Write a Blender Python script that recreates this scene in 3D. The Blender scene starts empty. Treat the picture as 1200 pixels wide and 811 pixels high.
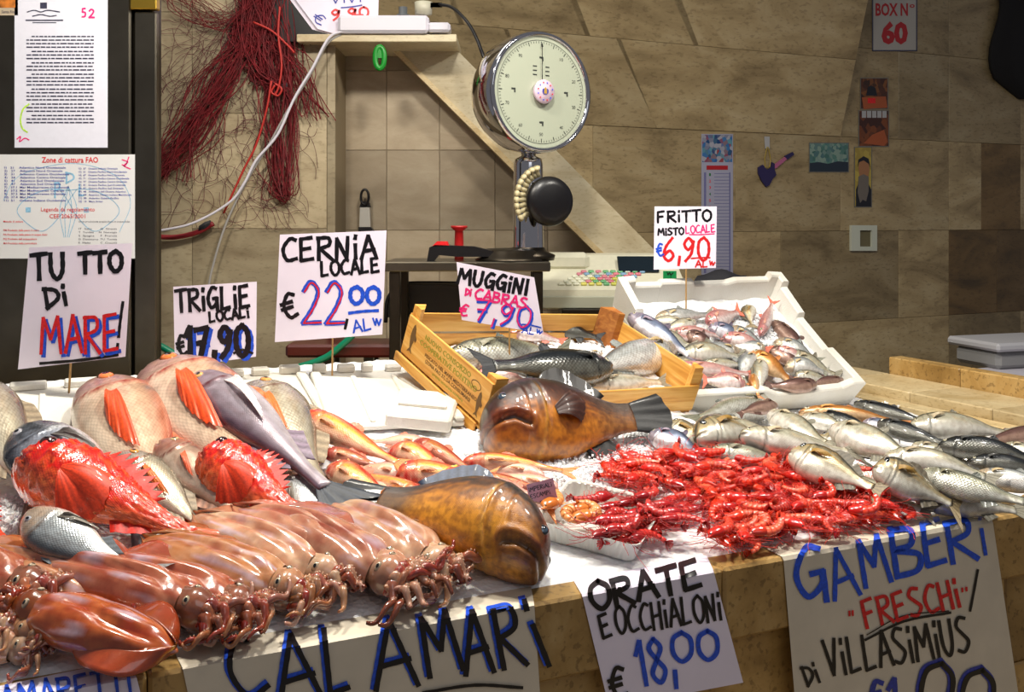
import bpy, bmesh, math, random
import numpy as np
from mathutils import Vector, Matrix, noise as mnoise

scene = bpy.context.scene
COL = scene.collection
random.seed(7)
rng = np.random.RandomState(11)

# ------------------------------------------------------------------ camera
FPX, HOR, EYE = 1150.0, 255.0, 1.6
cd = bpy.data.cameras.new('camera'); cam = bpy.data.objects.new('camera', cd); COL.objects.link(cam)
cam.location = (0, 0, EYE); cam.rotation_euler = (math.pi/2, 0, 0)
cd.sensor_width = 36; cd.lens = 36*FPX/1200; cd.shift_y = -(405.5-HOR)/1200
cd.clip_start = .05; cd.clip_end = 60
scene.camera = cam
# ------------------------------------------------------------------ world, lights, exposure
world = bpy.data.worlds.new('world'); scene.world = world; world.use_nodes = True
world.node_tree.nodes['Background'].inputs[0].default_value = (.95, .93, 1.0, 1)
world.node_tree.nodes['Background'].inputs[1].default_value = .13
def area(name, loc, target, size, power, col, sy=None):
    l = bpy.data.lights.new(name, 'AREA'); l.energy = power; l.color = col; l.size = size
    if sy: l.shape = 'RECTANGLE'; l.size_y = sy
    o = bpy.data.objects.new(name, l); COL.objects.link(o); o.location = loc
    d = Vector(target)-Vector(loc); o.rotation_euler = d.to_track_quat('-Z', 'Y').to_euler()
    return o
area('stall_lamp', (-.85, 2.25, 3.15), (-.75, 2.5, 1), .22, 30, (1, .93, .80))
area('stall_lamp', (.1, 2.3, 3.2), (0, 2.55, 1), .22, 38, (1, .95, .86))
area('stall_lamp', (1.3, 2.6, 3.2), (1.15, 2.75, 1), .22, 30, (1, .94, .84))
area('hall_light', (1.5, -1.2, 4.2), (.5, 3, 1), 2.2, 13, (.93, .96, 1))
area('hall_light', (-1.0, 3.6, 4.3), (.3, 5.2, 1.6), 1.2, 13, (1, .93, .80))
scene.view_settings.view_transform = 'Standard'; scene.view_settings.look = 'None'
scene.view_settings.exposure = 0.35; scene.view_settings.gamma = 1
scene.view_settings.use_curve_mapping = False

# ------------------------------------------------------------------ placing helpers (world metres)
P0 = np.array([0, 1.773, .9])                       # a point on the counter's front edge
D1 = np.array([.907, .421, 0]); D2 = np.array([-.421, .907, 0]); UP = np.array([0, 0, 1.])
def ST(s, t, z): return P0*np.array([1, 1, 0]) + D1*s + D2*t + np.array([0, 0, z])
def ray(px, py): return np.array([(px-600)/FPX, 1., -(py-HOR)/FPX])
def W(px, py, Y): return np.array([0, 0, EYE]) + ray(px, py)*Y
def st(x, y):
    return .907*x+.421*(y-1.773), -.421*x+.907*(y-1.773)
def sstep(a, b, x):
    x = min(1, max(0, (x-a)/(b-a))); return x*x*(3-2*x)
def bedz(x, y):
    s, t = st(x, y)
    k = .18 + (.045-.18)*sstep(.65, 1.35, s)
    return .9 + k*max(t-.02, 0)
def hit(px, py, lift=0., surf=bedz):
    r = ray(px, py); Y = 1.; prev = 1.
    while Y < 7:
        p = r*Y; z = EYE+p[2]
        if z <= surf(p[0], Y)+lift: break
        prev = Y; Y += .02
    lo, hi = prev, Y
    for _ in range(14):
        m = (lo+hi)/2; p = r*m
        if EYE+p[2] <= surf(p[0], m)+lift: hi = m
        else: lo = m
    return np.array([0, 0, EYE])+r*hi
def rplane(px, py, p, n):
    r = ray(px, py); o = np.array([0, 0, EYE])
    return o + r*(np.dot(p-o, n)/np.dot(r, n))
def nrm(v): v = np.asarray(v, float); return v/max(1e-9, np.linalg.norm(v))
def lin(c):
    if isinstance(c, str): c = [int(c[i:i+2], 16)/255 for i in (0, 2, 4)]
    return np.array([(x/12.92 if x <= .04045 else ((x+.055)/1.055)**2.4) for x in c])
def cr(pts, n=6):
    pts = [np.asarray(p, float) for p in pts]
    if len(pts) < 3: return pts
    P = [2*pts[0]-pts[1]]+pts+[2*pts[-1]-pts[-2]]; out = []
    for i in range(1, len(P)-2):
        a, b, c, d = P[i-1:i+3]
        for k in range(n):
            t = k/n
            out.append(.5*((2*b)+(-a+c)*t+(2*a-5*b+4*c-d)*t*t+(-a+3*b-3*c+d)*t**3))
    out.append(pts[-1]); return out
def curve(pts, x):
    """smooth interpolation through control points (u, value)"""
    px = np.array([p[0] for p in pts]); py = np.array([p[1] for p in pts])
    m = np.gradient(py, px); x = np.clip(x, px[0], px[-1])
    i = np.clip(np.searchsorted(px, x, side='right')-1, 0, len(px)-2)
    h = px[i+1]-px[i]; t = (x-px[i])/h
    sl = (py[i+1]-py[i])/h
    m0 = np.clip(m[i], -np.abs(3*sl), np.abs(3*sl)); m1 = np.clip(m[i+1], -np.abs(3*sl), np.abs(3*sl))
    return (2*t**3-3*t**2+1)*py[i]+(t**3-2*t**2+t)*h*m0+(-2*t**3+3*t**2)*py[i+1]+(t**3-t**2)*h*m1

# ------------------------------------------------------------------ mesh builder
class MB:
    def __init__(s): s.v = []; s.f = []; s.c = []; s.m = []; s.uv = []
    def add(s, v, f, col=(.8, .8, .8), mi=0, uv=None):
        b = sum(len(a) for a in s.v); v = np.asarray(v, float).reshape(-1, 3)
        s.v.append(v); s.f += [tuple(i+b for i in q) for q in f]
        c = np.asarray(col, float)
        s.c.append(np.tile(c[:3], (len(v), 1)) if c.ndim == 1 else c)
        s.m += [mi]*len(f)
        s.uv.append(np.zeros((len(v), 2)) if uv is None else np.asarray(uv, float))
        return s
    def grid(s, P, col=(.8, .8, .8), mi=0, wrapj=False, wrapi=False, uv=None):
        P = np.asarray(P, float); n, m = P.shape[:2]; f = []
        for i in range(n if wrapi else n-1):
            for j in range(m if wrapj else m-1):
                a, b = i*m+j, i*m+(j+1) % m; c, d = ((i+1) % n)*m+(j+1) % m, ((i+1) % n)*m+j
                f.append((a, b, c, d))
        c = np.asarray(col, float); c = c.reshape(-1, 3) if c.ndim == 3 else c
        return s.add(P.reshape(-1, 3), f, c, mi, None if uv is None else np.asarray(uv).reshape(-1, 2))
    def tube(s, pts, r, n=8, col=(.8, .8, .8), mi=0, cap=True, flat=1.0):
        pts = [np.asarray(p, float) for p in pts]; k = len(pts)
        rr = [r]*k if np.isscalar(r) else list(r)
        t = nrm(pts[1]-pts[0]); a = np.array([0, 0, 1.]) if abs(t[2]) < .9 else np.array([1., 0, 0])
        n1 = nrm(np.cross(t, a)); P = []
        for i in range(k):
            t = nrm(pts[min(i+1, k-1)]-pts[max(i-1, 0)])
            n1 = nrm(n1-t*np.dot(n1, t)); n2 = np.cross(t, n1)
            P.append([pts[i]+rr[i]*(math.cos(q)*n1+flat*math.sin(q)*n2) for q in [2*math.pi*j/n for j in range(n)]])
        c = np.asarray(col, float)
        if c.ndim == 2: c = np.repeat(c[:, None, :], n, 1)
        b = sum(len(a) for a in s.v)
        s.grid(P, c, mi, wrapj=True)
        if cap:
            s.f.append(tuple(b+j for j in range(n))[::-1]); s.m.append(mi)
            s.f.append(tuple(b+(k-1)*n+j for j in range(n))); s.m.append(mi)
        return s
    def box(s, a, b, c=.0, col=(.8, .8, .8), mi=0, fr=None):
        a = np.minimum(a, b); b2 = np.maximum(a, b); ctr = (a+b2)/2; h = (b2-a)/2
        c = min(c, min(h)*.9)
        if c <= 0:
            v = [(x, y, z) for x in (-1, 1) for y in (-1, 1) for z in (-1, 1)]
            v = np.array(v)*h+ctr
            f = [(0, 1, 3, 2), (4, 6, 7, 5), (0, 4, 5, 1), (2, 3, 7, 6), (0, 2, 6, 4), (1, 5, 7, 3)]
        else:
            v = []; idx = {}
            for x in (-1, 1):
                for y in (-1, 1):
                    for z in (-1, 1):
                        for ax in range(3):
                            q = np.array([x, y, z])*(h-c); q[ax] = (x, y, z)[ax]*h[ax]
                            idx[(x, y, z, ax)] = len(v); v.append(q+ctr)
            f = []
            for ax in range(3):
                o = [k for k in range(3) if k != ax]
                for sg in (-1, 1):
                    q = []
                    for (i, j) in ((-1, -1), (1, -1), (1, 1), (-1, 1)):
                        k = [0, 0, 0]; k[ax] = sg; k[o[0]] = i; k[o[1]] = j; q.append(idx[(*k, ax)])
                    f.append(tuple(q))
                for i in (-1, 1):
                    for j in (-1, 1):
                        k0 = [0, 0, 0]; k0[ax] = -1; k0[o[0]] = i; k0[o[1]] = j
                        k1 = list(k0); k1[ax] = 1
                        f.append((idx[(*k0, o[0])], idx[(*k1, o[0])], idx[(*k1, o[1])], idx[(*k0, o[1])]))
            for x in (-1, 1):
                for y in (-1, 1):
                    for z in (-1, 1): f.append(tuple(idx[(x, y, z, k)] for k in range(3)))
            v = np.array(v)
        if fr is not None:
            o, X, Y, Z = fr; v = np.asarray(o)+v[:, :1]*np.asarray(X)+v[:, 1:2]*np.asarray(Y)+v[:, 2:3]*np.asarray(Z)
        return s.add(v, f, col, mi)
    def lathe(s, prof, n=32, col=(.8, .8, .8), mi=0, fr=None, a0=0, a1=2*math.pi):
        full = abs(a1-a0-2*math.pi) < 1e-6
        P = [[(r*math.cos(a0+(a1-a0)*j/(n if full else n-1)), r*math.sin(a0+(a1-a0)*j/(n if full else n-1)), z) for j in range(n)] for r, z in prof]
        P = np.array(P)
        if fr is not None:
            o, X, Y, Z = fr; P = np.asarray(o)+P[..., :1]*np.asarray(X)+P[..., 1:2]*np.asarray(Y)+P[..., 2:3]*np.asarray(Z)
        return s.grid(P, col, mi, wrapj=full)
    def poly(s, pts, n, th, col=(.8, .8, .8), mi=0):
        """prism: outline pts (world), extruded by th along -n"""
        pts = np.asarray(pts, float); k = len(pts); n = np.asarray(n, float)
        v = np.concatenate([pts, pts-n*th]); f = [tuple(range(k)), tuple(range(2*k-1, k-1, -1))]
        f += [(i, i+k, (i+1) % k+k, (i+1) % k) for i in range(k)]
        return s.add(v, f, col, mi)
    def mesh(s, name, mats, smooth=True, fix=True):
        me = bpy.data.meshes.new(name); v = np.concatenate(s.v)
        me.from_pydata(v.tolist(), [], s.f)
        for m in (mats if isinstance(mats, (list, tuple)) else [mats]): me.materials.append(m)
        if len(me.materials) > 1: me.polygons.foreach_set('material_index', s.m)
        ca = me.color_attributes.new('Col', 'FLOAT_COLOR', 'POINT')
        c = np.ones((len(v), 4)); c[:, :3] = np.concatenate(s.c); ca.data.foreach_set('color', c.ravel())
        uv = np.concatenate(s.uv)
        if np.any(uv):
            l = me.uv_layers.new(name='UVMap'); vi = np.zeros(len(me.loops), int); me.loops.foreach_get('vertex_index', vi)
            l.data.foreach_set('uv', uv[vi].ravel())
        if fix:
            bm = bmesh.new(); bm.from_mesh(me); bmesh.ops.recalc_face_normals(bm, faces=bm.faces); bm.to_mesh(me); bm.free()
        if smooth: me.polygons.foreach_set('use_smooth', [True]*len(me.polygons))
        me.update(); return me
def link(name, me, parent=None, loc=None, mw=None):
    o = bpy.data.objects.new(name, me); COL.objects.link(o)
    if parent is not None: o.parent = parent
    if mw is not None: o.matrix_world = mw if parent is None else mw
    if loc is not None: o.location = loc
    return o
def part(name, mb, mats, parent, smooth=False, kind=None, label=None):
    o = link(name, mb.mesh(name, mats, smooth), parent)
    if parent is not None and parent.type == 'EMPTY':
        o.matrix_parent_inverse = Matrix.Translation(-parent.location)
    if kind: o['kind'] = kind
    if label: o['label'] = label
    return o
def subpart(name, mb, mats, par, smooth=False, label=None):
    o = link(name, mb.mesh(name, mats, smooth), par)
    if label: o['label'] = label
    return o
def tag(o, label, cat, group=None, kind=None):
    o['label'] = label; o['category'] = cat
    if group: o['group'] = group
    if kind: o['kind'] = kind
    return o
def thing(name, label, cat, loc, group=None):
    o = bpy.data.objects.new(name, None); o.empty_display_size = .05; COL.objects.link(o)
    o.location = tuple(float(x) for x in loc); return tag(o, label, cat, group)
def struct(name):
    o = bpy.data.objects.new(name, None); COL.objects.link(o); o['kind'] = 'structure'; return o

# ------------------------------------------------------------------ materials
def newmat(name):
    m = bpy.data.materials.new(name); m.use_nodes = True
    nt = m.node_tree; return m, nt, nt.nodes['Principled BSDF']
def N(nt, t, **k):
    n = nt.nodes.new('ShaderNode'+t)
    for a, b in k.items(): setattr(n, a, b)
    return n
def mix(nt, f, a, b, bt='MIX'):
    n = nt.nodes.new('ShaderNodeMix'); n.data_type = 'RGBA'; n.blend_type = bt
    for i, x in ((0, f), (6, a), (7, b)):
        if hasattr(x, 'links'): nt.links.new(x, n.inputs[i])
        elif i == 0: n.inputs[0].default_value = x
        else: n.inputs[i].default_value = (*x[:3], 1)
    return n.outputs[2]
def ramp(nt, x, stops):
    n = nt.nodes.new('ShaderNodeValToRGB'); nt.links.new(x, n.inputs[0])
    while len(n.color_ramp.elements) < len(stops): n.color_ramp.elements.new(.5)
    for e, (p, c) in zip(n.color_ramp.elements, stops):
        e.position = p; e.color = (*(c if not np.isscalar(c) else (c, c, c)), 1)
    return n.outputs[0]
def math1(nt, op, a, b=0., c=None):
    n = nt.nodes.new('ShaderNodeMath'); n.operation = op
    for i, x in enumerate((a, b) if c is None else (a, b, c)):
        if hasattr(x, 'links'): nt.links.new(x, n.inputs[i])
        else: n.inputs[i].default_value = x
    return n.outputs[0]
def bump(nt, bs, h, strength=.3, dist=.002):
    b = N(nt, 'Bump'); b.inputs['Strength'].default_value = strength; b.inputs['Distance'].default_value = dist
    nt.links.new(h, b.inputs['Height']); nt.links.new(b.outputs[0], bs.inputs['Normal']); return b
def simple(name, col, rough=.5, metal=0., spec=.5, coat=0., grain=0., gs=60, bmp=0., trans=0.):
    m, nt, bs = newmat(name); c = lin(col)
    bs.inputs['Roughness'].default_value = rough; bs.inputs['Metallic'].default_value = metal
    bs.inputs['Specular IOR Level'].default_value = spec; bs.inputs['Coat Weight'].default_value = coat
    bs.inputs['Transmission Weight'].default_value = trans
    tc = N(nt, 'TexCoord'); nz = N(nt, 'TexNoise'); nz.inputs['Scale'].default_value = gs; nz.inputs['Detail'].default_value = 4
    nt.links.new(tc.outputs['Object'], nz.inputs[0])
    col = mix(nt, ramp(nt, nz.outputs[0], [(.3, 0.), (.7, 1.)]), c*(1-grain), np.minimum(c*(1+grain), 1))
    nt.links.new(col, bs.inputs['Base Color'])
    if bmp: bump(nt, bs, nz.outputs[0], bmp)
    return m
def marble(name, cols, scale=3., rough=.45, pits=.3, vein=(1, 1, 2.5)):
    m, nt, bs = newmat(name); tc = N(nt, 'TexCoord'); oi = N(nt, 'ObjectInfo'); mp = N(nt, 'Mapping')
    mp.inputs['Scale'].default_value = vein; nt.links.new(tc.outputs['Object'], mp.inputs[0])
    off = N(nt, 'VectorMath', operation='ADD'); cb = N(nt, 'CombineXYZ')
    sc = math1(nt, 'MULTIPLY', oi.outputs['Random'], 37.)
    for i in range(3): nt.links.new(sc, cb.inputs[i])
    nt.links.new(mp.outputs[0], off.inputs[0]); nt.links.new(cb.outputs[0], off.inputs[1])
    n1 = N(nt, 'TexNoise'); n1.inputs['Scale'].default_value = scale; n1.inputs['Detail'].default_value = 9; n1.inputs['Roughness'].default_value = .62
    n1.inputs['Distortion'].default_value = .7
    nt.links.new(off.outputs[0], n1.inputs[0])
    c = ramp(nt, n1.outputs[0], [(.3, lin(cols[0])), (.5, lin(cols[1])), (.72, lin(cols[2]))])
    n2 = N(nt, 'TexNoise'); n2.inputs['Scale'].default_value = scale*14; n2.inputs['Detail'].default_value = 5
    nt.links.new(off.outputs[0], n2.inputs[0])
    c = mix(nt, ramp(nt, n2.outputs[0], [(.36, pits), (.44, 0.)]), c, lin(cols[3]))
    tint = math1(nt, 'MULTIPLY_ADD', oi.outputs['Random'], .5, .72)
    cc = N(nt, 'CombineColor')
    for i in range(3): nt.links.new(tint, cc.inputs[i])
    c = mix(nt, 1., c, cc.outputs[0], 'MULTIPLY')
    nt.links.new(c, bs.inputs['Base Color']); bs.inputs['Roughness'].default_value = rough
    bump(nt, bs, n2.outputs[0], .12, .002); return m
MWALL = marble('wall_travertine', ('7a6848', 'a08c66', 'b3a27e', '5a4a30'), 2.2, .38, .35)
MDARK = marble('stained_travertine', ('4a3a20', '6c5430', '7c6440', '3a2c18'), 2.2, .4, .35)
MSIDE = marble('pale_travertine', ('8c7c62', 'a8997c', 'b8aa8c', '6a5a40'), 2.5, .4, .3)
MSTR = marble('stair_marble', ('b8a582', 'd2c4a2', 'e0d6ba', '94805a'), 3., .3, .25)
MTILE = marble('beige_tile', ('9a8a72', 'a89880', 'b4a68e', '8a7a64'), 4., .35, .1)
MCNT = marble('counter_travertine', ('8a6a38', 'b08c52', 'c8a870', '5c4220'), 5., .35, .5, (1, 1, 1))
MLEDGE = marble('ledge_stone', ('b49a68', 'cab488', 'd8c69c', '8c7040'), 4., .4, .4)
GROUT = simple('grout', '8c7c60', .9)
PAPER = simple('sign_paper', 'efe6f6', .6, grain=.03, gs=9)
KRAFT = simple('kraft_paper', 'd8cdb8', .55, grain=.06, gs=14, bmp=.05)
PRINTP = simple('print_paper', 'dcdce8', .45, grain=.02)
BLACK = simple('black_ink', '0c0a10', .35, grain=.2, gs=200)
def ink(name, c): return simple(name, c, .4, grain=.25, gs=150)
BLUE = ink('blue_ink', '1c50d0'); RED = ink('red_ink', 'd81c20'); PINK = ink('pink_ink', 'f02878'); GREY = ink('grey_ink', '3c3c50')
NAVY = ink('navy_ink', '2c3aa0'); SKYB = ink('pale_blue_ink', '8cbcd8'); LIME = ink('lime_ink', 'b4e040')
STEEL = simple('brushed_steel', '6a6458', .32, 1., grain=.15, gs=8)
DSTEEL = simple('dark_steel', '3a342c', .35, .9, grain=.2, gs=8)
CHROME = simple('chrome', 'd0d0d4', .06, 1.)
BLK = simple('black_plastic', '0e0c0e', .35)
WPL = simple('white_plastic', 'd6d2dc', .35)
CPL = simple('cream_plastic', 'd2cfb8', .4, grain=.03)
WOODM = None
def woodmat(name, c, sc=(2.2, 30, 30)):
    m, nt, bs = newmat(name); tc = N(nt, 'TexCoord'); mp = N(nt, 'Mapping'); oi = N(nt, 'ObjectInfo')
    mp.inputs['Scale'].default_value = sc; nt.links.new(tc.outputs['Object'], mp.inputs[0])
    off = N(nt, 'VectorMath', operation='ADD'); nt.links.new(mp.outputs[0], off.inputs[0])
    cb = N(nt, 'CombineXYZ'); nt.links.new(math1(nt, 'MULTIPLY', oi.outputs['Random'], 50.), cb.inputs[1]); nt.links.new(cb.outputs[0], off.inputs[1])
    n1 = N(nt, 'TexNoise'); n1.inputs['Scale'].default_value = 1.5; n1.inputs['Detail'].default_value = 6; n1.inputs['Distortion'].default_value = 1.2
    nt.links.new(off.outputs[0], n1.inputs[0])
    c = ramp(nt, n1.outputs[0], [(.25, lin(c[0])), (.5, lin(c[1])), (.75, lin(c[2]))])
    nt.links.new(c, bs.inputs['Base Color']); bs.inputs['Roughness'].default_value = .5; bump(nt, bs, n1.outputs[0], .25, .001)
    return m
WOOD = woodmat('poplar_wood', ('c07c28', 'dca046', 'ecbe6c')); WOODY = woodmat('poplar_wood_cross', ('c07c28', 'dca046', 'ecbe6c'), (30, 2.2, 30)); WOOD2 = woodmat('aged_wood', ('8a4a18', 'b06a28', 'c88a40'))
STICK = simple('skewer_wood', 'b08850', .6, grain=.1)
def foam_mat():
    m, nt, bs = newmat('polystyrene'); tc = N(nt, 'TexCoord'); v = N(nt, 'TexVoronoi'); v.inputs['Scale'].default_value = 220
    nt.links.new(tc.outputs['Object'], v.inputs[0]); nz = N(nt, 'TexNoise'); nz.inputs['Scale'].default_value = 5; nz.inputs['Detail'].default_value = 5
    nt.links.new(tc.outputs['Object'], nz.inputs[0])
    c = mix(nt, ramp(nt, nz.outputs[0], [(.45, 0.), (.75, 1.)]), lin('e2dfd6'), lin('cfc8b8'))
    nt.links.new(c, bs.inputs['Base Color']); bs.inputs['Roughness'].default_value = .55
    bump(nt, bs, v.outputs[0], .25, .002); return m
FOAM = foam_mat()
def ice_mat():
    m, nt, bs = newmat('crushed_ice'); tc = N(nt, 'TexCoord'); v = N(nt, 'TexVoronoi'); v.inputs['Scale'].default_value = 95
    nt.links.new(tc.outputs['Object'], v.inputs[0]); n = N(nt, 'TexNoise'); n.inputs['Scale'].default_value = 40; n.inputs['Detail'].default_value = 6
    nt.links.new(tc.outputs['Object'], n.inputs[0])
    bs.inputs['Base Color'].default_value = (.95, .96, .97, 1); bs.inputs['Roughness'].default_value = .25
    bs.inputs['Subsurface Weight'].default_value = .25; bs.inputs['Subsurface Radius'].default_value = (.02, .02, .025); bs.inputs['Subsurface Scale'].default_value = .5
    h = math1(nt, 'ADD', v.outputs[0], n.outputs[0]); bump(nt, bs, h, .5, .004); return m
ICE = ice_mat()
m_, nt_, bs_ = newmat('ice_chip'); bs_.inputs['Base Color'].default_value = (.95, .96, .97, 1); bs_.inputs['Roughness'].default_value = .12
bs_.inputs['Transmission Weight'].default_value = .12; bs_.inputs['IOR'].default_value = 1.31; CHIP = m_
def skin(name, scales=0., sc_str=.3, rough=.25, metal=0., coat=.5, sss=0., rnd=.25, nb=.0, nscale=60, mott=.0, spec=.5):
    """wet skin: vertex colour + scale relief from the UV map (metres-like) + per-object tone"""
    m, nt, bs = newmat(name); at = N(nt, 'VertexColor'); at.layer_name = 'Col'; c = at.outputs[0]
    oi = N(nt, 'ObjectInfo'); uv = N(nt, 'UVMap'); tc = N(nt, 'TexCoord')
    k = math1(nt, 'MULTIPLY_ADD', oi.outputs['Random'], rnd, 1-rnd/2)
    cc = N(nt, 'CombineColor')
    for i in range(3): nt.links.new(k, cc.inputs[i])
    c = mix(nt, 1., c, cc.outputs[0], 'MULTIPLY')
    hgt = None
    if scales:
        mp = N(nt, 'Mapping'); mp.inputs['Scale'].default_value = (scales*1.5, scales*1.7, 1); mp.inputs['Rotation'].default_value = (0, 0, .785); nt.links.new(uv.outputs[0], mp.inputs[0])
        v = N(nt, 'TexVoronoi'); v.inputs['Scale'].default_value = 1; v.inputs['Randomness'].default_value = .22
        nt.links.new(mp.outputs[0], v.inputs[0]); hgt = v.outputs[0]
        c = mix(nt, ramp(nt, v.outputs[0], [(.35, 0.), (.8, .8*min(1, sc_str*1.6))]), c, lin('8a7460'), 'MULTIPLY')
    n = N(nt, 'TexNoise'); n.inputs['Scale'].default_value = nscale; n.inputs['Detail'].default_value = 5; nt.links.new(tc.outputs['Object'], n.inputs[0])
    if mott: c = mix(nt, ramp(nt, n.outputs[0], [(.42, 0.), (.62, mott)]), c, (.35, .25, .2), 'MULTIPLY')
    nt.links.new(c, bs.inputs['Base Color'])
    if nb:
        hgt = n.outputs[0] if hgt is None else math1(nt, 'ADD', hgt, math1(nt, 'MULTIPLY', n.outputs[0], nb))
    if hgt is not None: bump(nt, bs, hgt, sc_str if scales else nb, .0018)
    bs.inputs['Roughness'].default_value = rough; bs.inputs['Metallic'].default_value = metal
    bs.inputs['Coat Weight'].default_value = coat; bs.inputs['Coat Roughness'].default_value = .06; bs.inputs['Specular IOR Level'].default_value = spec
    if sss:
        bs.inputs['Subsurface Weight'].default_value = sss; bs.inputs['Subsurface Radius'].default_value = (.02, .008, .005); bs.inputs['Subsurface Scale'].default_value = .6
    return m
# ------------------------------------------------------------------ fish
S_RED = skin('red_bream_skin', 46, .3, .3, .15, .5, nb=.35, nscale=24, mott=.3)
S_SIL = skin('silver_bream_skin', 40, .35, .25, .45, .5, nb=.35, nscale=24, mott=.3)
S_SMO = skin('smooth_silver_skin', 75, .16, .28, .3, .5, nb=.35, nscale=24, mott=.3)
S_MUL = skin('mullet_skin', 36, .5, .26, .35, .5, rnd=.3, nb=.35, nscale=24, mott=.3)
S_PALE = skin('pale_belly_skin', 48, .22, .26, .25, .6, rnd=.2, nb=.35, nscale=24, mott=.3)
S_SCO = skin('scorpionfish_skin', 60, .3, .22, 0, .7, nb=.9, nscale=40, mott=.4)
S_GOAT = skin('red_mullet_skin', 42, .35, .25, .1, .7)
S_GRP = skin('grouper_skin', 110, .3, .36, 0, .4, nb=.7, nscale=34, mott=.6, rnd=.05)
FINM = skin('fin_membrane', 0, 0, .5, 0, .15, nb=.2, nscale=90, mott=.3)
EYEM = skin('wet_eye', 0, 0, .08, 0, 1., rnd=0)
def fbm(x, y, s=1.): return (np.sin(x*7.1*s+1.3*np.sin(y*5.3*s))+np.sin(y*9.7*s+1.7*np.sin(x*6.1*s+2))+np.sin((x+y)*17*s+np.sin(x*23*s)))/3
def blend(a, b, t): t = np.clip(t, 0, 1)[..., None]; return a*(1-t)+b*t
def smo(a, b, x): t = np.clip((x-a)/(b-a), 0, 1); return t*t*(3-2*t)
def line_d(pts, x, y):
    d = np.full(x.shape, 9.)
    for (a, b), (c, e) in zip(pts[:-1], pts[1:]):
        vx, vy = c-a, e-b; t = np.clip(((x-a)*vx+(y-b)*vy)/(vx*vx+vy*vy), 0, 1)
        d = np.minimum(d, np.hypot(x-a-t*vx, y-b-t*vy))
    return d
class Sp: pass
def species(**k):
    s = Sp(); s.__dict__.update(dict(pw=1., nu=72, nt=40, mouth=None, gill=.26, eye=(.1, .35, .028), mg=.012, lips=0., jaw=None, spiny=0., tail=(.16, .16, .45), dors=(.32, .8, .05), anal=(.62, .8, .045),
        pect=(.3, -.15, .2, .07, 25), bumpy=0., iris='d8b860', fcol='808080', tcol=None, dcol=None, pcol=None)); s.__dict__.update(k); return s
SPEC = {}
def bream_col(back, flank, belly, face, gl, spot=None, warm=None):
    back, flank, belly, face, gl = map(lin, (back, flank, belly, face, gl))
    def f(u, v, z):
        c = blend(belly, flank, smo(-.95, -.1, v)); c = blend(c, back, smo(.25, .95, v+.15*fbm(u, v)))
        hd = 1-smo(.2, .26, u+.05*v*v); c = blend(c, face, hd*(.85+.3*fbm(u*3, v*3))); c = blend(c, face*.5, .7*np.exp(-((v+.25+1.5*(u-.1))/.1)**2)*(1-smo(.1, .15, u)))
        if warm is not None: c = blend(c, lin(warm), .5*np.clip(fbm(u*2.3+2, v*1.4), 0, 1))
        c = blend(c, gl, np.exp(-((u-.25+.05*v*v)/.008)**2)); c = blend(c, face*.8, .6*np.exp(-((u-.17+.05*v*v)/.01)**2)); c = blend(c, gl, .6*np.exp(-((v-.97)/.05)**2)*smo(.25, .35, u)) if warm is not None else c
        if spot is not None: c = blend(c, lin(spot), np.exp(-((u-.3)/.025)**2-((v-.75)/.18)**2)*.8)
        return c*(1+.08*fbm(u*5, v*4))[..., None]
    return f
def mk(name, **k): SPEC[name] = species(**k)
mk('red_bream', top=[(0, .0), (.03, .075), (.1, .155), (.2, .21), (.35, .225), (.55, .17), (.75, .075), (.86, .035), (1, .03)],
   bot=[(0, -.04), (.05, -.085), (.15, -.135), (.3, -.17), (.5, -.155), (.7, -.075), (.86, -.035), (1, -.03)],
   wid=[(0, .03), (.08, .07), (.22, .095), (.4, .09), (.65, .045), (.86, .014), (1, .008)], mouth=[(0, -.02), (.07, -.06)], eye=(.12, .12, .036), iris='f08040',
   col=bream_col('c87a5c', 'e8c8a8', 'f0dcc4', 'c89894', 'a82820', spot='505050', warm='e8b090'), pect=(.3, -.05, .3, .09, -18), pcol='f0501c', tcol='d86a48', dcol='e07850', mat=S_RED)
mk('pale_bream', top=SPEC['red_bream'].top, bot=SPEC['red_bream'].bot, wid=SPEC['red_bream'].wid, mouth=[(0, -.02), (.07, -.06)], eye=(.13, .4, .034), iris='e0a050',
   col=bream_col('8c8474', 'd8d0b8', 'ece6d6', 'c8bcb0', '7c5040', warm='d8b88c'), pect=(.3, -.05, .28, .06, -15), pcol='d8702c', tcol='a89880', dcol='a09078', mat=S_SIL)
mk('grey_bream', top=SPEC['red_bream'].top, bot=SPEC['red_bream'].bot, wid=SPEC['red_bream'].wid, mouth=[(0, -.02), (.06, -.05)], eye=(.12, .3, .026), iris='a8a8b0',
   col=bream_col('2c3440', 'b0b8c8', 'f0f0f0', '4c5058', '30343c'), pect=(.3, -.3, .3, .05, -25), pcol='706c68', tcol='505058', dcol='404450', mat=S_SIL)
mk('white_bream', top=SPEC['red_bream'].top, bot=SPEC['red_bream'].bot, wid=SPEC['red_bream'].wid, mouth=[(0, -.02), (.06, -.05)], eye=(.12, .3, .026), iris='a8a8b0',
   col=bream_col('5c6870', 'c4ccd0', 'f4f2ea', 'e0c4a8', '9c8878', warm=None), pect=(.3, -.45, .26, .06, -30), pcol='80786c', tcol='808080', dcol='606870', mat=S_SIL)
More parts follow.
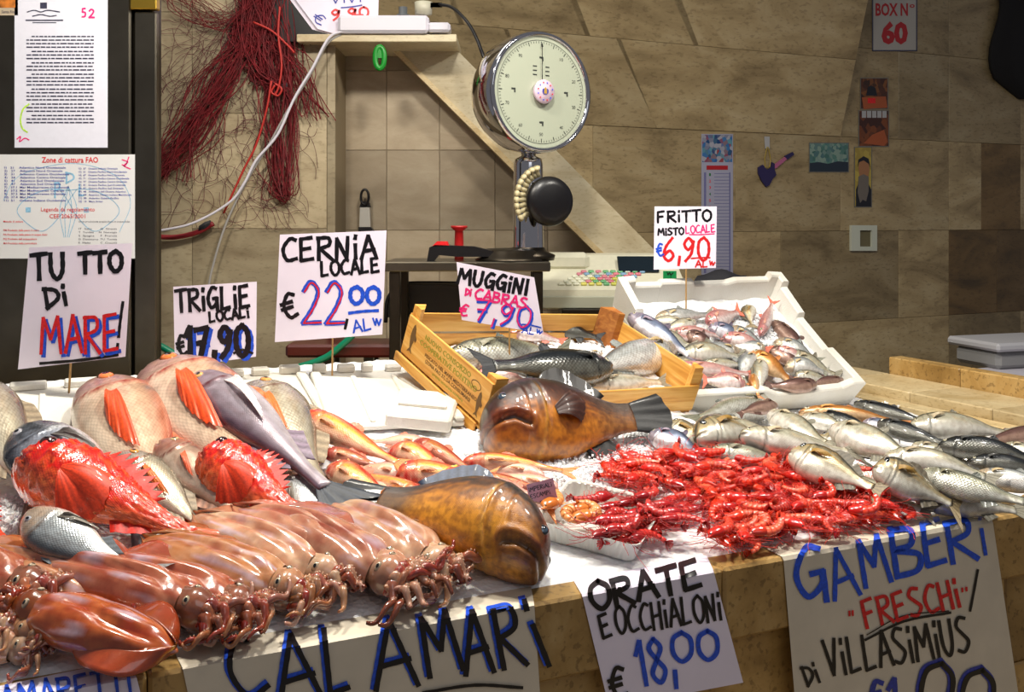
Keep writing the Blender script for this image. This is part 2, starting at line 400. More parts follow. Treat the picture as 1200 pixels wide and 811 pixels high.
mk('dentex', top=[(0, .0), (.04, .05), (.12, .095), (.25, .125), (.45, .12), (.65, .075), (.82, .035), (1, .03)],
   bot=[(0, -.03), (.05, -.065), (.15, -.1), (.3, -.125), (.5, -.115), (.7, -.065), (.85, -.035), (1, -.03)],
   wid=[(0, .03), (.1, .07), (.25, .09), (.45, .085), (.7, .045), (.86, .02), (1, .014)], mouth=[(0, -.015), (.1, -.035)], eye=(.13, .25, .022), iris='e8b070',
   col=bream_col('6c5468', 'b4a8b4', 'dcd4d6', 'a890a0', '701c24', warm='b8a0a8'), pect=(.28, -.3, .28, .045, 0), pcol='ece0e0', tcol='28303c', dcol='807080', mat=S_SMO)
mk('brown_bream', top=SPEC['dentex'].top, bot=SPEC['dentex'].bot, wid=SPEC['dentex'].wid, mouth=[(0, -.015), (.08, -.04)], eye=(.13, .4, .024), iris='c8b080',
   col=bream_col('8c6450', 'c8aa94', 'e0d0bc', 'b87864', '803020', spot='403838', warm='c89880'), pect=(.32, .0, .2, .035, -20), pcol='e06038', tcol='a07860', dcol='b08068', mat=S_SMO)
def scol(u, v, z):
    a, b, c2 = lin('d81410'), lin('f05020'), lin('f89050'); n = fbm(u*4, v*2.5)+.6*fbm(u*11+3, v*6)
    c = blend(a, b, smo(-.1, .6, n)); c = blend(c, c2, smo(-.3, -1, v)*.6+.25*smo(.6, 1, n)); c = blend(c, lin('8c0c10'), smo(.55, 1.1, -n)*.7*smo(.5, .1, u))
    return blend(c, lin('f06038'), smo(.5, .9, u)*.5)
mk('scorpionfish', top=[(0, .0), (.04, .06), (.1, .115), (.2, .155), (.35, .17), (.5, .14), (.7, .08), (.86, .045), (1, .04)],
   bot=[(0, -.05), (.05, -.1), (.15, -.14), (.3, -.16), (.5, -.13), (.7, -.075), (.86, -.045), (1, -.04)],
   wid=[(0, .06), (.08, .12), (.22, .15), (.35, .13), (.6, .07), (.86, .025), (1, .015)], mouth=[(0, -.02), (.06, -.05), (.12, -.085)], eye=(.13, .45, .03), iris='401010',
   col=scol, mat=S_SCO, bumpy=.007, spiny=.5, nu=72, nt=52, dors=(.28, .72, .09), pect=(.32, -.35, .24, .17, -15), tail=(.17, .12, .05), pcol='e84018', tcol='f05828', dcol='d82818', lips=.012)
def gcol(u, v, z):
    r, y, w = lin('c02818'), lin('e09c28'), lin('e8b898'); c = blend(w, y, smo(-.7, -.2, v)*.7)
    c = blend(c, r, smo(.15, .7, v+.2*fbm(u*2, v))); st_ = np.exp(-((v-.12)/.1)**2)+np.exp(-((v+.25)/.08)**2); c = blend(c, lin('f0c028'), st_*.7*smo(.22, .3, u))
    c = blend(c, lin('c82820'), (1-smo(.17, .24, u))*(.75+.35*fbm(u*9, v*6))); c = blend(c, lin('d03020'), .5*smo(.2, .9, fbm(u*5+1, v*3)))
    return blend(c, lin('b02820'), np.exp(-((u-.22)/.008)**2)*.5)
mk('red_mullet', top=[(0, .0), (.03, .05), (.08, .085), (.2, .11), (.4, .105), (.65, .07), (.85, .032), (1, .03)],
   bot=[(0, -.03), (.04, -.05), (.15, -.075), (.3, -.09), (.5, -.085), (.7, -.06), (.86, -.03), (1, -.025)],
   wid=[(0, .03), (.08, .06), (.25, .08), (.45, .075), (.7, .04), (.86, .018), (1, .01)], mouth=[(0, -.025), (.05, -.035)], eye=(.1, .5, .017), iris='e0b880', gill=.22,
   col=gcol, mat=S_GOAT, nu=54, nt=26, dors=(.33, .5, .05), anal=(.6, .72, .05), pect=(.25, -.3, .15, .04, -10), tail=(.17, .12, .6), pcol='f0a078', tcol='f09050', dcol='e07858')
def gcol2(u, v, z): return blend(gcol(u, v, z), lin('8c1818'), .65)
def gcol3(u, v, z): return blend(gcol(u, v, z), lin('f0d4c8'), .55)
def gcol4(u, v, z): return blend(gcol(u, v, z), lin('a88420'), .45)
for nm, fn in (('dark_red_mullet', gcol2), ('pale_red_mullet', gcol3), ('olive_red_mullet', gcol4)):
    SPEC[nm] = species(**{**SPEC['red_mullet'].__dict__, 'col': fn})
SPEC['olive_red_mullet'].top = [(0, .0), (.03, .07), (.08, .12), (.2, .15), (.4, .14), (.65, .09), (.85, .035), (1, .03)]
def mcol(back, flank, belly, stripe=0., face=None, gold=0.):
    back, flank, belly = map(lin, (back, flank, belly))
    def f(u, v, z):
        c = blend(belly, flank, smo(-.5, .1, v)); c = blend(c, back, smo(.3, .75, v+.1*fbm(u, v)))
        if stripe: c = blend(c, back*.8, stripe*np.clip(np.sin(v*26), 0, 1)*smo(-.3, .1, v)*smo(.2, .3, u))
        if face is not None: c = blend(c, lin(face), (1-smo(.16, .22, u))*.7)
        if gold: c = blend(c, lin('c89c50'), gold*smo(.1, .8, fbm(u*2+1, v*2))*smo(-.6, .2, v))
        c = blend(c, back*.6, np.exp(-((u-.205+.03*v*v)/.009)**2)*.75); c = blend(c, back*.9, .45*np.exp(-((u-.14+.03*v*v)/.007)**2)*smo(.9, .2, np.abs(v))); c = blend(c, back, .3*np.exp(-((v-.08)/.05)**2)*smo(.22, .3, u)); c = blend(c, back*1.3, .35*np.clip(fbm(u*3+v, v*2.2), 0, 1))
        return c*(1+.07*fbm(u*5, v*4))[..., None]
    return f
MT = dict(top=[(0, .0), (.03, .035), (.1, .07), (.25, .1), (.45, .105), (.65, .08), (.85, .04), (1, .035)],
   bot=[(0, -.02), (.04, -.045), (.12, -.075), (.3, -.11), (.5, -.11), (.7, -.075), (.86, -.04), (1, -.035)],
   wid=[(0, .035), (.08, .06), (.25, .085), (.45, .085), (.7, .055), (.86, .022), (1, .012)], mouth=[(0, -.01), (.04, -.02)], eye=(.075, .3, .016), gill=.2,
   nu=60, nt=28, dors=(.42, .52, .055), anal=(.62, .74, .05), pect=(.22, .15, .12, .03, 5), tail=(.17, .13, .55), iris='c8c0a0')
mk('pale_mullet', **MT, col=mcol('54584c', 'c0bca4', 'e6e2d6', 0, gold=.35), mat=S_PALE, pcol='b8a888', tcol='8c8878', dcol='7c7868')
mk('striped_mullet', **MT, col=mcol('4c5450', 'a8a890', 'd8d8cc', .45), mat=S_MUL, pcol='88846c', tcol='6c6c5c', dcol='5c6058')
mk('dark_mullet', **MT, col=mcol('0a0c10', '1c2226', '6c6c64', .2), mat=S_MUL, pcol='3c3c38', tcol='202428', dcol='202428')
mk('silver_mullet', **MT, col=mcol('70787c', 'c8ccc8', 'f0eee8', .1, face='d0b080'), mat=S_MUL, pcol='c8b080', tcol='989888', dcol='888c88')
mk('blue_mullet', **MT, col=mcol('283858', '7c88a0', 'e0dce0', 0, face='a090a0'), mat=S_SMO, pcol='a090a0', tcol='685c70', dcol='584c60')
mk('brown_mullet', **MT, col=mcol('3c2824', '6c4c44', 'a88878', 0), mat=S_SMO, pcol='7c5c4c', tcol='5c4038', dcol='5c4038')
mk('pink_fish', **{**MT, 'eye': (.09, .4, .024)}, col=mcol('b87070', 'd8a8a0', 'f4e4e0', .15, face='d08080'), mat=S_SMO, pcol='e09880', tcol='e07860', dcol='d88070')
mk('orange_fish', **{**MT, 'eye': (.09, .4, .024)}, col=mcol('9c5c20', 'c8843c', 'e8c090', 0), mat=S_SMO, pcol='e0a050', tcol='c88040', dcol='c07838')
mk('gold_bream', top=SPEC['dentex'].top, bot=SPEC['dentex'].bot, wid=SPEC['dentex'].wid, mouth=[(0, -.015), (.07, -.035)], eye=(.12, .45, .026), iris='202428',
   col=mcol('44443c', 'b4a680', 'e6e2d2', .4, gold=.7), mat=S_PALE, pect=(.26, .05, .2, .04, 0), pcol='a07c38', tcol='8c7c5c', dcol='605848')
def grcol(u, v, z):
    n = fbm(u*2.2, v*1.5); m2 = fbm(u*6+1, v*4+2)
    c = blend(lin('d08420'), lin('a45c14'), smo(-.6, .1, v+.3*n)); c = blend(c, lin('401c0c'), smo(-.25, .3, v+.35*m2)); c = blend(c, lin('120e10'), smo(.35, .85, v+.15*n)); c = blend(c, lin('8c4c18'), .5*smo(.3, .7, m2)*smo(.7, 0, v))
    c = blend(c, lin('e0ac48'), np.exp(-((u-.34+.05*v*v)/.012)**2)*.55*smo(.7, .1, v))
    return blend(c, lin('5c4c3c'), smo(.6, .85, u)*.6)
GT = dict(top=[(0, .01), (.03, .06), (.1, .12), (.2, .165), (.35, .19), (.5, .185), (.65, .15), (.8, .1), (.9, .075), (1, .07)],
   bot=[(0, -.06), (.03, -.1), (.1, -.13), (.2, -.15), (.35, -.165), (.5, -.155), (.65, -.12), (.8, -.085), (.9, -.065), (1, -.06)],
   wid=[(0, .07), (.06, .11), (.18, .145), (.33, .15), (.5, .12), (.7, .07), (.86, .035), (1, .02)], nu=96, nt=72,
   mouth=[(-.03, -.05), (.05, -.035), (.12, -.035), (.185, -.065)], mg=.02, lips=.02, eye=(.115, .5, .021), gill=.35, dors=(.38, .8, .085), anal=(.62, .78, .08),
   pect=(.4, -.2, .2, .11, 12), tail=(.2, .1, -.15), iris='3c4c5c')
mk('grouper', **GT, col=grcol, mat=S_GRP, pcol='3c1c10', tcol='181818', dcol='181412')
def grcol2(u, v, z):
    n = fbm(u*2.2, v*1.5)
    c = blend(lin('e09828'), lin('c07818'), smo(-.6, .2, v+.3*n)); c = blend(c, lin('5c3410'), smo(-.15, .5, v+.3*n)); c = blend(c, lin('1c2428'), smo(.3, .75, v+.15*n)); c = blend(c, lin('a05c10'), .5*smo(.2, .8, fbm(u*6, v*5)))
    c = blend(c, lin('5c3010'), (1-smo(.0, .16, u))*.85); c = blend(c, lin('f0b850'), np.exp(-((u-.36+.06*v*v)/.01)**2)*.7*smo(.8, .3, v))
    return blend(c, lin('40342c'), smo(.7, .9, u)*.8)
mk('golden_grouper', **{**GT, 'pect': None, 'eye': (.05, .45, .022), 'mouth': [(-.02, -.07), (.05, -.075), (.12, -.085), (.17, -.105)]}, col=grcol2, mat=S_GRP, pcol='604020', tcol='141a20', dcol='3c4860')
mk('tilefish', **{**SPEC['red_mullet'].__dict__, 'top': [(0, .0), (.03, .07), (.08, .14), (.2, .18), (.4, .15), (.65, .09), (.85, .035), (1, .03)],
   'col': lambda u, v, z: blend(blend(lin('d04028'), lin('e09068'), smo(.2, -.6, v)), lin('b8b0b0'), .6*np.clip(np.sin(v*14+u*18), 0, 1)*smo(.12, .3, u)), 'eye': (.1, .6, .03), 'iris': 'e0d040', 'lips': .01})

def fin_mesh(roots, tips, col, rays=9, th=.0025, saw=0., mat=FINM, name='fin', lift=0.):
    """fin sheet between two edges with raised rays; thin closed slab"""
    m = rays*2+1; R_ = np.array([roots(i/(m-1)) for i in range(m)]); T_ = np.array([tips(i/(m-1)) for i in range(m)])
    K = 5; F = []; B = []
    nrmv = nrm(np.cross(R_[-1]-R_[0]+1e-6, T_[m//2]-R_[m//2]))
    C = np.zeros((K, m, 3)); c = lin(col) if isinstance(col, str) else col
    for k in range(K):
        t = k/(K-1); rowf = []; rowb = []
        for i in range(m):
            r = 1.0 if i % 2 == 0 else 1-saw*t
            p = R_[i]+(T_[i]-R_[i])*t*r; e = th*(1.6 if i % 2 == 0 else .5)*(1-.6*t)
            wob = th*1.5*math.sin(i*1.7+t*3)*t; p = p+np.array([0, 0, lift*4*t*(1-t)])
            rowf.append(p+nrmv*(e+wob)); rowb.append(p-nrmv*(e-wob)); C[k, i] = np.clip(c*((1.25 if i % 2 == 0 else .62)+.15*t), 0, 1)
        F.append(rowf); B.append(rowb)
    P = np.concatenate([np.array(F), np.array(B)[:, ::-1]], axis=1); CC = np.concatenate([C, C[:, ::-1]], 1)
    mb = MB(); mb.grid(P, CC, wrapj=True); return mb
def eye_mesh(c, nrmv, r, iris):
    z = nrm(nrmv); x = nrm(np.cross(z, [0, 1, .1])); y = np.cross(z, x); P = []; C = []
    prof = [(0, .42), (.3, .4), (.46, .36), (.48, .35), (.8, .22), (.95, .1), (1.12, -.05), (1.15, -.3)]
    cols = [lin('05060a')]*3+[lin(iris)]*2+[lin(iris)*.5, lin(iris)*.25, lin(iris)*.2]
    for (a, h), cc in zip(prof, cols):
        P.append([c+x*r*a*math.cos(q)+y*r*a*math.sin(q)+z*r*h for q in np.linspace(0, 2*math.pi, 16, endpoint=False)]); C.append([cc]*16)
    mb = MB(); mb.grid(P, np.array(C), wrapj=True); return mb
def build_fish(spn, by=0., bz=0., seed=0, both=False):
    """unit-length fish: nose at x=0, tail tip at x=1; +y dorsal, +z the flank that shows. Returns [(part name, mesh)]"""
    s = SPEC[spn]; tl = s.tail[0]; xb = 1-tl
    u = np.linspace(0, 1, s.nu)**1.25; th = np.linspace(0, 2*np.pi, s.nt, endpoint=False)
    U, T = np.meshgrid(u, th, indexing='ij')
    top = curve(s.top, u)[:, None]; bot = curve(s.bot, u)[:, None]; wid = curve(s.wid, u)[:, None]
    top = np.maximum(top, bot+.01)
    v = np.cos(T); sn = np.sin(T)
    yc, hh = (top+bot)/2, (top-bot)/2
    taper = np.minimum(1, (U/.035+.15)) ** .5
    Y = yc+hh*v*taper; Z = wid*np.sign(sn)*np.abs(sn)**.9*taper
    X = U*xb+0*T
    # grooves and lips on the head
    col = s.col(U, v, Z)
    if s.mouth:
        d = line_d(s.mouth, X, Y); g = np.exp(-(d/(s.mg*.55))**2); lp = np.exp(-((d-s.mg*1.3)/(s.mg*.7))**2)*s.lips
        side = smo(.0, .25, np.abs(sn)); amp = (1-g*.16+lp*4); amp = 1+(amp-1)
        Z = Z*amp; Y = yc+(Y-yc)*(1-g*.05+lp*1.)
        X = X+g*.012*(U < .08)
        col = blend(col, lin('30100c') if s.lips else col*.35, g*.85)
        if s.lips: col = blend(col, lin('6c2418'), np.clip(lp*45, 0, .6))
    gd = U-(s.gill-.05*(v*.9)**2)
    Z = Z*(1+.07*np.exp(-((gd+.02)/.02)**2)*(gd < 0)-.08*np.exp(-(gd/.014)**2)*(gd >= 0))
    if s.lips:   # cheek and preopercle relief
        gd2 = U-(s.gill-.1-.04*v*v); Z = Z*(1+.03*np.exp(-((gd2+.015)/.015)**2)-.03*np.exp(-(gd2/.012)**2))
    if s.bumpy:
        nn = fbm(U*9+seed, v*4)+fbm(U*21, v*9+seed); Z = Z+s.bumpy*nn*np.sign(sn)*.8; Y = Y+s.bumpy*.5*nn*v
    def bend(P):
        P = np.array(P, float); x = P[..., 0]
        P[..., 1] += by*4*x*(1-x); P[..., 2] -= bz*(4*(x-.5)**2); return P
    P = np.stack([X, Y, Z], -1)
    uvs = np.stack([X, T/(2*np.pi)*2*(.5*(hh.max()+wid.max())*2)*1.6+0*U], -1)
    mb = MB(); mb.grid(bend(P), np.clip(col, 0, 1), wrapj=True, uv=uvs)
    a0, a1 = 0, s.nt*(s.nu-1)
    mb.f.append(tuple(range(s.nt))[::-1]); mb.m.append(0); mb.f.append(tuple(a1+i for i in range(s.nt))); mb.m.append(0)
    out = [('body', mb.mesh(spn+'_body', s.mat))]
    ct = lambda x: float(curve(s.top, np.array([x/xb]))[0]); cb = lambda x: float(curve(s.bot, np.array([x/xb]))[0]); cw = lambda x: float(curve(s.wid, np.array([x/xb]))[0])
    def wrapf(fr, ft, *a, **k):
        return fin_mesh(lambda t: bend(fr(t)), lambda t: bend(ft(t)), *a, **k)
    L, span, fork = s.tail; hp = (ct(xb)-cb(xb))/2; ymid = (ct(xb)+cb(xb))/2
    f = wrapf(lambda t: np.array([xb-.015, ymid+hp*(2*t-1)*.95, 0]),
              lambda t: np.array([xb+L*(1-fork*(1-abs(2*t-1)**1.2))*(1 if fork >= 0 else 1-.1*abs(2*t-1)), ymid+span*(2*t-1), .004*math.sin(9*t)]), s.tcol or s.fcol, rays=7)
    out.append(('tail_fin', f.mesh('tail_fin', FINM)))
    if s.dors:
        a, b, h = s.dors
        f = wrapf(lambda t: np.array([a*xb+(b-a)*xb*t, ct(a*xb+(b-a)*xb*t)-.012, 0]),
                  lambda t: np.array([a*xb+(b-a)*xb*t+.04, ct(a*xb+(b-a)*xb*t)+h*(.25+.75*math.sin(math.pi*min(1, .12+t*.85)) if s.spiny else .1+.9*math.sin(math.pi*t)**.7), .006*math.sin(t*7)]), s.dcol or s.fcol, rays=9, saw=s.spiny)
        out.append(('dorsal_fin', f.mesh('dorsal_fin', FINM)))
    if s.anal:
        a, b, h = s.anal
        f = wrapf(lambda t: np.array([a*xb+(b-a)*xb*t, cb(a*xb+(b-a)*xb*t)+.012, 0]),
                  lambda t: np.array([a*xb+(b-a)*xb*t+.05, cb(a*xb+(b-a)*xb*t)-h*(1-.6*t), 0]), s.dcol or s.fcol, rays=4)
        out.append(('anal_fin', f.mesh('anal_fin', FINM)))
    if s.pect:
        px_, pv, pl, ps, ang = s.pect; x0 = px_*xb; yy = (ct(x0)+cb(x0))/2+(ct(x0)-cb(x0))/2*pv; zz = cw(x0)*math.sqrt(max(.05, 1-pv*pv))
        ca, sa = math.cos(math.radians(ang)), math.sin(math.radians(ang))
        def onflank(x, y):
            x = min(max(x, .01), xb*.98); t_, b_, w_ = ct(x), cb(x), cw(x); q = (y-(t_+b_)/2)/max(.005, (t_-b_)/2); return w_*max(0., 1-min(1, q*q))**.45
        def tipp(t):
            l = pl*(1-.55*t**1.3) if ps < .1 else pl*(1-.25*abs(2*t-.8)); a_ = math.radians(ang)+(.5-t)*min(1.5, ps*(6 if ps < .1 else 9))
            x, y = x0+l*math.cos(a_), yy+l*math.sin(a_); return np.array([x, y, onflank(x, y)+.012])
        f = wrapf(lambda t: np.array([x0+.01*t, yy+.018*(1-2*t), zz*.99+.004]), tipp, s.pcol or s.fcol, rays=7, th=.0022, saw=.04, lift=.012+pl*pl*.35)
        out.append(('pectoral_fin', f.mesh('pectoral_fin', FINM)))
    ex, ev, er = s.eye; x0 = ex*xb; yy = (ct(x0)+cb(x0))/2+(ct(x0)-cb(x0))/2*ev; zz = cw(x0)*math.sqrt(1-ev*ev)
    c = bend(np.array([x0, yy, zz*(1.03 if s.bumpy else .98)])); nn = np.array([-.25, ev*.6, 1.])
    out.append(('eye', eye_mesh(c, nn, er, s.iris).mesh('eye', EYEM, fix=False)))
    if both or s.lips:
        out.append(('eye', eye_mesh(c*np.array([1, 1, -1]), nn*np.array([1, 1, -1]), er, s.iris).mesh('eye', EYEM)))
    return out
LIB = {}
def fishlib(spn, var):
    k = (spn, var)
    if k not in LIB:
        r = random.Random(hash(spn) % 1 + var*17+len(spn))
        by, bz = [(0, .02), (.035, .03), (-.03, .015), (.015, -.015), (.06, .03)][var % 5]
        LIB[k] = build_fish(spn, by, bz, var)
    return LIB[k]
def place(parts, nose, tail, dirhint, hpx=None, h0=None, H=None, face=.35, base_n=UP, wf=1.):
    """copy a unit fish between two world points; the dorsal side points as dirhint (x right, y up in view)"""
    nose, tail = np.asarray(nose, float), np.asarray(tail, float)
    ax = tail-nose; L = np.linalg.norm(ax); X = ax/L; mid = (nose+tail)/2
    toc = nrm(np.array([0, 0, EYE])-mid); n = nrm((1-face)*np.asarray(base_n)+face*toc); n = nrm(n-X*np.dot(n, X))
    Y = np.cross(n, X); Z = n
    def sc(p): return np.array([FPX*p[0]/p[1], FPX*(p[2]-EYE)/p[1]])
    s0 = sc(mid); sx = sc(mid+X*.01)-s0; sy = (sc(mid+Y*.01)-s0)/.01
    if np.dot(sy, dirhint) < 0: Y = -Y; sy = -sy
    if hpx is not None:
        per = np.array([-sx[1], sx[0]]); per = per/np.linalg.norm(per); H = hpx/max(60., abs(np.dot(sy, per)))
        H = min(H, L*h0*2.3); H = max(H, L*h0*.6)
    sY = H/h0; sZ = wf*(sY*.6+L*.4)
    M_ = Matrix(((X[0]*L, Y[0]*sY, Z[0]*sZ, nose[0]), (X[1]*L, Y[1]*sY, Z[1]*sZ, nose[1]), (X[2]*L, Y[2]*sY, Z[2]*sZ, nose[2]), (0, 0, 0, 1)))
    return M_, L, H
def inst(name, parts, M_, label, cat, group=None, drop=()):
    root = bpy.data.objects.new(name, parts[0][1]); COL.objects.link(root); root.matrix_world = M_; tag(root, label, cat, group)
    for pn, me in parts[1:]:
        if pn in drop: continue
        o = bpy.data.objects.new(pn, me); COL.objects.link(o); o.parent = root
    return root
UPD = {'U': (0, 1), 'D': (0, -1), 'L': (-1, 0), 'R': (1, 0)}
PLACED = []
def fish(name, spn, n, t, h, lab, up='U', ln=.03, lt=.02, face=.4, var=0, cat='fish', group=None, surf=bedz, base=UP, wf=1., parts=None, drop=()):
    s = SPEC[spn]; parts = parts or fishlib(spn, var)
    h0 = max(a[1] for a in s.top)-min(b[1] for b in s.bot)
    a = hit(n[0], n[1], ln, surf); b = hit(t[0], t[1], lt, surf)
    M_, L, H = place(parts, a, b, UPD[up], h, h0, face=face, base_n=base, wf=wf)
    o = inst(name, parts, M_, lab, cat, group, drop); PLACED.append((o, name, L, H)); return o
# ------------------------------------------------------------------ the setting: floor, walls
fl = struct('floor'); mb = MB(); mb.box((-4, .2, -.06), (6, 8.5, 0), 0, mi=0); part('floor_slab', mb, [GROUT], fl)
def tile_piece(par, quad, n, mat, name='tile', th=.012, gap=.0009, ch=.0013):
    q = [np.asarray(p, float) for p in quad]; c = sum(q)/len(q); n = np.asarray(n, float)
    def inset(d):
        out = []
        for i in range(len(q)):
            a, b, e = q[i-1], q[i], q[(i+1) % len(q)]
            out.append(b+nrm(a-b)*d+nrm(e-b)*d)
        return out
    lv = [np.array(inset(gap))-n*th, np.array(inset(gap))-n*ch, np.array(inset(gap+ch))]
    k = len(q); v = np.concatenate(lv)
    f = [(l*k+i, l*k+(i+1) % k, (l+1)*k+(i+1) % k, (l+1)*k+i) for l in range(2) for i in range(k)]+[tuple(range(2*k, 3*k))]
    m = MB(); m.add(v, f); o = part(name, m, [mat], par); return o
# big back wall, parallel to the counter front
WB0 = np.array([.939, 5.4, 0]); NB = np.array([.421, -.907, 0])
def onwall(px, py, off=0.): return rplane(px, py, WB0+NB*off, NB)
def wallz(px, z, off=0.):
    p = onwall(px, 255, off); return np.array([p[0], p[1], z])
wb = struct('wall_back'); mb = MB(); a, b = wallz(380, 0, -.014), wallz(1420, 0, -.014)
mb.poly([a, b, b+UP*3.6, a+UP*3.6], NB, .12); part('wall_core', mb, [GROUT], wb)
rows = [0, .43, .978, 1.52, 2.085, 2.63, 3.2]
vert = {0: [600, 760, 915, 1053, 1112, 1196, 1330], 1: [600, 760, 915, 1112, 1196, 1330], 2: [600, 700, 915, 1053, 1112, 1168, 1330],
        3: [600, 695, 862, 985, 1112, 1150, 1196, 1330], 4: [985, 1053, 1112, 1196, 1330], 5: [985, 1112, 1196, 1330]}
for r in range(6):
    xs = vert[r]
    for x0, x1 in zip(xs[:-1], xs[1:]):
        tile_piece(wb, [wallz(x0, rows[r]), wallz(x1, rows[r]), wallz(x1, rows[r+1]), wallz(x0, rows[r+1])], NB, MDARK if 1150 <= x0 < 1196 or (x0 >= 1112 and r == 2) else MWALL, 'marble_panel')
# leaning soffit under the stair flight, above the fold line (skewed joints)
sf = struct('ceiling'); lean = NB*.30
def sof(px, q): return wallz(px, 2.085, .004)+(UP*1.05+lean)*q
NS = nrm(np.cross(D1, UP*1.05+lean)); NS = NS if NS[1] < 0 else -NS
sk = -150
for q0, q1, xs in ((0, .42, [430, 545, 640, 770, 985]), (.42, 1.0, [430, 590, 735, 860, 985])):
    for x0, x1 in zip(xs[:-1], xs[1:]):
        f0 = sk if x0 > 430 else 0; f1 = sk*.9 if x1 < 985 else 0
        tile_piece(sf, [sof(x0+f0*q0, q0), sof(x1+f1*q0, q0), sof(x1+f1*q1, q1), sof(x0+f0*q1, q1)], NS, MWALL, 'soffit_panel')
mb = MB(); a, b, c, d = sof(430, 0), sof(985, 0), sof(985, 1), sof(430, 1); mb.poly([p-NS*.013 for p in (a, b, c, d)], NS, .02); part('soffit_core', mb, [GROUT], sf)
mb = MB(); mb.poly([sof(985, 0), sof(985, 1)-NS*.02, wallz(985, 2.085+1.05, .0)], np.array([1, 0, 0]), .006); part('soffit_end', mb, [MWALL], sf)
# left travertine wall behind the net, facing the camera
NL = np.array([0, -1., 0]); YL = 4.2
wl = struct('wall_left'); mb = MB(); a, b = W(60, 255, YL+.014), W(392, 255, YL+.014)
mb.poly([(a[0], a[1], 0), (b[0], a[1], 0), (b[0], a[1], 3.2), (a[0], a[1], 3.2)], NL, .3); part('wall_core', mb, [GROUT], wl)
def wq(x0, y0, x1, y1, Y): return [W(x0, y1, Y), W(x1, y1, Y), W(x1, y0, Y), W(x0, y0, Y)]
for x0, x1, ys in ((60, 225, (-200, 14, 129, 420, 740)), (225, 383, (-200, 14, 133, 268, 500, 740)), (383, 393, (-200, 133, 380, 740))):
    for y0, y1 in zip(ys[:-1], ys[1:]): tile_piece(wl, wq(x0, y0, x1, y1, YL), NL, MSIDE, 'travertine_panel')
# tiled recess below the stair
YT = 4.5
wt = struct('wall_tiled'); mb = MB(); mb.poly([W(*p, YT+.014) for p in ((380, 46), (475, 46), (725, 296), (850, 420), (850, 655), (380, 655))], NL, .08); part('wall_core', mb, [GROUT], wt)
def clip_line(q, a=(475, 46), b=(725, 296)):   # keep what lies below the stair cheek
    f = lambda p: (b[0]-a[0])*(p[1]-a[1])-(b[1]-a[1])*(p[0]-a[0]); out = []
    for i in range(len(q)):
        p, r = q[i], q[(i+1) % len(q)]; u, v = f(p), f(r)
        if u >= 0: out.append(p)
        if u*v < 0: t = u/(u-v); out.append((p[0]+(r[0]-p[0])*t, p[1]+(r[1]-p[1])*t))
    return out
xs = [392, 453, 515, 580, 642, 704, 770, 840]; ys = [40, 83, 176, 270, 364, 458, 552, 662]
for y0, y1 in zip(ys[:-1], ys[1:]):
    for x0, x1 in zip(xs[:-1], xs[1:]):
        q = clip_line([(x0, y1), (x1, y1), (x1, y0), (x0, y0)])
        if len(q) > 2: tile_piece(wt, [W(*p, YT) for p in q], NL, MTILE, 'wall_tile')
# marble ledge and sloping stair cheek
tr = struct('trim_1'); mb = MB(); a, b = W(350, 51, 4.16), W(452, 42, 4.16)
mb.box((a[0], 4.12, a[2]), (W(530, 42, 4.16)[0]+.02, 4.49, b[2]), .003); part('ledge_slab', mb, [MSTR], tr)
YC = 4.36
mb = MB(); mb.poly([W(*p, YC) for p in ((452, 43), (520, 43), (770, 296), (880, 400), (812, 400), (693, 284))], NL, .10); o = part('stair_cheek', mb, [MSTR], tr)
mb = MB(); mb.poly([W(*p, YC-.012) for p in ((444, 43), (452, 43), (812, 400), (804, 402))], NL, .12); part('cheek_edge', mb, [MLEDGE], tr)
# ------------------------------------------------------------------ the counter
ct = thing('market_counter', 'long travertine market counter with the fish display on top', 'counter', (0, 1.9, 0))
mb = MB(); mb.poly([ST(-2.2, .05, .0), ST(2.0, .05, .0), ST(2.0, 1.9, 0), ST(-2.2, 1.9, 0)][::-1], -UP, .865); part('core', mb, [GROUT], ct)
FRD = (P0*np.array([1, 1, 0]), D1, D2, UP)
ss = [-2.2, -1.72, -1.18, -.62, -.07, .46, 1.02, 1.56, 2.06]
for a, b in zip(ss[:-1], ss[1:]):
    mb = MB(); mb.box((a+.001, -.012, .752), (b-.001, .11, .9), .006, fr=FRD); part('edge_stone', mb, [MCNT], ct)
for z0, z1, off in ((.53, .748, -.25), (.3, .527, .1), (.02, .297, -.2)):
    for a, b in zip(ss[:-1], ss[1:]):
        mb = MB(); mb.box((a+.001+off, .022, z0), (b-.001+off, .06, z1), .004, fr=FRD); part('fascia_panel', mb, [MCNT], ct)
for i in range(7):   # raised stone ledge on the right end
    a, b = -.06+i*.34, .28+i*.34
    mb = MB(); mb.box((2.0, a+.001, .80), (2.26, b-.001, .98), .004, fr=FRD); part('ledge_stone', mb, [MLEDGE], ct)
    mb = MB(); mb.box((1.925, a+.16, .80), (1.999, b+.158, .945), .004, fr=FRD); part('step_stone', mb, [MLEDGE], ct)
mb = MB(); mb.box((2.0, -.06, 0), (2.5, 2.3, .80), fr=FRD); part('ledge_base', mb, [MCNT], ct)
for i in range(4):
    mb = MB(); mb.box((2.262, -.05+i*.34, .80), (2.33, .288+i*.34, 1.045), .004, fr=FRD); part('rear_upstand', mb, [MCNT], ct)
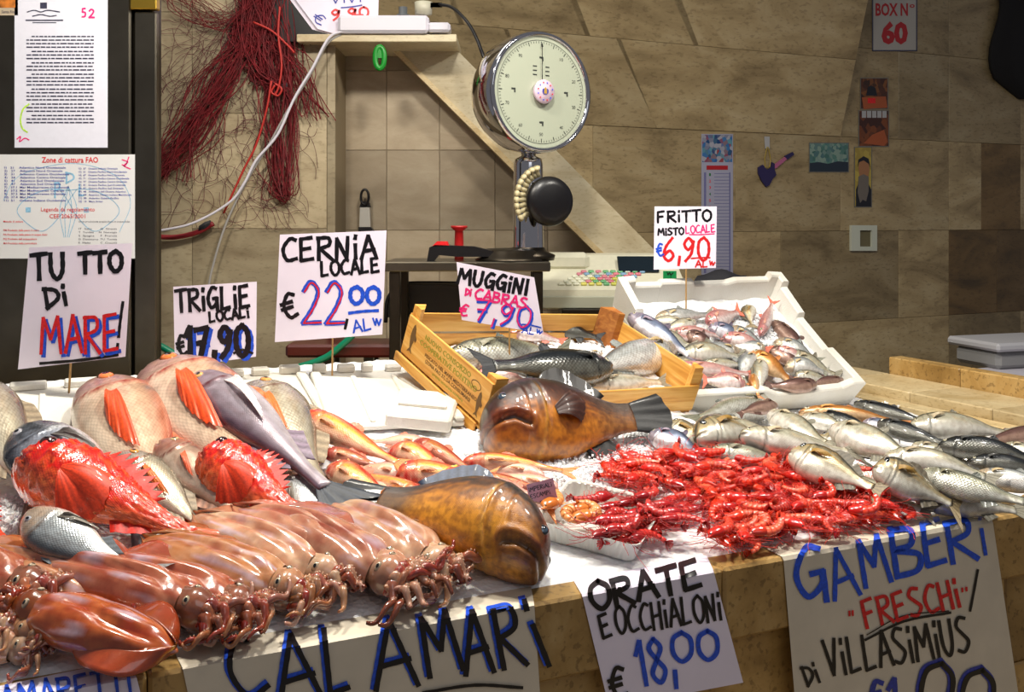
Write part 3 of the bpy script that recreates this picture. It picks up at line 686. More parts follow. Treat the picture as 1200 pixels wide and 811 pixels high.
# white neighbouring bench and bin
o = thing('white_bench', 'white worktop of the next stall at the right edge', 'table', ST(2.9, .9, 0)); 
mb = MB(); mb.box((2.92, .2, .86), (4.2, 1.62, .90), .006, fr=FRD); part('worktop', mb, [WPL], o)
for a, b in ((3.0, .3), (4.1, .3), (3.0, 1.5), (4.1, 1.5)):
    mb = MB(); mb.box((a-.03, b-.03, 0), (a+.03, b+.03, .86), fr=FRD); part('leg', mb, [DSTEEL], o)
bp = hit(1185, 431, 0, lambda x, y: .90)
o = thing('plastic_bin', 'grey white plastic tub beyond the counter at the right edge', 'bin', bp)
BF = (bp+np.array([.06, .12, 0]), np.array([.95, .3, 0]), np.array([-.3, .95, 0]), UP)
mb = MB(); mb.box((-.21, -.14, .0), (.21, .14, .085), .02, fr=BF); part('tub', mb, [simple('grey_plastic', '8c8c8c', .5)], o)
mb = MB(); mb.box((-.235, -.165, .085), (.235, .165, .125), .012, fr=BF); part('rim', mb, [simple('light_grey_plastic', 'b8b8bc', .5)], o)
# crushed ice bed over the counter (one countless mass)
def ice_h(s, t): return .9+((.18+(.045-.18)*sstep(.65, 1.35, s))*max(t-.02, 0))
ns, ntt = 300, 130; P = np.zeros((ns+1, ntt+1, 3))
for i in range(ns+1):
    for j in range(ntt+1):
        s_ = -1.75+3.66*i/ns; t_ = .055+1.36*j/ntt
        p = ST(s_, t_, 0); h = ice_h(s_, t_)
        rough = mnoise.noise(Vector((p[0]*28, p[1]*28, 0)))*.006+mnoise.noise(Vector((p[0]*70, p[1]*70, 3)))*.004
        z = h-.004+rough*min(1, (t_-.05)/.1)
        if j == 0 or j == ntt or i in (0, ns): z = .9 if j == 0 else h-.05
        P[i, j] = (p[0], p[1], z)
mb = MB(); mb.grid(P); o = link('crushed_ice', mb.mesh('crushed_ice', [ICE])); tag(o, 'white crushed ice bed spread over the sloping counter display', 'ice', kind='stuff')
mb = MB(); mb.poly([ST(-1.75, .06, .866), ST(1.91, .06, .866), ST(1.91, 1.41, .866), ST(-1.75, 1.41, .866)], UP, .0005)
mb = MB()
for (sa, sb) in ((-1.74, .6), (.6, 1.9)):
    za = ice_h(sa, 1.4)-.03; zb = ice_h(sb, 1.4)-.03
    mb.add([ST(sa, .07, .866), ST(sb, .07, .866), ST(sb, 1.40, .866), ST(sa, 1.40, .866), ST(sa, .07, .87), ST(sb, .07, .87), ST(sb, 1.40, zb), ST(sa, 1.40, za)],
       [(0, 3, 2, 1), (4, 5, 6, 7), (0, 1, 5, 4), (1, 2, 6, 5), (2, 3, 7, 6), (3, 0, 4, 7)])
part('ice_support', mb, [FOAM], ct)
def chips(name, pts, r0, r1, par=None):
    mb = MB(); 
    base = np.array([(0, 0, 1), (.9, 0, .2), (.2, .9, .1), (-.8, .4, -.1), (-.3, -.9, .2), (.5, -.6, -.4), (.1, .2, -.9)])
    fs = [(0, 1, 2), (0, 2, 3), (0, 3, 4), (0, 4, 5), (0, 5, 1), (6, 2, 1), (6, 3, 2), (6, 4, 3), (6, 5, 4), (6, 1, 5)]
    for p in pts:
        r = random.uniform(r0, r1); q = base*np.array([random.uniform(.6, 1.3) for _ in range(3)])
        a = random.uniform(0, 6.28); c_, s_ = math.cos(a), math.sin(a); R_ = np.array([[c_, -s_, 0], [s_, c_, 0], [0, 0, 1]])
        a = random.uniform(0, 6.28); c_, s_ = math.cos(a), math.sin(a); R2 = np.array([[1, 0, 0], [0, c_, -s_], [0, s_, c_]])
        mb.add(q@R_@R2*r+np.asarray(p), fs)
    return mb.mesh(name, [CHIP], smooth=False, fix=False)
pts = []
for (px0, px1, py0, py1, n) in ((560, 800, 490, 560, 900), (490, 720, 530, 580, 500), (0, 60, 580, 625, 200), (620, 720, 540, 575, 200), (730, 800, 500, 530, 220), (860, 1060, 470, 500, 120)):
    for _ in range(n): pts.append(hit(random.uniform(px0, px1), random.uniform(py0, py1), .002))
o = link('ice_chips', chips('ice_chips', pts, .003, .007)); tag(o, 'loose glassy ice chips around the large dark grouper', 'ice', kind='stuff')

# ------------------------------------------------------------------ polystyrene lids on the bed
def bedframe(px, py, lift=0, yaw=0):
    p = hit(px, py, lift); e = .05; x, y = p[0], p[1]
    X = nrm(np.array([D1[0]*e, D1[1]*e, bedz(x+D1[0]*e, y+D1[1]*e)-bedz(x, y)])); Y = nrm(np.array([D2[0]*e, D2[1]*e, bedz(x+D2[0]*e, y+D2[1]*e)-bedz(x, y)])); Z = nrm(np.cross(X, Y))
    c_, s_ = math.cos(yaw), math.sin(yaw); X, Y = X*c_+Y*s_, -X*s_+Y*c_
    return (p, X, Y, Z)
def foam_lid(px, py, w, d, yaw, lab, th=.022, lift=.0):
    fr = bedframe(px, py, lift, yaw); o = thing('foam_tray_cover', lab, 'foam cover', fr[0], 'polystyrene lids under the fish')
    mb = MB(); mb.box((0, -d, -.002), (w, 0, th*.6), .004, fr=fr); part('panel', mb, [FOAM], o)
    mb = MB()
    e = .028
    for k in range(5):     # broken rim along the back: lugs of differing width
        a = w*k/5+.008; b = w*(k+1)/5-random.uniform(.01, .035); mb.box((a, -e, th*.58), (b, 0, th*random.uniform(1.3, 1.7)), .004, fr=fr)
    mb.box((0, -d, th*.58), (e, -e-.01, th*1.15), .004, fr=fr); mb.box((w-e, -d, th*.58), (w, -e-.01, th*1.15), .004, fr=fr)
    part('rim', mb, [FOAM], o)
    for k in (1, 2):
        mb = MB(); mb.box((w*k/3-.008, -d+.02, th*.58), (w*k/3+.008, -e-.03, th*.85), .003, fr=fr); part('rib', mb, [FOAM], o)
    return o
foam_lid(-60, 466, .66, .42, 0, 'white polystyrene lid behind the fish at the left edge')
foam_lid(188, 449, .40, .36, -.03, 'white polystyrene lid behind the long grey dentex')
foam_lid(362, 440, .36, .44, -.12, 'white polystyrene lid beside the printed wooden crate', lift=.006)
# slab of foam tipped against the crate
fr = bedframe(455, 492, .012, -.5); o = thing('foam_block', 'thick broken polystyrene piece leaning by the printed crate side', 'foam block', fr[0])
mb = MB(); mb.box((0, -.05, -.002), (.17, .16, .035), .006, fr=fr); part('block', mb, [FOAM], o)
mb = MB(); mb.box((.02, .02, .034), (.15, .035, .044), .002, fr=fr); part('rib', mb, [FOAM], o)

# ------------------------------------------------------------------ boxes: frames from measured poses
def rotf(a, b, c):
    Rz = Matrix.Rotation(a, 3, 'Z'); Rx = Matrix.Rotation(b, 3, 'X'); Ry = Matrix.Rotation(c, 3, 'Y'); return np.array(Rz@Rx@Ry)
CO = np.array([-.0781, 2.5826, 1.0411]); CM = rotf(.6491, .3471, .0715); CWd, CDp, CH = .8156, .4417, .1356
CF = (CO, CM[:, 0], CM[:, 1], CM[:, 2])
def loc2w(fr, x, y, z): return fr[0]+fr[1]*x+fr[2]*y+fr[3]*z
def plane_fn(fr, z):
    p = loc2w(fr, 0, 0, z); n = fr[3]
    return lambda x, y: p[2]-((x-p[0])*n[0]+(y-p[1])*n[1])/n[2]
cr_ = thing('wooden_fish_crate', 'yellow poplar fish crate with printed side holding grey mullets', 'crate', CO)
th = .007
def slat(name, a, b, mat=WOOD, c=.0015):
    mb = MB(); mb.box(a, b, c, fr=None); me = mb.mesh(name, [mat], False)
    o = bpy.data.objects.new(name, me); COL.objects.link(o); o.parent = cr_; o.matrix_parent_inverse = Matrix.Translation(-cr_.location)
    o.matrix_basis = Matrix([[*[CM[r, k] for k in range(3)], CO[r]] for r in range(3)]+[[0, 0, 0, 1]]); return o
for k in range(6): slat('bottom_slat', (0, k*CDp/6+.003, -th), (CWd, (k+1)*CDp/6-.003, 0))
slat('side_board', (-th, 0, .014), (0, CDp, CH-.002), WOODY); slat('side_board', (CWd, 0, .01), (CWd+th, CDp, CH), WOODY)
slat('side_slat', (-2*th, .02, -.02), (-th-.0005, CDp+.015, .010), WOODY)
slat('front_board', (0, -th, .012), (CWd, 0, CH*.72)); slat('back_board', (0, CDp, .004), (CWd, CDp+th, CH*.5)); slat('back_board', (0, CDp, CH*.56), (CWd, CDp+th, CH))
def post(x, y, h, s=.036, mat=WOOD):
    mb = MB(); sx = 1 if x < CWd/2 else -1; sy = 1 if y < CDp/2 else -1
    tri = [(x, y), (x+sx*s, y), (x+sx*s*.35, y+sy*s*.9), (x, y+sy*s)]
    v = [(a, b, z) for z in (0, h) for a, b in tri]
    mb.add(v, [(0, 1, 2, 3), (4, 5, 6, 7), (0, 1, 5, 4), (1, 2, 6, 5), (2, 3, 7, 6), (3, 0, 4, 7)])
    me = mb.mesh('corner_post', [mat], False); o = bpy.data.objects.new('corner_post', me); COL.objects.link(o); o.parent = cr_; o.matrix_parent_inverse = Matrix.Translation(-cr_.location)
    o.matrix_basis = Matrix([[*[CM[r, k] for k in range(3)], CO[r]] for r in range(3)]+[[0, 0, 0, 1]])
post(.001, .001, CH+.012, .04); post(.001, CDp-.001, CH+.03, .04); post(CWd-.001, CDp-.001, CH+.03, .062, WOOD2); post(CWd-.001, .001, CH+.02, .04)
# nothing floats: foam block wedged under the crate's back edge
fr = (ST(.62, .98, bedz(*ST(.62, .98, 0)[:2])-.02), D1, D2, UP)
o = thing('foam_support', 'foam block wedged under the wooden crate', 'foam block', fr[0]); mb = MB(); mb.box((-.15, .12, -.03), (.2, .26, .05), .004, fr=fr); part('block', mb, [FOAM], o)
# foam fish box
BO = np.array([.5404, 3.1575, .9633]); BM = rotf(.3794, .6029, 0); BW, BD, BH = .7135, .5893, .0843
BFR = (BO, BM[:, 0], BM[:, 1], BM[:, 2])
fb = thing('foam_fish_box', 'white polystyrene box tipped forward full of mixed small fish', 'box', BO)
mb = MB(); mb.box((.01, .01, -.03), (BW-.01, BD-.01, -.008), .006, fr=BFR); part('bottom', mb, [FOAM], fb)
def wall_strip(prof, name):   # prof: list of (x,y,ztop) path, thickness inward
    mb = MB(); P = []
    ctr = np.array([BW/2, BD/2])
    for (x, y, z) in prof:
        d = np.array([0, 0.])
        if abs(x) < .02: d[0] = 1
        if abs(x-BW) < .02: d[0] = -1
        if abs(y) < .02: d[1] = 1
        if abs(y-BD) < .02: d[1] = -1
        k = .032
        P.append([loc2w(BFR, x+d[0]*.012, y+d[1]*.012, -.028), loc2w(BFR, x, y, z-.004), loc2w(BFR, x+d[0]*.005, y+d[1]*.005, z), loc2w(BFR, x+d[0]*(k-.005), y+d[1]*(k-.005), z), loc2w(BFR, x+d[0]*k, y+d[1]*k, z-.006), loc2w(BFR, x+d[0]*(k+.008), y+d[1]*(k+.008), -.01)])
    mb.grid(np.array(P), wrapj=True); b = 0; n = len(P); mb.f += [tuple(range(6)), tuple((n-1)*6+j for j in range(6))[::-1]]; mb.m += [0, 0]
    return part(name, mb, [FOAM], fb)
B1 = BH; k = BW
wall_strip([(0, BD, B1+.025), (.06, BD, B1+.03), (.065, BD, B1), (.17, BD, B1), (.175, BD, B1+.012), (.31, BD, B1+.012), (.315, BD, B1-.002), (.46, BD, B1), (.50, BD, B1+.012), (k-.07, BD, B1+.012), (k-.065, BD, B1+.035), (k, BD, B1+.03)], 'back_wall')
wall_strip([(k, BD, B1+.03), (k, BD-.06, B1+.028), (k, BD-.065, B1+.004), (k, BD*.66, B1-.01), (k, BD*.65, B1-.03), (k, BD*.35, B1-.03), (k, BD*.33, B1-.012), (k, .06, B1-.002), (k, 0, B1)], 'side_wall')
wall_strip([(k, 0, B1), (k-.05, 0, B1), (k-.09, 0, B1-.02), (k*.6, 0, B1-.028), (k*.5, 0, B1-.026), (.3, 0, B1-.004), (0, 0, B1)], 'front_wall')
wall_strip([(0, 0, B1), (0, .15, B1), (0, .16, B1-.02), (0, .4, B1-.02), (0, .42, B1+.012), (0, BD, B1+.025)], 'side_wall')
fr = (ST(1.45, 1.55, .86), D1, D2, UP)
o = thing('foam_support', 'foam block holding up the back of the white fish box', 'foam block', fr[0]); mb = MB(); mb.box((-.2, .0, 0), (.4, .2, .24), .004, fr=fr); part('block', mb, [FOAM], o)
# ice inside crate and box
def icefill(fr, w, d, z, lab, n, rx, ry):
    P = np.zeros((40, 30, 3))
    for i in range(40):
        for j in range(30):
            x = .008+(w-.016)*i/39; y = .008+(d-.016)*j/29
            zz = z+.012*mnoise.noise(Vector((x*14, y*14, z)))+.006*mnoise.noise(Vector((x*50, y*50, 1)))
            zz += rx(x/w, y/d)
            P[i, j] = loc2w(fr, x, y, max(.002, zz))
    mb = MB(); mb.grid(P); o = link('crushed_ice', mb.mesh('crushed_ice', [ICE])); tag(o, lab, 'ice', kind='stuff')
    pts = []
    for _ in range(n):
        x, y = ry(); pts.append(loc2w(fr, x*w, y*d, z+rx(x, y)+.012*mnoise.noise(Vector((x*w*14, y*d*14, z)))+random.uniform(-.001, .006)))
    o2 = link('ice_chips', chips('ice_chips', pts, .003, .008)); tag(o2, lab.replace('crushed ice', 'loose ice lumps'), 'ice', kind='stuff')
icefill(CF, CWd, CDp, .03, 'crushed ice between the grey mullets in the wooden crate', 800, lambda x, y: .035*math.exp(-((x-.78)/.25)**2-((y-.62)/.35)**2), lambda: (random.gauss(.72, .14) % 1, random.gauss(.6, .2) % 1))
icefill(BFR, BW, BD, .012, 'crushed ice among the mixed small fish in the foam box', 620, lambda x, y: .028*math.exp(-((x-.66)/.16)**2-((y-.6)/.2)**2), lambda: (random.gauss(.68, .09) % 1, random.gauss(.60, .11) % 1))
# counter continues under the boxes to the rear
mb = MB(); mb.box((-1.2, 1.42, .86), (1.99, 1.9, .895), .004, fr=FRD); part('rear_shelf', mb, [MLEDGE], ct)
# ------------------------------------------------------------------ fish laid out on the ice
G_BIG = 'large fish at the left of the counter'
fish('bream', 'pale_bream', (-75, 445), (62, 612), 78, 'pale pinkish bream cut by the left edge of the picture', 'R', .10, .04, .5, var=1)
fish('bream', 'grey_bream', (24, 500), (190, 625), 92, 'dark grey backed bream between the red scorpionfish and the lid', 'D', .095, .03, .55, var=0)
fish('bream', 'red_bream', (108, 448), (232, 645), 92, 'pink bream with orange fin, left of the biggest pink bream', 'R', .07, .03, .6, var=0)
fish('bream', 'red_bream', (176, 427), (345, 640), 106, 'biggest pink bream with an orange rimmed eye, under the price card', 'R', .085, .045, .62, var=1)
fish('bream', 'pale_bream', (288, 452), (408, 600), 48, 'slim pale bream behind the long grey dentex', 'R', .055, .03, .55, var=0)
fish('dentex', 'dentex', (226, 438), (418, 600), 62, 'long smooth grey violet dentex lying diagonally by the big bream', 'D', .135, .075, .5, var=0)
fish('bream', 'brown_bream', (188, 522), (300, 628), 54, 'brownish bream with a small red fin between the two scorpionfish', 'U', .085, .04, .55, var=3)
fish('bream', 'pale_bream', (136, 536), (262, 640), 50, 'silver bream with orange eye behind the large scorpionfish', 'U', .075, .03, .5, var=3)
fish('bream', 'white_bream', (330, 552), (400, 650), 50, 'small silver bream beside the tail of the second scorpionfish', 'U', .05, .02, .5, var=1)
fish('scorpionfish', 'scorpionfish', (-95, 560), (32, 662), 46, 'red scorpionfish tail poking in at the left edge', 'U', .06, .03, .5, var=1)
fish('bream', 'white_bream', (30, 598), (188, 676), 60, 'white bellied silver bream lying in front of the large scorpionfish', 'D', .125, .085, .6, var=1)
fish('scorpionfish', 'scorpionfish', (26, 538), (268, 646), 82, 'larger bright red scorpionfish with knobbly head at the left', 'U', .12, .055, .5, var=0)
fish('scorpionfish', 'scorpionfish', (240, 530), (384, 614), 66, 'smaller bright red scorpionfish right of the brownish bream', 'U', .11, .05, .5, var=2)
G_RM = 'red mullets in the middle of the counter'
RM = [
 ('red_mullet', (470, 548), (552, 590), 24, 'U', .02, 0, 'red mullet half buried behind the olive one'),
 ('pale_red_mullet', (500, 521), (424, 518), 15, 'U', .02, 1, 'thin pale red mullet lying furthest back on the white foam'),
 ('pale_red_mullet', (478, 558), (400, 545), 22, 'U', .028, 0, 'whitish red mullet with its belly up in the row'),
 ('dark_red_mullet', (379, 530), (458, 548), 17, 'U', .04, 0, 'small dark red mullet under the topmost long one'),
 ('red_mullet', (498, 588), (396, 546), 22, 'U', .04, 3, 'yellow streaked red mullet pointing away from the dentex'),
 ('red_mullet', (384, 546), (474, 592), 30, 'U', .055, 0, 'pinkish red mullet lying beside the dentex tail'),
 ('red_mullet', (353, 489), (490, 556), 28, 'U', .055, 3, 'longest yellow streaked red mullet at the back, beside the dentex'),
 ('dark_red_mullet', (484, 517), (572, 560), 20, 'U', .05, 0, 'wine red mullet sloping down at the back of the heap'),
 ('red_mullet', (456, 524), (535, 562), 26, 'U', .055, 1, 'pink headed red mullet in front of the wine red one'),
 ('pale_red_mullet', (640, 558), (520, 545), 15, 'U', .03, 1, 'thin pale red mullet pointing to the prawn tray'),
 ('red_mullet', (540, 541), (684, 555), 18, 'U', .04, 1, 'longest thin red mullet with a yellow tail on the ice'),
 ('pale_red_mullet', (655, 572), (552, 552), 16, 'U', .035, 0, 'pale red mullet second from the yellow tail'),
 ('red_mullet', (464, 554), (590, 560), 27, 'U', .06, 0, 'red mullet with a pink snout left of the red tilefish'),
 ('dark_red_mullet', (546, 560), (662, 580), 15, 'U', .05, 1, 'slim dark red mullet right of the red tilefish'),
 ('pale_red_mullet', (490, 572), (540, 606), 24, 'U', .045, 0, 'stubby whitish red mullet below the tilefish head'),
 ('pale_red_mullet', (563, 568), (660, 600), 25, 'U', .055, 0, 'plump pale red mullet against the small pink price card'),
 ('red_mullet', (546, 584), (618, 618), 28, 'U', .05, 2, 'red and white mullet behind the golden grouper head'),
 ('olive_red_mullet', (438, 582), (532, 612), 32, 'U', .075, 0, 'olive yellow mullet with a red eye above the grouper tail'),
 ('red_mullet', (586, 606), (520, 586), 20, 'U', .04, 1, 'red mullet tucked under the tilefish'),
 ('pale_red_mullet', (424, 572), (500, 600), 22, 'U', .03, 1, 'pale red mullet under the olive one'),
]
for sp, n, t, h, up, l, v, lab in RM: fish('red_mullet', sp, n, t, h, lab, up, l, l-.012, .45, v, group=G_RM)
fish('tilefish', 'tilefish', (550, 548), (516, 640), 42, 'round headed red fish with a yellow eye rising from the mullets', 'L', .085, .03, .7)
GP = fishlib('grouper', 0)
fish('grouper', 'grouper', (563, 500), (782, 486), 92, 'large dark brown grouper lying against the wooden crate', 'U', .065, .07, .62, wf=1.1, parts=build_fish('grouper', -.01, .0, 1))
fish('grouper', 'golden_grouper', (645, 652), (392, 583), 92, 'golden brown grouper with its head on the stone edge', 'U', .06, .07, .5, wf=1.1, parts=build_fish('golden_grouper', .07, .0, 1))
# grey mullets and breams at the right
G_RT = 'silver fish piled at the right end of the counter'
RT = [
 ('pale_mullet', (905, 522), (800, 508), 22, 'U', .02, 'mostly hidden pale fish just above the prawns'),
 ('pale_mullet', (985, 548), (1060, 580), 24, 'U', .02, 'mostly hidden pale fish under the spiny backed bream'),
 ('pale_mullet', (1010, 520), (1090, 545), 24, 'U', .02, 'hidden pale fish in the middle of the silver pile'),
 ('pale_mullet', (1090, 530), (1180, 560), 24, 'U', .02, 'hidden pale fish under the black backed pair'),
 ('striped_mullet', (905, 478), (808, 492), 22, 'U', .04, 'thin striped mullet right below the foam box corner'),
 ('brown_mullet', (911, 474), (860, 484), 15, 'U', .065, 'small brown headed fish below the foam box front'),
 ('blue_mullet', (760, 507), (832, 542), 30, 'U', .035, 'dark blue grey fish beside the grouper tail'),
 ('gold_bream', (783, 495), (850, 530), 30, 'U', .045, 'pale gold fish right of the dark blue grey one'),
 ('dark_mullet', (1000, 474), (1104, 500), 17, 'U', .05, 'black backed fish nearest the raised stone ledge'),
 ('orange_fish', (935, 482), (1080, 500), 17, 'U', .06, 'long orange sided dark fish along the foam box front'),
 ('dark_mullet', (954, 484), (1040, 508), 20, 'U', .055, 'dark grey mullet just right of the white bellied one'),
 ('pale_mullet', (938, 488), (1005, 510), 20, 'U', .05, 'small pale mullet between two dark ones'),
 ('pale_mullet', (822, 494), (952, 520), 27, 'U', .06, 'long pale mullet across the back, left of centre'),
 ('pale_mullet', (902, 487), (980, 528), 30, 'U', .07, 'white bellied mullet sloping down under the foam box'),
 ('gold_bream', (816, 508), (920, 518), 34, 'U', .06, 'gold cheeked bream with a black eye behind the prawns'),
 ('striped_mullet', (832, 528), (945, 548), 26, 'U', .045, 'striped mullet half covered by the prawns'),
 ('gold_bream', (955, 512), (1050, 545), 24, 'U', .055, 'golden backed fish between two large white bellies'),
 ('pale_mullet', (866, 508), (1018, 530), 30, 'U', .08, 'white bellied mullet pointing left in the middle'),
 ('dark_mullet', (1028, 497), (1122, 525), 22, 'U', .065, 'black backed mullet behind the big white bellied one'),
 ('blue_mullet', (1010, 494), (1060, 512), 16, 'U', .05, 'small blue backed fish at the back of the pile'),
 ('pale_mullet', (973, 500), (1092, 545), 38, 'U', .095, 'biggest white bellied mullet in the centre of the pile'),
 ('pale_mullet', (1065, 498), (1205, 512), 31, 'U', .08, 'large pale fish with reddish gill by the stone ledge'),
 ('brown_mullet', (1232, 502), (1125, 522), 20, 'U', .07, 'violet brown fish tail to the left at the picture edge'),
 ('pale_mullet', (1068, 524), (1145, 548), 24, 'U', .06, 'pale mullet right of the biggest white belly'),
 ('dark_mullet', (1098, 520), (1250, 552), 27, 'U', .085, 'long black fish with bluish snout at the right'),
 ('pale_mullet', (1174, 522), (1250, 545), 22, 'U', .085, 'pink white snout cut by the right picture edge'),
 ('dark_mullet', (1134, 540), (1260, 562), 24, 'U', .09, 'shorter black fish right below the long black one'),
 ('pale_mullet', (970, 555), (1105, 602), 30, 'U', .045, 'white bellied mullet along the edge of the prawns'),
 ('gold_bream', (926, 532), (1042, 582), 46, 'U', .085, 'spiny backed silver bream above the prawn heap'),
 ('pale_mullet', (1034, 534), (1180, 568), 30, 'U', .095, 'pale mullet in front of the two black ones'),
 ('pale_mullet', (1072, 582), (1215, 600), 32, 'U', .04, 'lowest white bellied fish near the brown paper sign'),
 ('silver_mullet', (1138, 556), (1270, 585), 26, 'U', .07, 'greenish silver mullet leaving at the right edge'),
 ('striped_mullet', (1078, 553), (1230, 592), 32, 'U', .09, 'striped silver mullet in the front right corner'),
 ('gold_bream', (1022, 548), (1132, 600), 44, 'U', .105, 'bream with a folded fin, tail pointing down to the sign'),
]
for i, (sp, n, t, h, up, l, lab) in enumerate(RT):
    fish('bream' if 'bream' in sp else 'grey_mullet', sp, n, t, h*.86, lab, up, l, l-.02 if i != 33 else .03, .45, i % 5, group=G_RT)
# crate contents
cs = plane_fn(CF, .035); CN = CM[:, 2]
G_CR = 'mullets in the wooden crate'
for sp, n, t, h, l, v, lab in [
 ('dark_mullet', (635, 378), (712, 398), 18, .04, 0, 'dark mullet at the back of the wooden crate'),
 ('pink_fish', (596, 389), (668, 402), 13, .03, 1, 'thin pinkish fish behind the price card stick'),
 ('pink_fish', (560, 436), (630, 452), 18, .02, 1, 'pinkish fish in the front left corner of the crate'),
 ('silver_mullet', (708, 415), (650, 428), 13, .02, 0, 'small silvery head poking from the crate ice'),
 ('striped_mullet', (526, 416), (682, 412), 34, .05, 0, 'striped grey mullet with its tail to the ice'),
 ('silver_mullet', (788, 412), (672, 440), 38, .05, 3, 'silver mullet with a pale head facing right'),
 ('pale_mullet', (690, 452), (790, 446), 20, .03, 0, 'white bellied mullet along the crate front board'),
 ('dark_mullet', (716, 434), (548, 430), 38, .075, 3, 'dark scaly mullet across the front of the crate')]:
    fish('grey_mullet' if 'pink' not in sp else 'small_fish', sp, n, t, h, lab, 'U', l, l, .45, v, group=G_CR, surf=cs, base=CN)
# foam box contents
bs_ = plane_fn(BFR, .02); BN = BM[:, 2]
G_FB = 'small mixed fish in the foam box'
specs = [
 ('silver_mullet', (775, 372), (835, 368), 15, .02, 'pale fish at the back left corner'),
 ('pale_mullet', (800, 380), (756, 377), 12, .03, 'slim pale fish along the back left'),
 ('brown_mullet', (832, 370), (858, 380), 11, .03, 'small brown fish at the back centre'),
 ('pink_fish', (832, 378), (868, 366), 18, .04, 'pink and yellow striped fish at the back'),
 ('gold_bream', (880, 360), (884, 382), 15, .04, 'small brown gold fish standing at the back'),
 ('pink_fish', (893, 388), (906, 352), 12, .04, 'pink fish with its forked tail sticking up'),
 ('brown_mullet', (910, 380), (950, 430), 15, .02, 'brown fish along the right side of the box'),
 ('silver_mullet', (858, 388), (905, 410), 20, .035, 'silver fish under the ice lumps'),
 ('blue_mullet', (835, 385), (880, 402), 16, .03, 'bluish fish left of the ice lumps'),
 ('pink_fish', (790, 392), (850, 396), 12, .03, 'rosy fish in the upper left heap'),
 ('pale_mullet', (812, 378), (775, 386), 13, .04, 'short pale fish near the back left corner'),
 ('pink_fish', (852, 396), (902, 412), 14, .05, 'salmon pink fish crossing the centre'),
 ('brown_mullet', (808, 392), (845, 404), 22, .05, 'dark brown headed fish in the upper left'),
 ('pale_mullet', (775, 395), (812, 408), 18, .045, 'pearly short fish right of the blue diagonal one'),
 ('pink_fish', (772, 402), (822, 400), 12, .03, 'reddish fish under the pearly one'),
 ('silver_mullet', (862, 412), (798, 408), 16, .05, 'silver fish across the middle left'),
 ('pale_mullet', (806, 415), (872, 420), 20, .06, 'long white fish in the middle left'),
 ('silver_mullet', (893, 408), (858, 402), 18, .055, 'silver fish right of the pink crossing one'),
 ('pale_mullet', (828, 428), (876, 428), 12, .055, 'thin white fish below the middle left one'),
 ('brown_mullet', (905, 410), (938, 440), 16, .03, 'brown fish behind the orange one'),
 ('orange_fish', (884, 416), (930, 448), 19, .06, 'bright orange brown fish right of centre'),
 ('silver_mullet', (912, 402), (960, 425), 15, .045, 'silver fish at the lower edge of the ice lumps'),
 ('pale_mullet', (930, 416), (984, 440), 19, .045, 'pale fish along the lower right wall'),
 ('pink_fish', (915, 410), (950, 424), 10, .055, 'tiny pink fish beside the ice lumps'),
 ('silver_mullet', (925, 430), (970, 440), 16, .05, 'grey white fish in the lower right'),
 ('pale_mullet', (936, 440), (975, 446), 13, .045, 'small pale fish in the lower right corner'),
 ('brown_mullet', (985, 445), (945, 452), 9, .045, 'thin brown fish in the front right corner'),
 ('pale_mullet', (810, 428), (765, 420), 16, .04, 'pale fish beside the wooden crate'),
 ('pink_fish', (800, 432), (885, 440), 14, .06, 'pale rosy fish above the front lip'),
 ('silver_mullet', (885, 418), (872, 446), 20, .06, 'silver fish pointing up left of the orange one'),
 ('silver_mullet', (830, 443), (868, 448), 13, .04, 'silver fish half under the rosy one'),
 ('pale_mullet', (893, 424), (892, 462), 18, .07, 'white fish curved over the front lip'),
 ('brown_mullet', (952, 449), (898, 450), 14, .07, 'dark brown fish lying on the front lip'),
 ('pink_fish', (868, 450), (824, 446), 18, .07, 'red gilled fish hanging at the front left'),
 ('orange_fish', (884, 440), (892, 466), 10, .075, 'small orange fish drooping over the front lip'),
 ('blue_mullet', (744, 373), (816, 421), 20, .075, 'long blue silver fish lying diagonally at the left wall')]
for i, (sp, n, t, h, l, lab) in enumerate(specs):
    m_ = np.array([(n[0]+t[0])/2, (n[1]+t[1])/2]); n = m_+(np.array(n)-m_)*1.22; t = m_+(np.array(t)-m_)*1.22
    fish('small_fish', sp, n, t, h*1.2, lab, 'U', l*.8+.012, l*.8+.008, .35, i % 5, group=G_FB, surf=bs_, base=BN, drop=('anal_fin',))

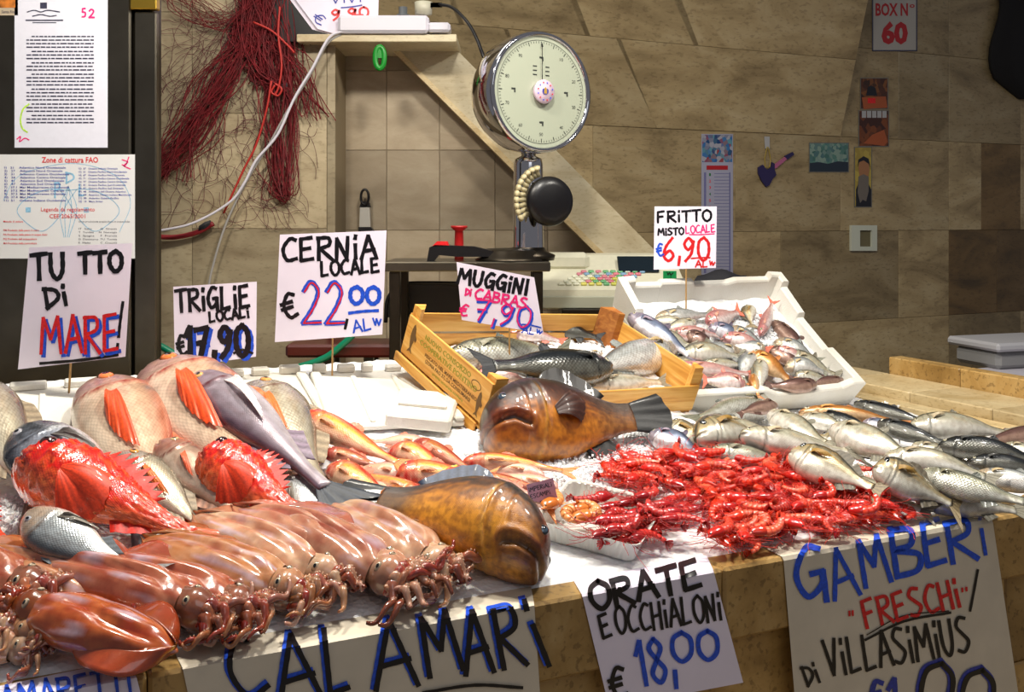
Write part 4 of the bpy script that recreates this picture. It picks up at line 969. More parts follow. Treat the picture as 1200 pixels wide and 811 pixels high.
# ------------------------------------------------------------------ squid
SQM = skin('squid_skin', 0, 0, .2, 0, .8, sss=.25, nb=.35, nscale=26, rnd=.22, mott=.28)
SQA = skin('squid_arm_skin', 0, 0, .14, 0, 1., sss=.3, nb=.35, nscale=60, rnd=.2, mott=.3)
def sq_noise(p): return mnoise.noise(Vector((p[0]*3.5, p[1]*9, p[2]*6)))
def build_squid(seed, tone):
    r = random.Random(seed); ca, cb_, cc = [lin(x) for x in tone]; out = []
    nu, nt = 64, 48; P = np.zeros((nu, nt, 3)); C = np.zeros((nu, nt, 3))
    prof = [(0, .004), (.05, .022), (.15, .048), (.35, .074), (.6, .086), (.82, .084), (.93, .074), (1, .060)]
    for i in range(nu):
        u = i/(nu-1); w = float(curve(prof, np.array([u]))[0])
        for j in range(nt):
            a = 2*math.pi*j/nt; y = w*math.cos(a); z = w*.52*math.sin(a)
            f = mnoise.noise(Vector((u*3+seed, y*30, z*12)))
            z += (.007*f+.006*abs(math.sin(y*42+u*5+seed+1.5*math.sin(u*6)))*u**.5-.012*math.exp(-((y-.018*math.sin(u*4+seed))/.012)**2)*math.sin(math.pi*u))*max(0, math.sin(a)); y *= 1+.04*math.sin(u*23+seed)*u
            P[i, j] = (u*.62, y, z)
            n = .5+.8*mnoise.noise(Vector((u*5+seed, y*30+1, z*20)))+.6*mnoise.noise(Vector((u*14+seed, y*90, z*80))); n = min(1, max(0, n))
            c = ca*(1-n)+cb_*n
            st_ = math.exp(-((y/w-.2*math.sin(seed))/.3)**2) if math.sin(a) > 0 else 0
            kk = .75*st_*max(0, min(1, .5+1.6*mnoise.noise(Vector((u*8-seed, y*40, 2))))); c = c*(1-kk)+cc*kk; wv = max(0, mnoise.noise(Vector((u*4+seed*2, y*60, 7)))-.18)*1.8*(math.sin(a) > .2); c = c*(1-min(.7, wv))+lin('c8b4c4')*min(.7, wv)
            C[i, j] = np.clip(c, 0, 1)
    mb = MB(); mb.grid(P, C, wrapj=True); mb.f.append(tuple(range(nt))[::-1]); mb.m.append(0)
    # rolled mantle opening
    out.append(('mantle', mb.mesh('squid_mantle', SQM)))
    for sgn in (-1, 1):
        m = 18; A = []; CC = []
        for i in range(m):
            u = i/(m-1); x = .0+.40*u; w = float(curve(prof, np.array([x/.62]))[0])*.75
            sp = .10*math.sin(math.pi*min(1, u**.8))*(1-.3*u)
            row = []; cr2 = []
            for k in range(7):
                t = k/6; row.append((x+.02*t, sgn*(w+sp*t), .018*(1-t)+.010*math.sin(u*9+seed)*t))
                cr2.append(np.clip(ca*(.8+.2*t)*(1-.35*t)+cc*.35*t, 0, 1))
            bk = [(a_, b_, c_-.004*(1-.6*k/6)) for k, (a_, b_, c_) in enumerate(row)][::-1]
            A.append(row+bk); CC.append(cr2+cr2[::-1])
        mb = MB(); mb.grid(np.array(A), np.array(CC), wrapj=True); out.append(('fin', mb.mesh('squid_fin', SQM)))
    P = []; C = []
    for i in range(18):
        u = i/17; w = .058*(1-.15*math.cos(u*6))*(1-.25*u); P.append([(.60+.14*u, w*math.cos(a), .72*w*math.sin(a)) for a in np.linspace(0, 2*math.pi, 20, endpoint=False)])
        C.append([np.clip(cb_*(.7+.3*math.sin(a+seed))*(1-.4*u)+lin('7c2818')*.4*u, 0, 1) for a in np.linspace(0, 2*math.pi, 20, endpoint=False)])
    mb = MB(); mb.grid(np.array(P), np.array(C), wrapj=True); mb.f.append(tuple(range(20))[::-1]); mb.m.append(0); mb.f.append(tuple(17*20+i for i in range(20))); mb.m.append(0)
    out.append(('head', mb.mesh('squid_head', SQM)))
    for sgn in (1, -1): out.append(('eye', eye_mesh(np.array([.655, sgn*.030, .034]), np.array([.1, sgn*.5, .9]), .0125, 'b8a488').mesh('eye', EYEM, fix=False)))
    for k in range(8):
        a = -1.1+2.2*k/7; y0 = .045*math.sin(a*1.2); L = r.uniform(.13, .2); curl = r.uniform(-1, 1)*6
        pts = []; p = np.array([.725, y0, .012+.016*math.cos(a*2)]); d = a*.28
        for q in range(15):
            pts.append(p.copy()); d += curl*.028*(1+q*.12); p = p+np.array([math.cos(d), math.sin(d), 0])*L/14; p[2] = .012+.018*math.cos(a*2)*(1-q/14)+.008*math.sin(q*.9+k)
        rad = [.021*(1-.75*q/14) for q in range(15)]
        mb = MB(); c1, c2 = [cb_*.75, cc*.9, ca*.7][(k+seed) % 3], [lin('8c3020'), lin('b07850'), lin('74341c'), lin('b88c78')][(k+seed) % 4]; mb.tube(cr(pts, 2), np.interp(np.linspace(0, 14, 29), range(15), rad), 8, flat=.62, col= np.array([np.clip(c1*(1-t)+c2*t, 0, 1) for t in np.linspace(0, 1, 29)]))
        for q in range(1, 13):    # suckers
            c = np.array(pts[q])+np.array([-.3*rad[q]*math.sin(d), .75*rad[q], .35*rad[q]]); s_ = .3*rad[q]
            mb.add(np.array([(1, 0, 0), (0, 1, 0), (-1, 0, 0), (0, -1, 0), (0, 0, 1), (0, 0, -1)])*s_*1.0+c, [(0, 1, 4), (1, 2, 4), (2, 3, 4), (3, 0, 4), (1, 0, 5), (2, 1, 5), (3, 2, 5), (0, 3, 5)], lin('c8a48c'))
        out.append(('arm', mb.mesh('squid_arm', SQA)))
    return out
TN = [('b87058', 'd4a080', '9c3c30'), ('ac5438', 'c88060', '8c2418'), ('c08868', 'd8b494', 'a8543c'), ('a0441c', 'bc6430', 'a03018'), ('b07040', 'cc9870', '983020')]
SQL = [build_squid(i*3+1, TN[i]) for i in range(5)]
def squid(n, t, h, lab, l=.04, l2=.03, v=0, face=.35, up='U'):
    a = hit(n[0], n[1], l); b = hit(t[0], t[1], l2)
    M_, L, H = place(SQL[v], a, b, UPD[up], h, .16, face=face, wf=1.5)
    inst('squid', SQL[v], M_, lab, 'squid', 'squid at the front left of the counter')
squid((226, 606), (470, 712), 52, 'pale squid with folded fin below the silver bream', .05, .03, 2)
squid((272, 598), (560, 712), 56, 'translucent squid second from the golden grouper', .055, .03, 0)
squid((378, 592), (590, 706), 60, 'pale squid right beside the golden grouper', .05, .02, 2)
squid((318, 600), (534, 716), 56, 'squid with a dark red ring round its eye and reddish arms', .07, .03, 0)
squid((166, 634), (430, 722), 56, 'squid whose pale eye shows above the blue lettered paper', .055, .03, 4)
squid((104, 658), (372, 738), 54, 'reddish brown squid in the middle of the squid row', .06, .03, 1)
squid((44, 652), (330, 745), 54, 'long reddish squid just in front of the white bellied bream', .075, .035, 1)
squid((-50, 648), (235, 735), 56, 'pinkish squid lying between the long reddish one and the brown heads', .06, .035, 4)
squid((-140, 640), (125, 715), 60, 'squid with wine red arms at the left edge', .075, .05, 1)
squid((60, 668), (330, 752), 44, 'squid with a large dark eye right above the paper corner', .045, .02, 4)
squid((-120, 700), (60, 745), 52, 'pale squid cut by the left edge above the stone', .05, .04, 2)
squid((208, 764), (-40, 690), 58, 'orange brown squid pointing right towards the paper corner', .045, .06, 3)
squid((-100, 735), (95, 772), 46, 'pale brown squid in the lower left corner', .03, .02, 2)
squid((-70, 690), (90, 768), 40, 'squid with thick pale arms in the lower left corner', .055, .035, 4)

# ------------------------------------------------------------------ prawns
PRM = skin('prawn_shell', 0, 0, .22, 0, .8, sss=.15, nb=.1, nscale=50, rnd=.35)
PRF = skin('prawn_feeler', 0, 0, .35, 0, .3, rnd=.3)
TK_ = 1.38
def build_prawn(kind, seed, tone, feelers=True):
    """unit length along x before curling; rostrum at x=0"""
    r = random.Random(seed); c0, c1, c2 = [lin(x) for x in tone]; out = []
    curl = {'straight': .5, 'bent': 1.7, 'curled': 3.0, 'ball': 4.4}[kind]
    def path(s):    # s 0..1 from the head to the tail: carapace straight, abdomen curls down (-y)
        if s < .36: return np.array([s, 0, 0]), 0.
        n = 24; p = np.array([.36, 0.]); k = (s-.36)/.64; th = 0
        for i in range(n):
            th = -curl*(k*(i+.5)/n)**1.15; p = p+np.array([math.cos(th), math.sin(th)])*(.64*k/n)
        return np.array([p[0], p[1], 0]), -curl*k**1.15
    def ring(s, h, w, nt=12, dy=0):
        p, th = path(s); tx, ty = math.cos(th), math.sin(th); h, w = h*TK_, w*TK_; return [p+np.array([-ty*(h*math.cos(a)+dy), tx*(h*math.cos(a)+dy), w*math.sin(a)]) for a in np.linspace(0, 2*math.pi, nt, endpoint=False)]
    P = []; C = []
    for s, h, w in [(.0, .004, .003), (.04, .01, .006), (.09, .022, .016), (.13, .052, .038), (.2, .07, .052), (.28, .078, .058), (.35, .076, .056), (.37, .06, .045)]:
        P.append(ring(s, h, w, dy=-.015 if s > .1 else .03)); C.append([c0*(1-.4*max(0, math.cos(a)))+c2*.4*max(0, math.cos(a)) for a in np.linspace(0, 2*math.pi, 12, endpoint=False)])
    mb = MB(); mb.grid(np.array(P), np.array(C), wrapj=True); out.append(('carapace', mb.mesh('prawn_carapace', PRM)))
    mb = MB()
    for k in range(6):
        s0 = .345+k*.088; s1 = s0+.1; h = .068*(1-.09*k); w = .052*(1-.1*k)
        rows_ = [(s0, h*.86, w*.86), (s0+.02, h*1.0, w), (s0+.06, h*1.04, w*1.04), (s1-.006, h*1.0, w*1.0), (s1, h*.9, w*.9)]
        cc = [c1, c1*.7+c0*.3, c1, c0*.8+c1*.2, c0*.7]
        mb.grid(np.array([ring(*q) for q in rows_]), np.array([[c]*12 for c in cc]), wrapj=True)
    out.append(('abdomen', mb.mesh('prawn_abdomen', PRM)))
    p, th = path(.89); X = np.array([math.cos(th), math.sin(th), 0]); Y = np.array([-math.sin(th), math.cos(th), 0]); mb = MB()
    for a in (-.8, -.35, 0, .35, .8):
        d = X*math.cos(a)+np.array([0, 0, 1])*math.sin(a); e = nrm(np.cross(d, Y)); Lf = .14
        q = [p+d*0+e*.008, p+d*Lf*.5+e*.022, p+d*Lf*.9+e*.018, p+d*Lf, p+d*Lf*.9-e*.018, p+d*Lf*.5-e*.022, p-e*.008]; k = 7
        v = [x+Y*.004 for x in q]+[x-Y*.004 for x in q]
        mb.add(v, [tuple(range(k)), tuple(range(2*k-1, k-1, -1))]+[(i, i+k, (i+1) % k+k, (i+1) % k) for i in range(k)], c0*.9)
    out.append(('tail_fan', mb.mesh('prawn_tail_fan', PRM)))
    for sg in (1, -1): out.append(('eye', eye_mesh(np.array([.11, .02, .035*sg]), (.3, .2, sg), .016, '181018').mesh('eye', EYEM, fix=False)))
    if feelers:
        mb = MB()
        for k in range(9):
            s = .14+.025*k if k < 5 else .4+.09*(k-5); q, th = path(min(s, .85)); dn = np.array([math.sin(th), -math.cos(th), 0])
            for sg in (1, -1):
                a = q+dn*.05+np.array([0, 0, .02*sg]); b = a+dn*r.uniform(.06, .1)+np.array([r.uniform(-.06, .02), 0, .03*sg]); c = b+np.array([r.uniform(-.08, .03), -.03, r.uniform(-.02, .02)])
                mb.tube([a, b, c], [.007, .005, .002], 4, c0*1.05 if k < 5 else c1)
        out.append(('legs', mb.mesh('prawn_legs', PRF)))
        mb = MB()
        for k in range(10):
            p = np.array([.04, .0, r.uniform(-.02, .02)]); pts = [p]; d = r.uniform(-.5, 1.0)+math.pi*.9*(1 if k % 2 else -.6); e = r.uniform(-.6, .6)
            Lk = r.uniform(.2, .7)
            for q in range(7): p = p+np.array([math.cos(d), math.sin(d), e*.4])*Lk/7; d += r.uniform(-.3, .45); pts.append(p)
            mb.tube(cr(pts, 2), .0048, 3, c0)
        out.append(('antennae', mb.mesh('prawn_antennae', PRF)))
    return out
RT_ = [('c81c0c', 'e84428', '9c1410'), ('dc3414', 'f06a48', 'b02014')]
PRK = {}
for k in ('straight', 'bent', 'curled'):
    for j in range(3): PRK[(k, j)] = build_prawn(k, j*7+len(k), RT_[j % 2])
def prawn_at(parts, p, yaw, L, lie=1., base=None, pitch=0., up=None):
    """lying on its side: local x along yaw, local z = up"""
    n = base if base is not None else np.array([0, 0, 1.])
    X = np.array([math.cos(yaw), math.sin(yaw), pitch]); X = nrm(X-n*np.dot(X, n)+n*pitch); Z = nrm(n+np.array([random.uniform(-.35, .35), random.uniform(-.75, -.05), 0])); Z = nrm(Z-X*np.dot(X, Z)); Y = np.cross(Z, X)*lie
    return Matrix(((X[0]*L, Y[0]*L, Z[0]*L, p[0]), (X[1]*L, Y[1]*L, Z[1]*L, p[1]), (X[2]*L, Y[2]*L, Z[2]*L, p[2]), (0, 0, 0, 1)))
heap = [(706, 556), (716, 538), (760, 530), (850, 524), (930, 533), (1000, 556), (1066, 592), (1052, 600), (960, 618), (880, 630), (845, 630), (852, 612), (826, 586), (778, 568), (730, 562)]
def inpoly(x, y, P):
    c = False
    for i in range(len(P)):
        (x0, y0), (x1, y1) = P[i], P[i-1]
        if (y0 > y) != (y1 > y) and x < (x1-x0)*(y-y0)/(y1-y0)+x0: c = not c
    return c
def zone_p(x, y):
    z = 'at the heap front' if y > 606 and x < 960 else 'at the heap back' if y < 552 else 'beside the tray' if x < 830 else 'at the right heap tip' if x > 985 else 'in the heap middle'
    return z
WORDS = ['first', 'second', 'third', 'fourth', 'fifth', 'sixth', 'seventh', 'eighth', 'ninth', 'tenth', 'eleventh', 'twelfth', 'thirteenth', 'fourteenth', 'fifteenth', 'sixteenth', 'seventeenth', 'eighteenth', 'nineteenth', 'twentieth']
WORDS += ['twenty-'+w for w in WORDS[:9]]+['thirtieth']+['thirty-'+w for w in WORDS[:9]]
random.seed(21); PR = []
for layer, cnt, mind in ((0, 66, 16), (1, 72, 15), (2, 50, 18)):
    got = []; tries = 0
    while len(got) < cnt and tries < 6000:
        tries += 1; x, y = random.uniform(690, 1080), random.uniform(522, 642)
        if not inpoly(x, y, heap): continue
        if any(math.hypot((x-a)*.8, (y-b)*1.5) < mind for a, b in got): continue
        if layer == 2 and (y > 625 or y < 530 or x > 1040): continue
        got.append((x, y))
    PR += [(x, y, layer) for x, y in got]
recs = []
for i, (x, y, layer) in enumerate(PR):
    p = hit(x, y, .012+.017*layer); kd = random.choice(['straight', 'bent', 'bent', 'curled', 'curled']); j = random.randrange(3); yaw = random.uniform(0, 6.28)
    L = random.uniform(.105, .14); c = np.array([math.cos(yaw), math.sin(yaw), 0])*L*.4
    M_ = prawn_at(PRK[(kd, j)], p-c, yaw, L, random.choice((-1, 1)), pitch=random.uniform(-.1, .12))
    recs.append(dict(x=x, y=y, kd=kd, zone=zone_p(x, y), M=M_, parts=PRK[(kd, j)], lay=layer))
LOOK = {'straight': 'straight red prawn', 'bent': 'bent red prawn', 'curled': 'tightly curled red prawn'}
from collections import defaultdict
def number(recs, side='from the left'):
    g = defaultdict(list)
    for r in recs: g[(r['look'], r['zone'])].append(r)
    for (lk, z), v in g.items():
        v.sort(key=lambda r: r['x'])
        for i, r in enumerate(v): r['lab'] = f"{lk} {z}, {WORDS[i]} {side}" if len(v) > 1 else f"{lk} {z}"
for r in recs: r['look'] = LOOK[r['kd']].replace('red', ('buried red', 'red', 'topmost red')[r['lay']])
number(recs)
for r in recs: inst('prawn', r['parts'], r['M'], r['lab'], 'prawn', 'red prawns heaped on the counter')
# ------------------------------------------------------------------ prawn tray
A, B, C = hit(627, 609, .045), hit(748, 640, .045), hit(826, 598, .045)
zt = (A[2]+B[2]+C[2])/3; eX = nrm(B-A); eZ = nrm(np.cross(eX, C-B)); eZ = eZ if eZ[2] > 0 else -eZ; eY = np.cross(eZ, eX)
TW, TD = np.linalg.norm(B-A), abs(np.dot(C-B, eY)); TO = A-eZ*.043; TF = (TO, eX, eY, eZ); sk_ = np.dot(C-B, eX)/TD
tr_ = thing('plastic_tray', 'ribbed white plastic tray of big prawns beside the golden grouper', 'tray', TO)
def tw(x, y, z): return TO+eX*(x+sk_*y*.0)+eY*y+eZ*z
def rrect(w, d, r, n=6, rib=0.):
    pts = []
    for cx_, cy_, a0 in ((w-r, r, -90), (w-r, d-r, 0), (r, d-r, 90), (r, r, 180)):
        for k in range(n+1): a = math.radians(a0+90*k/n); pts.append((cx_+r*math.cos(a), cy_+r*math.sin(a)))
    out = []
    for i in range(len(pts)):
        a, b = pts[i], pts[(i+1) % len(pts)]; L = math.dist(a, b); m = max(1, int(L/.0035))
        for k in range(m): out.append((a[0]+(b[0]-a[0])*k/m, a[1]+(b[1]-a[1])*k/m))
    return out
rr = rrect(TW, TD, .022); ctr = np.array([TW/2, TD/2]); P = []
for z, ins, rb in ((0, .014, 0), (.003, .012, 1), (.015, .009, 1), (.03, .005, 1), (.039, .003, 1), (.041, .0, 0), (.0435, -.004, 0), (.0425, .0, 0), (.04, .003, 0), (.028, .007, 0), (.004, .015, 0), (.0025, .02, 0)):
    row = []
    for i, (x, y) in enumerate(rr):
        d = np.array([x, y])-ctr; dn = d/np.linalg.norm(d); k = ins+(.0018 if rb and (i//2) % 2 else 0); q = np.array([x, y])-dn*k; row.append(tw(q[0], q[1], z))
    P.append(row)
mb = MB(); mb.grid(np.array(P), wrapj=True); n = len(rr); mb.f += [tuple(range(n))[::-1], tuple(11*n+i for i in range(n))]; mb.m += [0, 0]
TRM = simple('tray_plastic', 'e4e4dc', .25, trans=.15); part('tray_shell', mb, [TRM], tr_, smooth=False)
mb = MB(); mb.box((.02, .02, -.012), (TW-.02, TD-.02, .0), .001, fr=TF); part('underside', mb, [TRM], tr_)
BG = {k: build_prawn(k, 5, ('b01414', 'd03428', '641420')) for k in ('straight', 'bent', 'curled')}
OG = {k: build_prawn(k, 9, ('e08030', 'f0a060', 'e07828'), feelers=False) for k in ('curled', 'ball')}
recs = []; random.seed(5)
lst = [(652, 588, 'og', 'curled'), (668, 597, 'og', 'ball'), (694, 604, 'og', 'ball')]
lst += [(x, y, 'bg', k) for x, y, k in ((722, 592, 'straight'), (745, 588, 'curled'), (718, 610, 'straight'), (735, 605, 'bent'), (752, 600, 'straight'), (768, 592, 'bent'), (785, 586, 'straight'), (712, 625, 'straight'),
    (730, 620, 'bent'), (748, 616, 'curled'), (765, 608, 'bent'), (780, 602, 'curled'), (798, 594, 'straight'), (700, 584, 'straight'), (760, 580, 'bent'), (735, 630, 'straight'), (752, 626, 'bent'), (795, 606, 'bent'), (808, 598, 'straight'), (720, 600, 'bent'), (742, 612, 'straight'), (765, 618, 'straight'), (775, 596, 'bent'))]
for i, (x, y, c, k) in enumerate(lst):
    p = hit(x, y, .030+.014*(i % 3) if c == 'bg' else .052); yaw = random.uniform(.2, 1.3)+(math.pi if random.random() < .4 else 0); L = .125 if c == 'bg' else .15
    parts = (BG if c == 'bg' else OG)[k]; q = np.array([math.cos(yaw), math.sin(yaw), 0])*L*.4
    M_ = prawn_at(parts, p-q, yaw, L*1.0, random.choice((-1, 1)))
    lk = {'straight': 'straight dark red', 'bent': 'bent dark red', 'curled': 'curled dark red', 'ball': 'balled orange'}[k]
    if c == 'og' and k == 'curled': lk = 'pale orange curled'
    recs.append(dict(x=x, y=y, look=lk+' big prawn', zone='in the back half of the tray' if y < 603 else 'in the front half of the tray', M=M_, parts=parts))
number(recs)
for r in recs: inst('big_prawn', r['parts'], r['M'], r['lab'], 'prawn', 'big prawns in the white tray')
# ------------------------------------------------------------------ handwriting: marker strokes laid on the paper surface
GL = {
'A': ['l', [(0, 1), (.33, 0), (.66, 1)], 'l', [(.14, .66), (.58, .6)]], 'B': ['l', [(.06, 0), (.04, 1)], 'c', [(.02, .04), (.45, .1), (.42, .4), (.08, .48), (.55, .62), (.48, .93), (.02, 1)]],
'C': ['c', [(.6, .08), (.35, .02), (.05, .45), (.2, .93), (.62, .88)]], 'D': ['l', [(.08, 0), (.06, 1)], 'c', [(0, .03), (.5, .2), (.58, .6), (.02, 1)]],
'E': ['l', [(.52, 0), (.06, .05), (.04, .98), (.56, .92)], 'l', [(.05, .5), (.45, .45)]], 'F': ['l', [(.52, 0), (.06, .05), (.04, 1)], 'l', [(.05, .5), (.42, .46)]],
'G': ['c', [(.55, .08), (.3, .03), (.04, .5), (.2, .92), (.5, .75), (.55, .5)], 'l', [(.33, .52), (.57, .5), (.55, 1.05)]], 'H': ['l', [(.05, 0), (.04, 1)], 'l', [(.55, 0), (.54, 1)], 'l', [(.05, .52), (.55, .46)]],
'I': ['l', [(.1, 0), (.1, 1)]], 'i': ['l', [(.1, .38), (.1, 1)], 'l', [(.13, .0), (.1, .14)]], 'L': ['l', [(.1, 0), (.05, .98), (.52, .92)]],
'M': ['l', [(0, 1), (.12, .05), (.4, .62), (.7, .02), (.8, 1)]], 'N': ['l', [(.04, 1), (.08, .05), (.48, .95), (.55, 0)]], 'O': ['c', [(.36, .0), (.08, .2), (.04, .65), (.3, 1), (.6, .75), (.62, .25), (.36, .0)]],
'R': ['l', [(.06, .02), (.04, 1)], 'c', [(0, .05), (.48, .06), (.5, .36), (.08, .5)], 'l', [(.1, .5), (.62, 1)]], 'S': ['c', [(.55, .06), (.25, .02), (.08, .25), (.32, .48), (.56, .72), (.3, .98), (.0, .92)]],
'T': ['l', [(0, .04), (.64, .0)], 'l', [(.32, .02), (.3, 1)]], 'U': ['c', [(.04, 0), (.05, .7), (.28, 1), (.5, .7), (.54, 0)]], 'V': ['l', [(0, 0), (.28, 1), (.58, 0)]],
'P': ['l', [(.06, .02), (.04, 1)], 'c', [(0, .05), (.48, .06), (.5, .4), (.08, .52)]], 'X': ['l', [(0, 0), (.55, 1)], 'l', [(.55, 0), (0, 1)]],
'0': ['c', [(.32, .0), (.06, .2), (.04, .7), (.28, 1), (.55, .75), (.56, .25), (.32, .0)]], '1': ['l', [(.0, .3), (.22, 0), (.2, 1)]], '2': ['c', [(.05, .22), (.28, 0), (.52, .22), (.35, .6), (.02, .97)], 'l', [(.02, .97), (.6, .95)]],
'5': ['l', [(.5, 0), (.1, .03), (.08, .42)], 'c', [(.08, .42), (.5, .5), (.45, .92), (.02, .98)]], '6': ['c', [(.5, .0), (.15, .4), (.05, .8), (.3, 1), (.54, .78), (.35, .56), (.08, .74)]], '7': ['l', [(0, .06), (.56, .0), (.2, 1)], 'l', [(.1, .5), (.45, .46)]],
'8': ['c', [(.3, .0), (.08, .2), (.3, .48), (.54, .75), (.3, 1), (.06, .78), (.3, .48), (.5, .22), (.3, 0)]], '9': ['c', [(.5, .22), (.28, .0), (.05, .25), (.25, .5), (.5, .25), (.52, .12), (.42, .65), (.1, 1)]],
'e': ['c', [(.55, .12), (.3, .05), (.06, .5), (.22, .95), (.55, .88)], 'l', [(-.05, .4), (.42, .36)], 'l', [(-.05, .6), (.4, .56)]], ',': ['l', [(.12, .82), (.06, 1.2)]], '!': ['l', [(.14, -.1), (.08, .78)], 'l', [(.07, .95), (.06, 1.02)]],
'"': ['l', [(.06, .0), (.04, .2)], 'l', [(.2, 0), (.18, .2)]], 'v': ['l', [(.05, .1), (.14, .7), (.3, .2), (.4, .75), (.62, .3)]], '-': ['l', [(0, .5), (.4, .5)]]}
WD = {'i': .22, 'I': .22, ',': .2, '!': .24, '"': .3, 'M': .86, '1': .32, ' ': .35}
def ribbon(mb, mapf, pts, w, col=(0, 0, 0), off=0., mi=0):
    pts = [np.asarray(p, float) for p in pts]
    if off >= .002:    # fine steps so that strokes follow the fold of the paper
        q_ = [pts[0]]
        for a, b in zip(pts[:-1], pts[1:]):
            m = max(1, int(np.linalg.norm(b-a)/1.2)); q_ += [a+(b-a)*(i+1)/m for i in range(m)]
        pts = q_
    n = len(pts); L = []; R_ = []
    for i in range(n):
        t = pts[min(i+1, n-1)]-pts[max(i-1, 0)]; t = t/max(1e-6, np.linalg.norm(t)); nr = np.array([-t[1], t[0]])
        e = w*.5*(1+(.12 if off < .002 else .05)*math.sin(i*(2.1 if off < .002 else .4)+pts[0][0])); q = pts[i]
        if i == 0: q = q-t*w*.3
        if i == n-1: q = q+t*w*.3
        L.append(mapf(*(q+nr*e), off)); R_.append(mapf(*(q-nr*e), off))
    mb.grid(np.array([L, R_]), col, mi)
def txt(mb, mapf, s, p0, p1, h, w, slant=0., off=0., jit=.03, dup=None, rs=3):
    """p0,p1: top-left and top-right of the line in picture px; h letter height"""
    r = random.Random(rs+len(s)); p0, p1 = np.array(p0, float), np.array(p1, float); tot = sum(WD.get(c, .64)+.12 for c in s)-.12
    X = (p1-p0)/tot; ud = nrm(np.array([-(p1-p0)[1], (p1-p0)[0]])); Yv = ud*h; Yv = Yv if Yv[1] > 0 else -Yv; Yv = Yv+np.array([slant*h, 0]); x = 0.
    for c in s:
        if c in GL:
            g = GL[c]; dy = r.uniform(-jit, jit)
            for k in range(0, len(g), 2):
                pts = [p0+X*(x+a)+Yv*(b+dy) for a, b in g[k+1]]
                segs = [cr(pts, 6)] if g[k] == 'c' else [[a, a*.67+b*.33, a*.33+b*.67, b] for a, b in zip(pts[:-1], pts[1:])]
                for m_, sg in enumerate(segs): ribbon(mb, mapf, sg, w, off=off+(k+m_)*.00004)
        x += WD.get(c, .64)+.12
def lettering(par, mapf, items, mat, name='lettering', off=.0006):
    mb = MB()
    for it in items:
        if it[0] == 'line': ribbon(mb, mapf, cr(it[1], 5), it[2], off=off)
        else: txt(mb, mapf, *it[:5], **(it[5] if len(it) > 5 else {}), off=off)
    o = link(name, mb.mesh(name, [mat], False, fix=False)); o.parent = par
    if par.type == 'EMPTY': o.matrix_parent_inverse = Matrix.Translation(-par.location)
    return o
def card(name, corners, Y, lab, bow=.01, mat=PAPER, stick=None, group=None, cat='price card', dY=0.):
    c = np.array(corners, float); x0, x1 = c[:, 0].min(), c[:, 0].max(); y0, y1 = c[:, 1].min(), c[:, 1].max()
    def mp(px, py, off=0.): return W(px, py, Y-bow*math.sin(math.pi*min(1, max(0, (px-x0)/(x1-x0))))+dY*(py-y0)/(y1-y0)-off)
    base = hit(*stick[1]) if stick else W((x0+x1)/2, y1, Y)
    o = thing(name, lab, cat, base, group); tl, tr2, br, bl = c; mb = MB(); n = 12; F_ = []; B_ = []
    for j in range(3):
        a = tl+(bl-tl)*j/2; b = tr2+(br-tr2)*j/2
        F_.append([mp(*(a+(b-a)*i/n)) for i in range(n+1)]); B_.append([mp(*(a+(b-a)*i/n), -.0006) for i in range(n+1)])
    P = np.concatenate([np.array(F_), np.array(B_)[:, ::-1]], 1); mb.grid(P, wrapj=True); 
    m = 2*(n+1); mb.f += [tuple(range(m)), tuple(2*m+i for i in range(m))[::-1]]; mb.m += [0, 0]
    part('paper', mb, [mat], o)
    if stick:
        mb = MB(); a = mp(*stick[0], -.003); mb.tube([a+UP*.02, a, base-UP*.02], .0028, 6); part('skewer', mb, [STICK], o)
    return o, mp
PC = 'price cards standing in the display'
o, f = card('price_card', [(34, 290), (155, 285), (147, 418), (21, 433)], hit(80, 464)[1]-.05, 'big card reading TUTTO DI MARE in front of the steel cabinet', stick=((83, 424), (80, 464)), group=PC)
lettering(o, f, [('TU', (36, 298), (76, 296), 30, 5.5), ('TTO', (92, 296), (142, 294), 24, 5.5), ('Di', (50, 338), (76, 333), 24, 5), ('line', [(144, 354), (141, 376), (139, 395)], 3.5), ('line', [(138, 403), (137.5, 408)], 3.5), ('line', [(47, 426), (95, 422), (138, 416)], 3.5)], BLACK)
lettering(o, f, [('MARE', (50, 374), (142, 372), 44, 5)], BLUE); lettering(o, f, [('MARE', (47, 371), (139, 369), 44, 4)], RED, off=.0009)
o, f = card('price_card', [(203, 336), (301, 330), (300, 418), (205, 431)], hit(255, 444)[1]-.04, 'card reading TRIGLIE LOCALI above the long grey dentex', stick=((255, 424), (254, 444)), group=PC)
lettering(o, f, [('TRiGLiE', (205, 340), (292, 334), 26, 4.2), ('LOCALi', (244, 366), (291, 360), 12, 3), ('e', (206, 394), (217, 392), 24, 4), ('17,90', (217, 384), (292, 382), 36, 6.5), ('line', [(274, 414), (284, 410), (296, 414)], 3)], BLACK, off=.0009)
lettering(o, f, [('17,90', (221, 387), (295, 384), 37, 6)], BLUE)
o, f = card('price_card', [(328, 275), (453, 270), (448, 392), (322, 401)], hit(389, 448)[1]-.03, 'largest middle card reading CERNIA LOCALE beside the wooden crate', stick=((390, 397), (389, 446)), group=PC)
lettering(o, f, [('CERNiA', (330, 280), (440, 276), 27, 4.5), ('LOCALE', (375, 307), (444, 302), 17, 3.5), ('e', (328, 346), (346, 342), 30, 4.5), (',', (402, 352), (410, 352), 28, 3.5)], BLACK)
lettering(o, f, [('22', (354, 330), (404, 330), 50, 5.5), ('00', (410, 336), (446, 336), 20, 5), ('line', [(409, 367), (425, 365), (443, 364)], 3.5), ('ALv', (412, 376), (446, 370), 14, 2.2)], BLUE)
lettering(o, f, [('22', (355, 331), (405, 331), 49, 2)], RED, off=.0009)
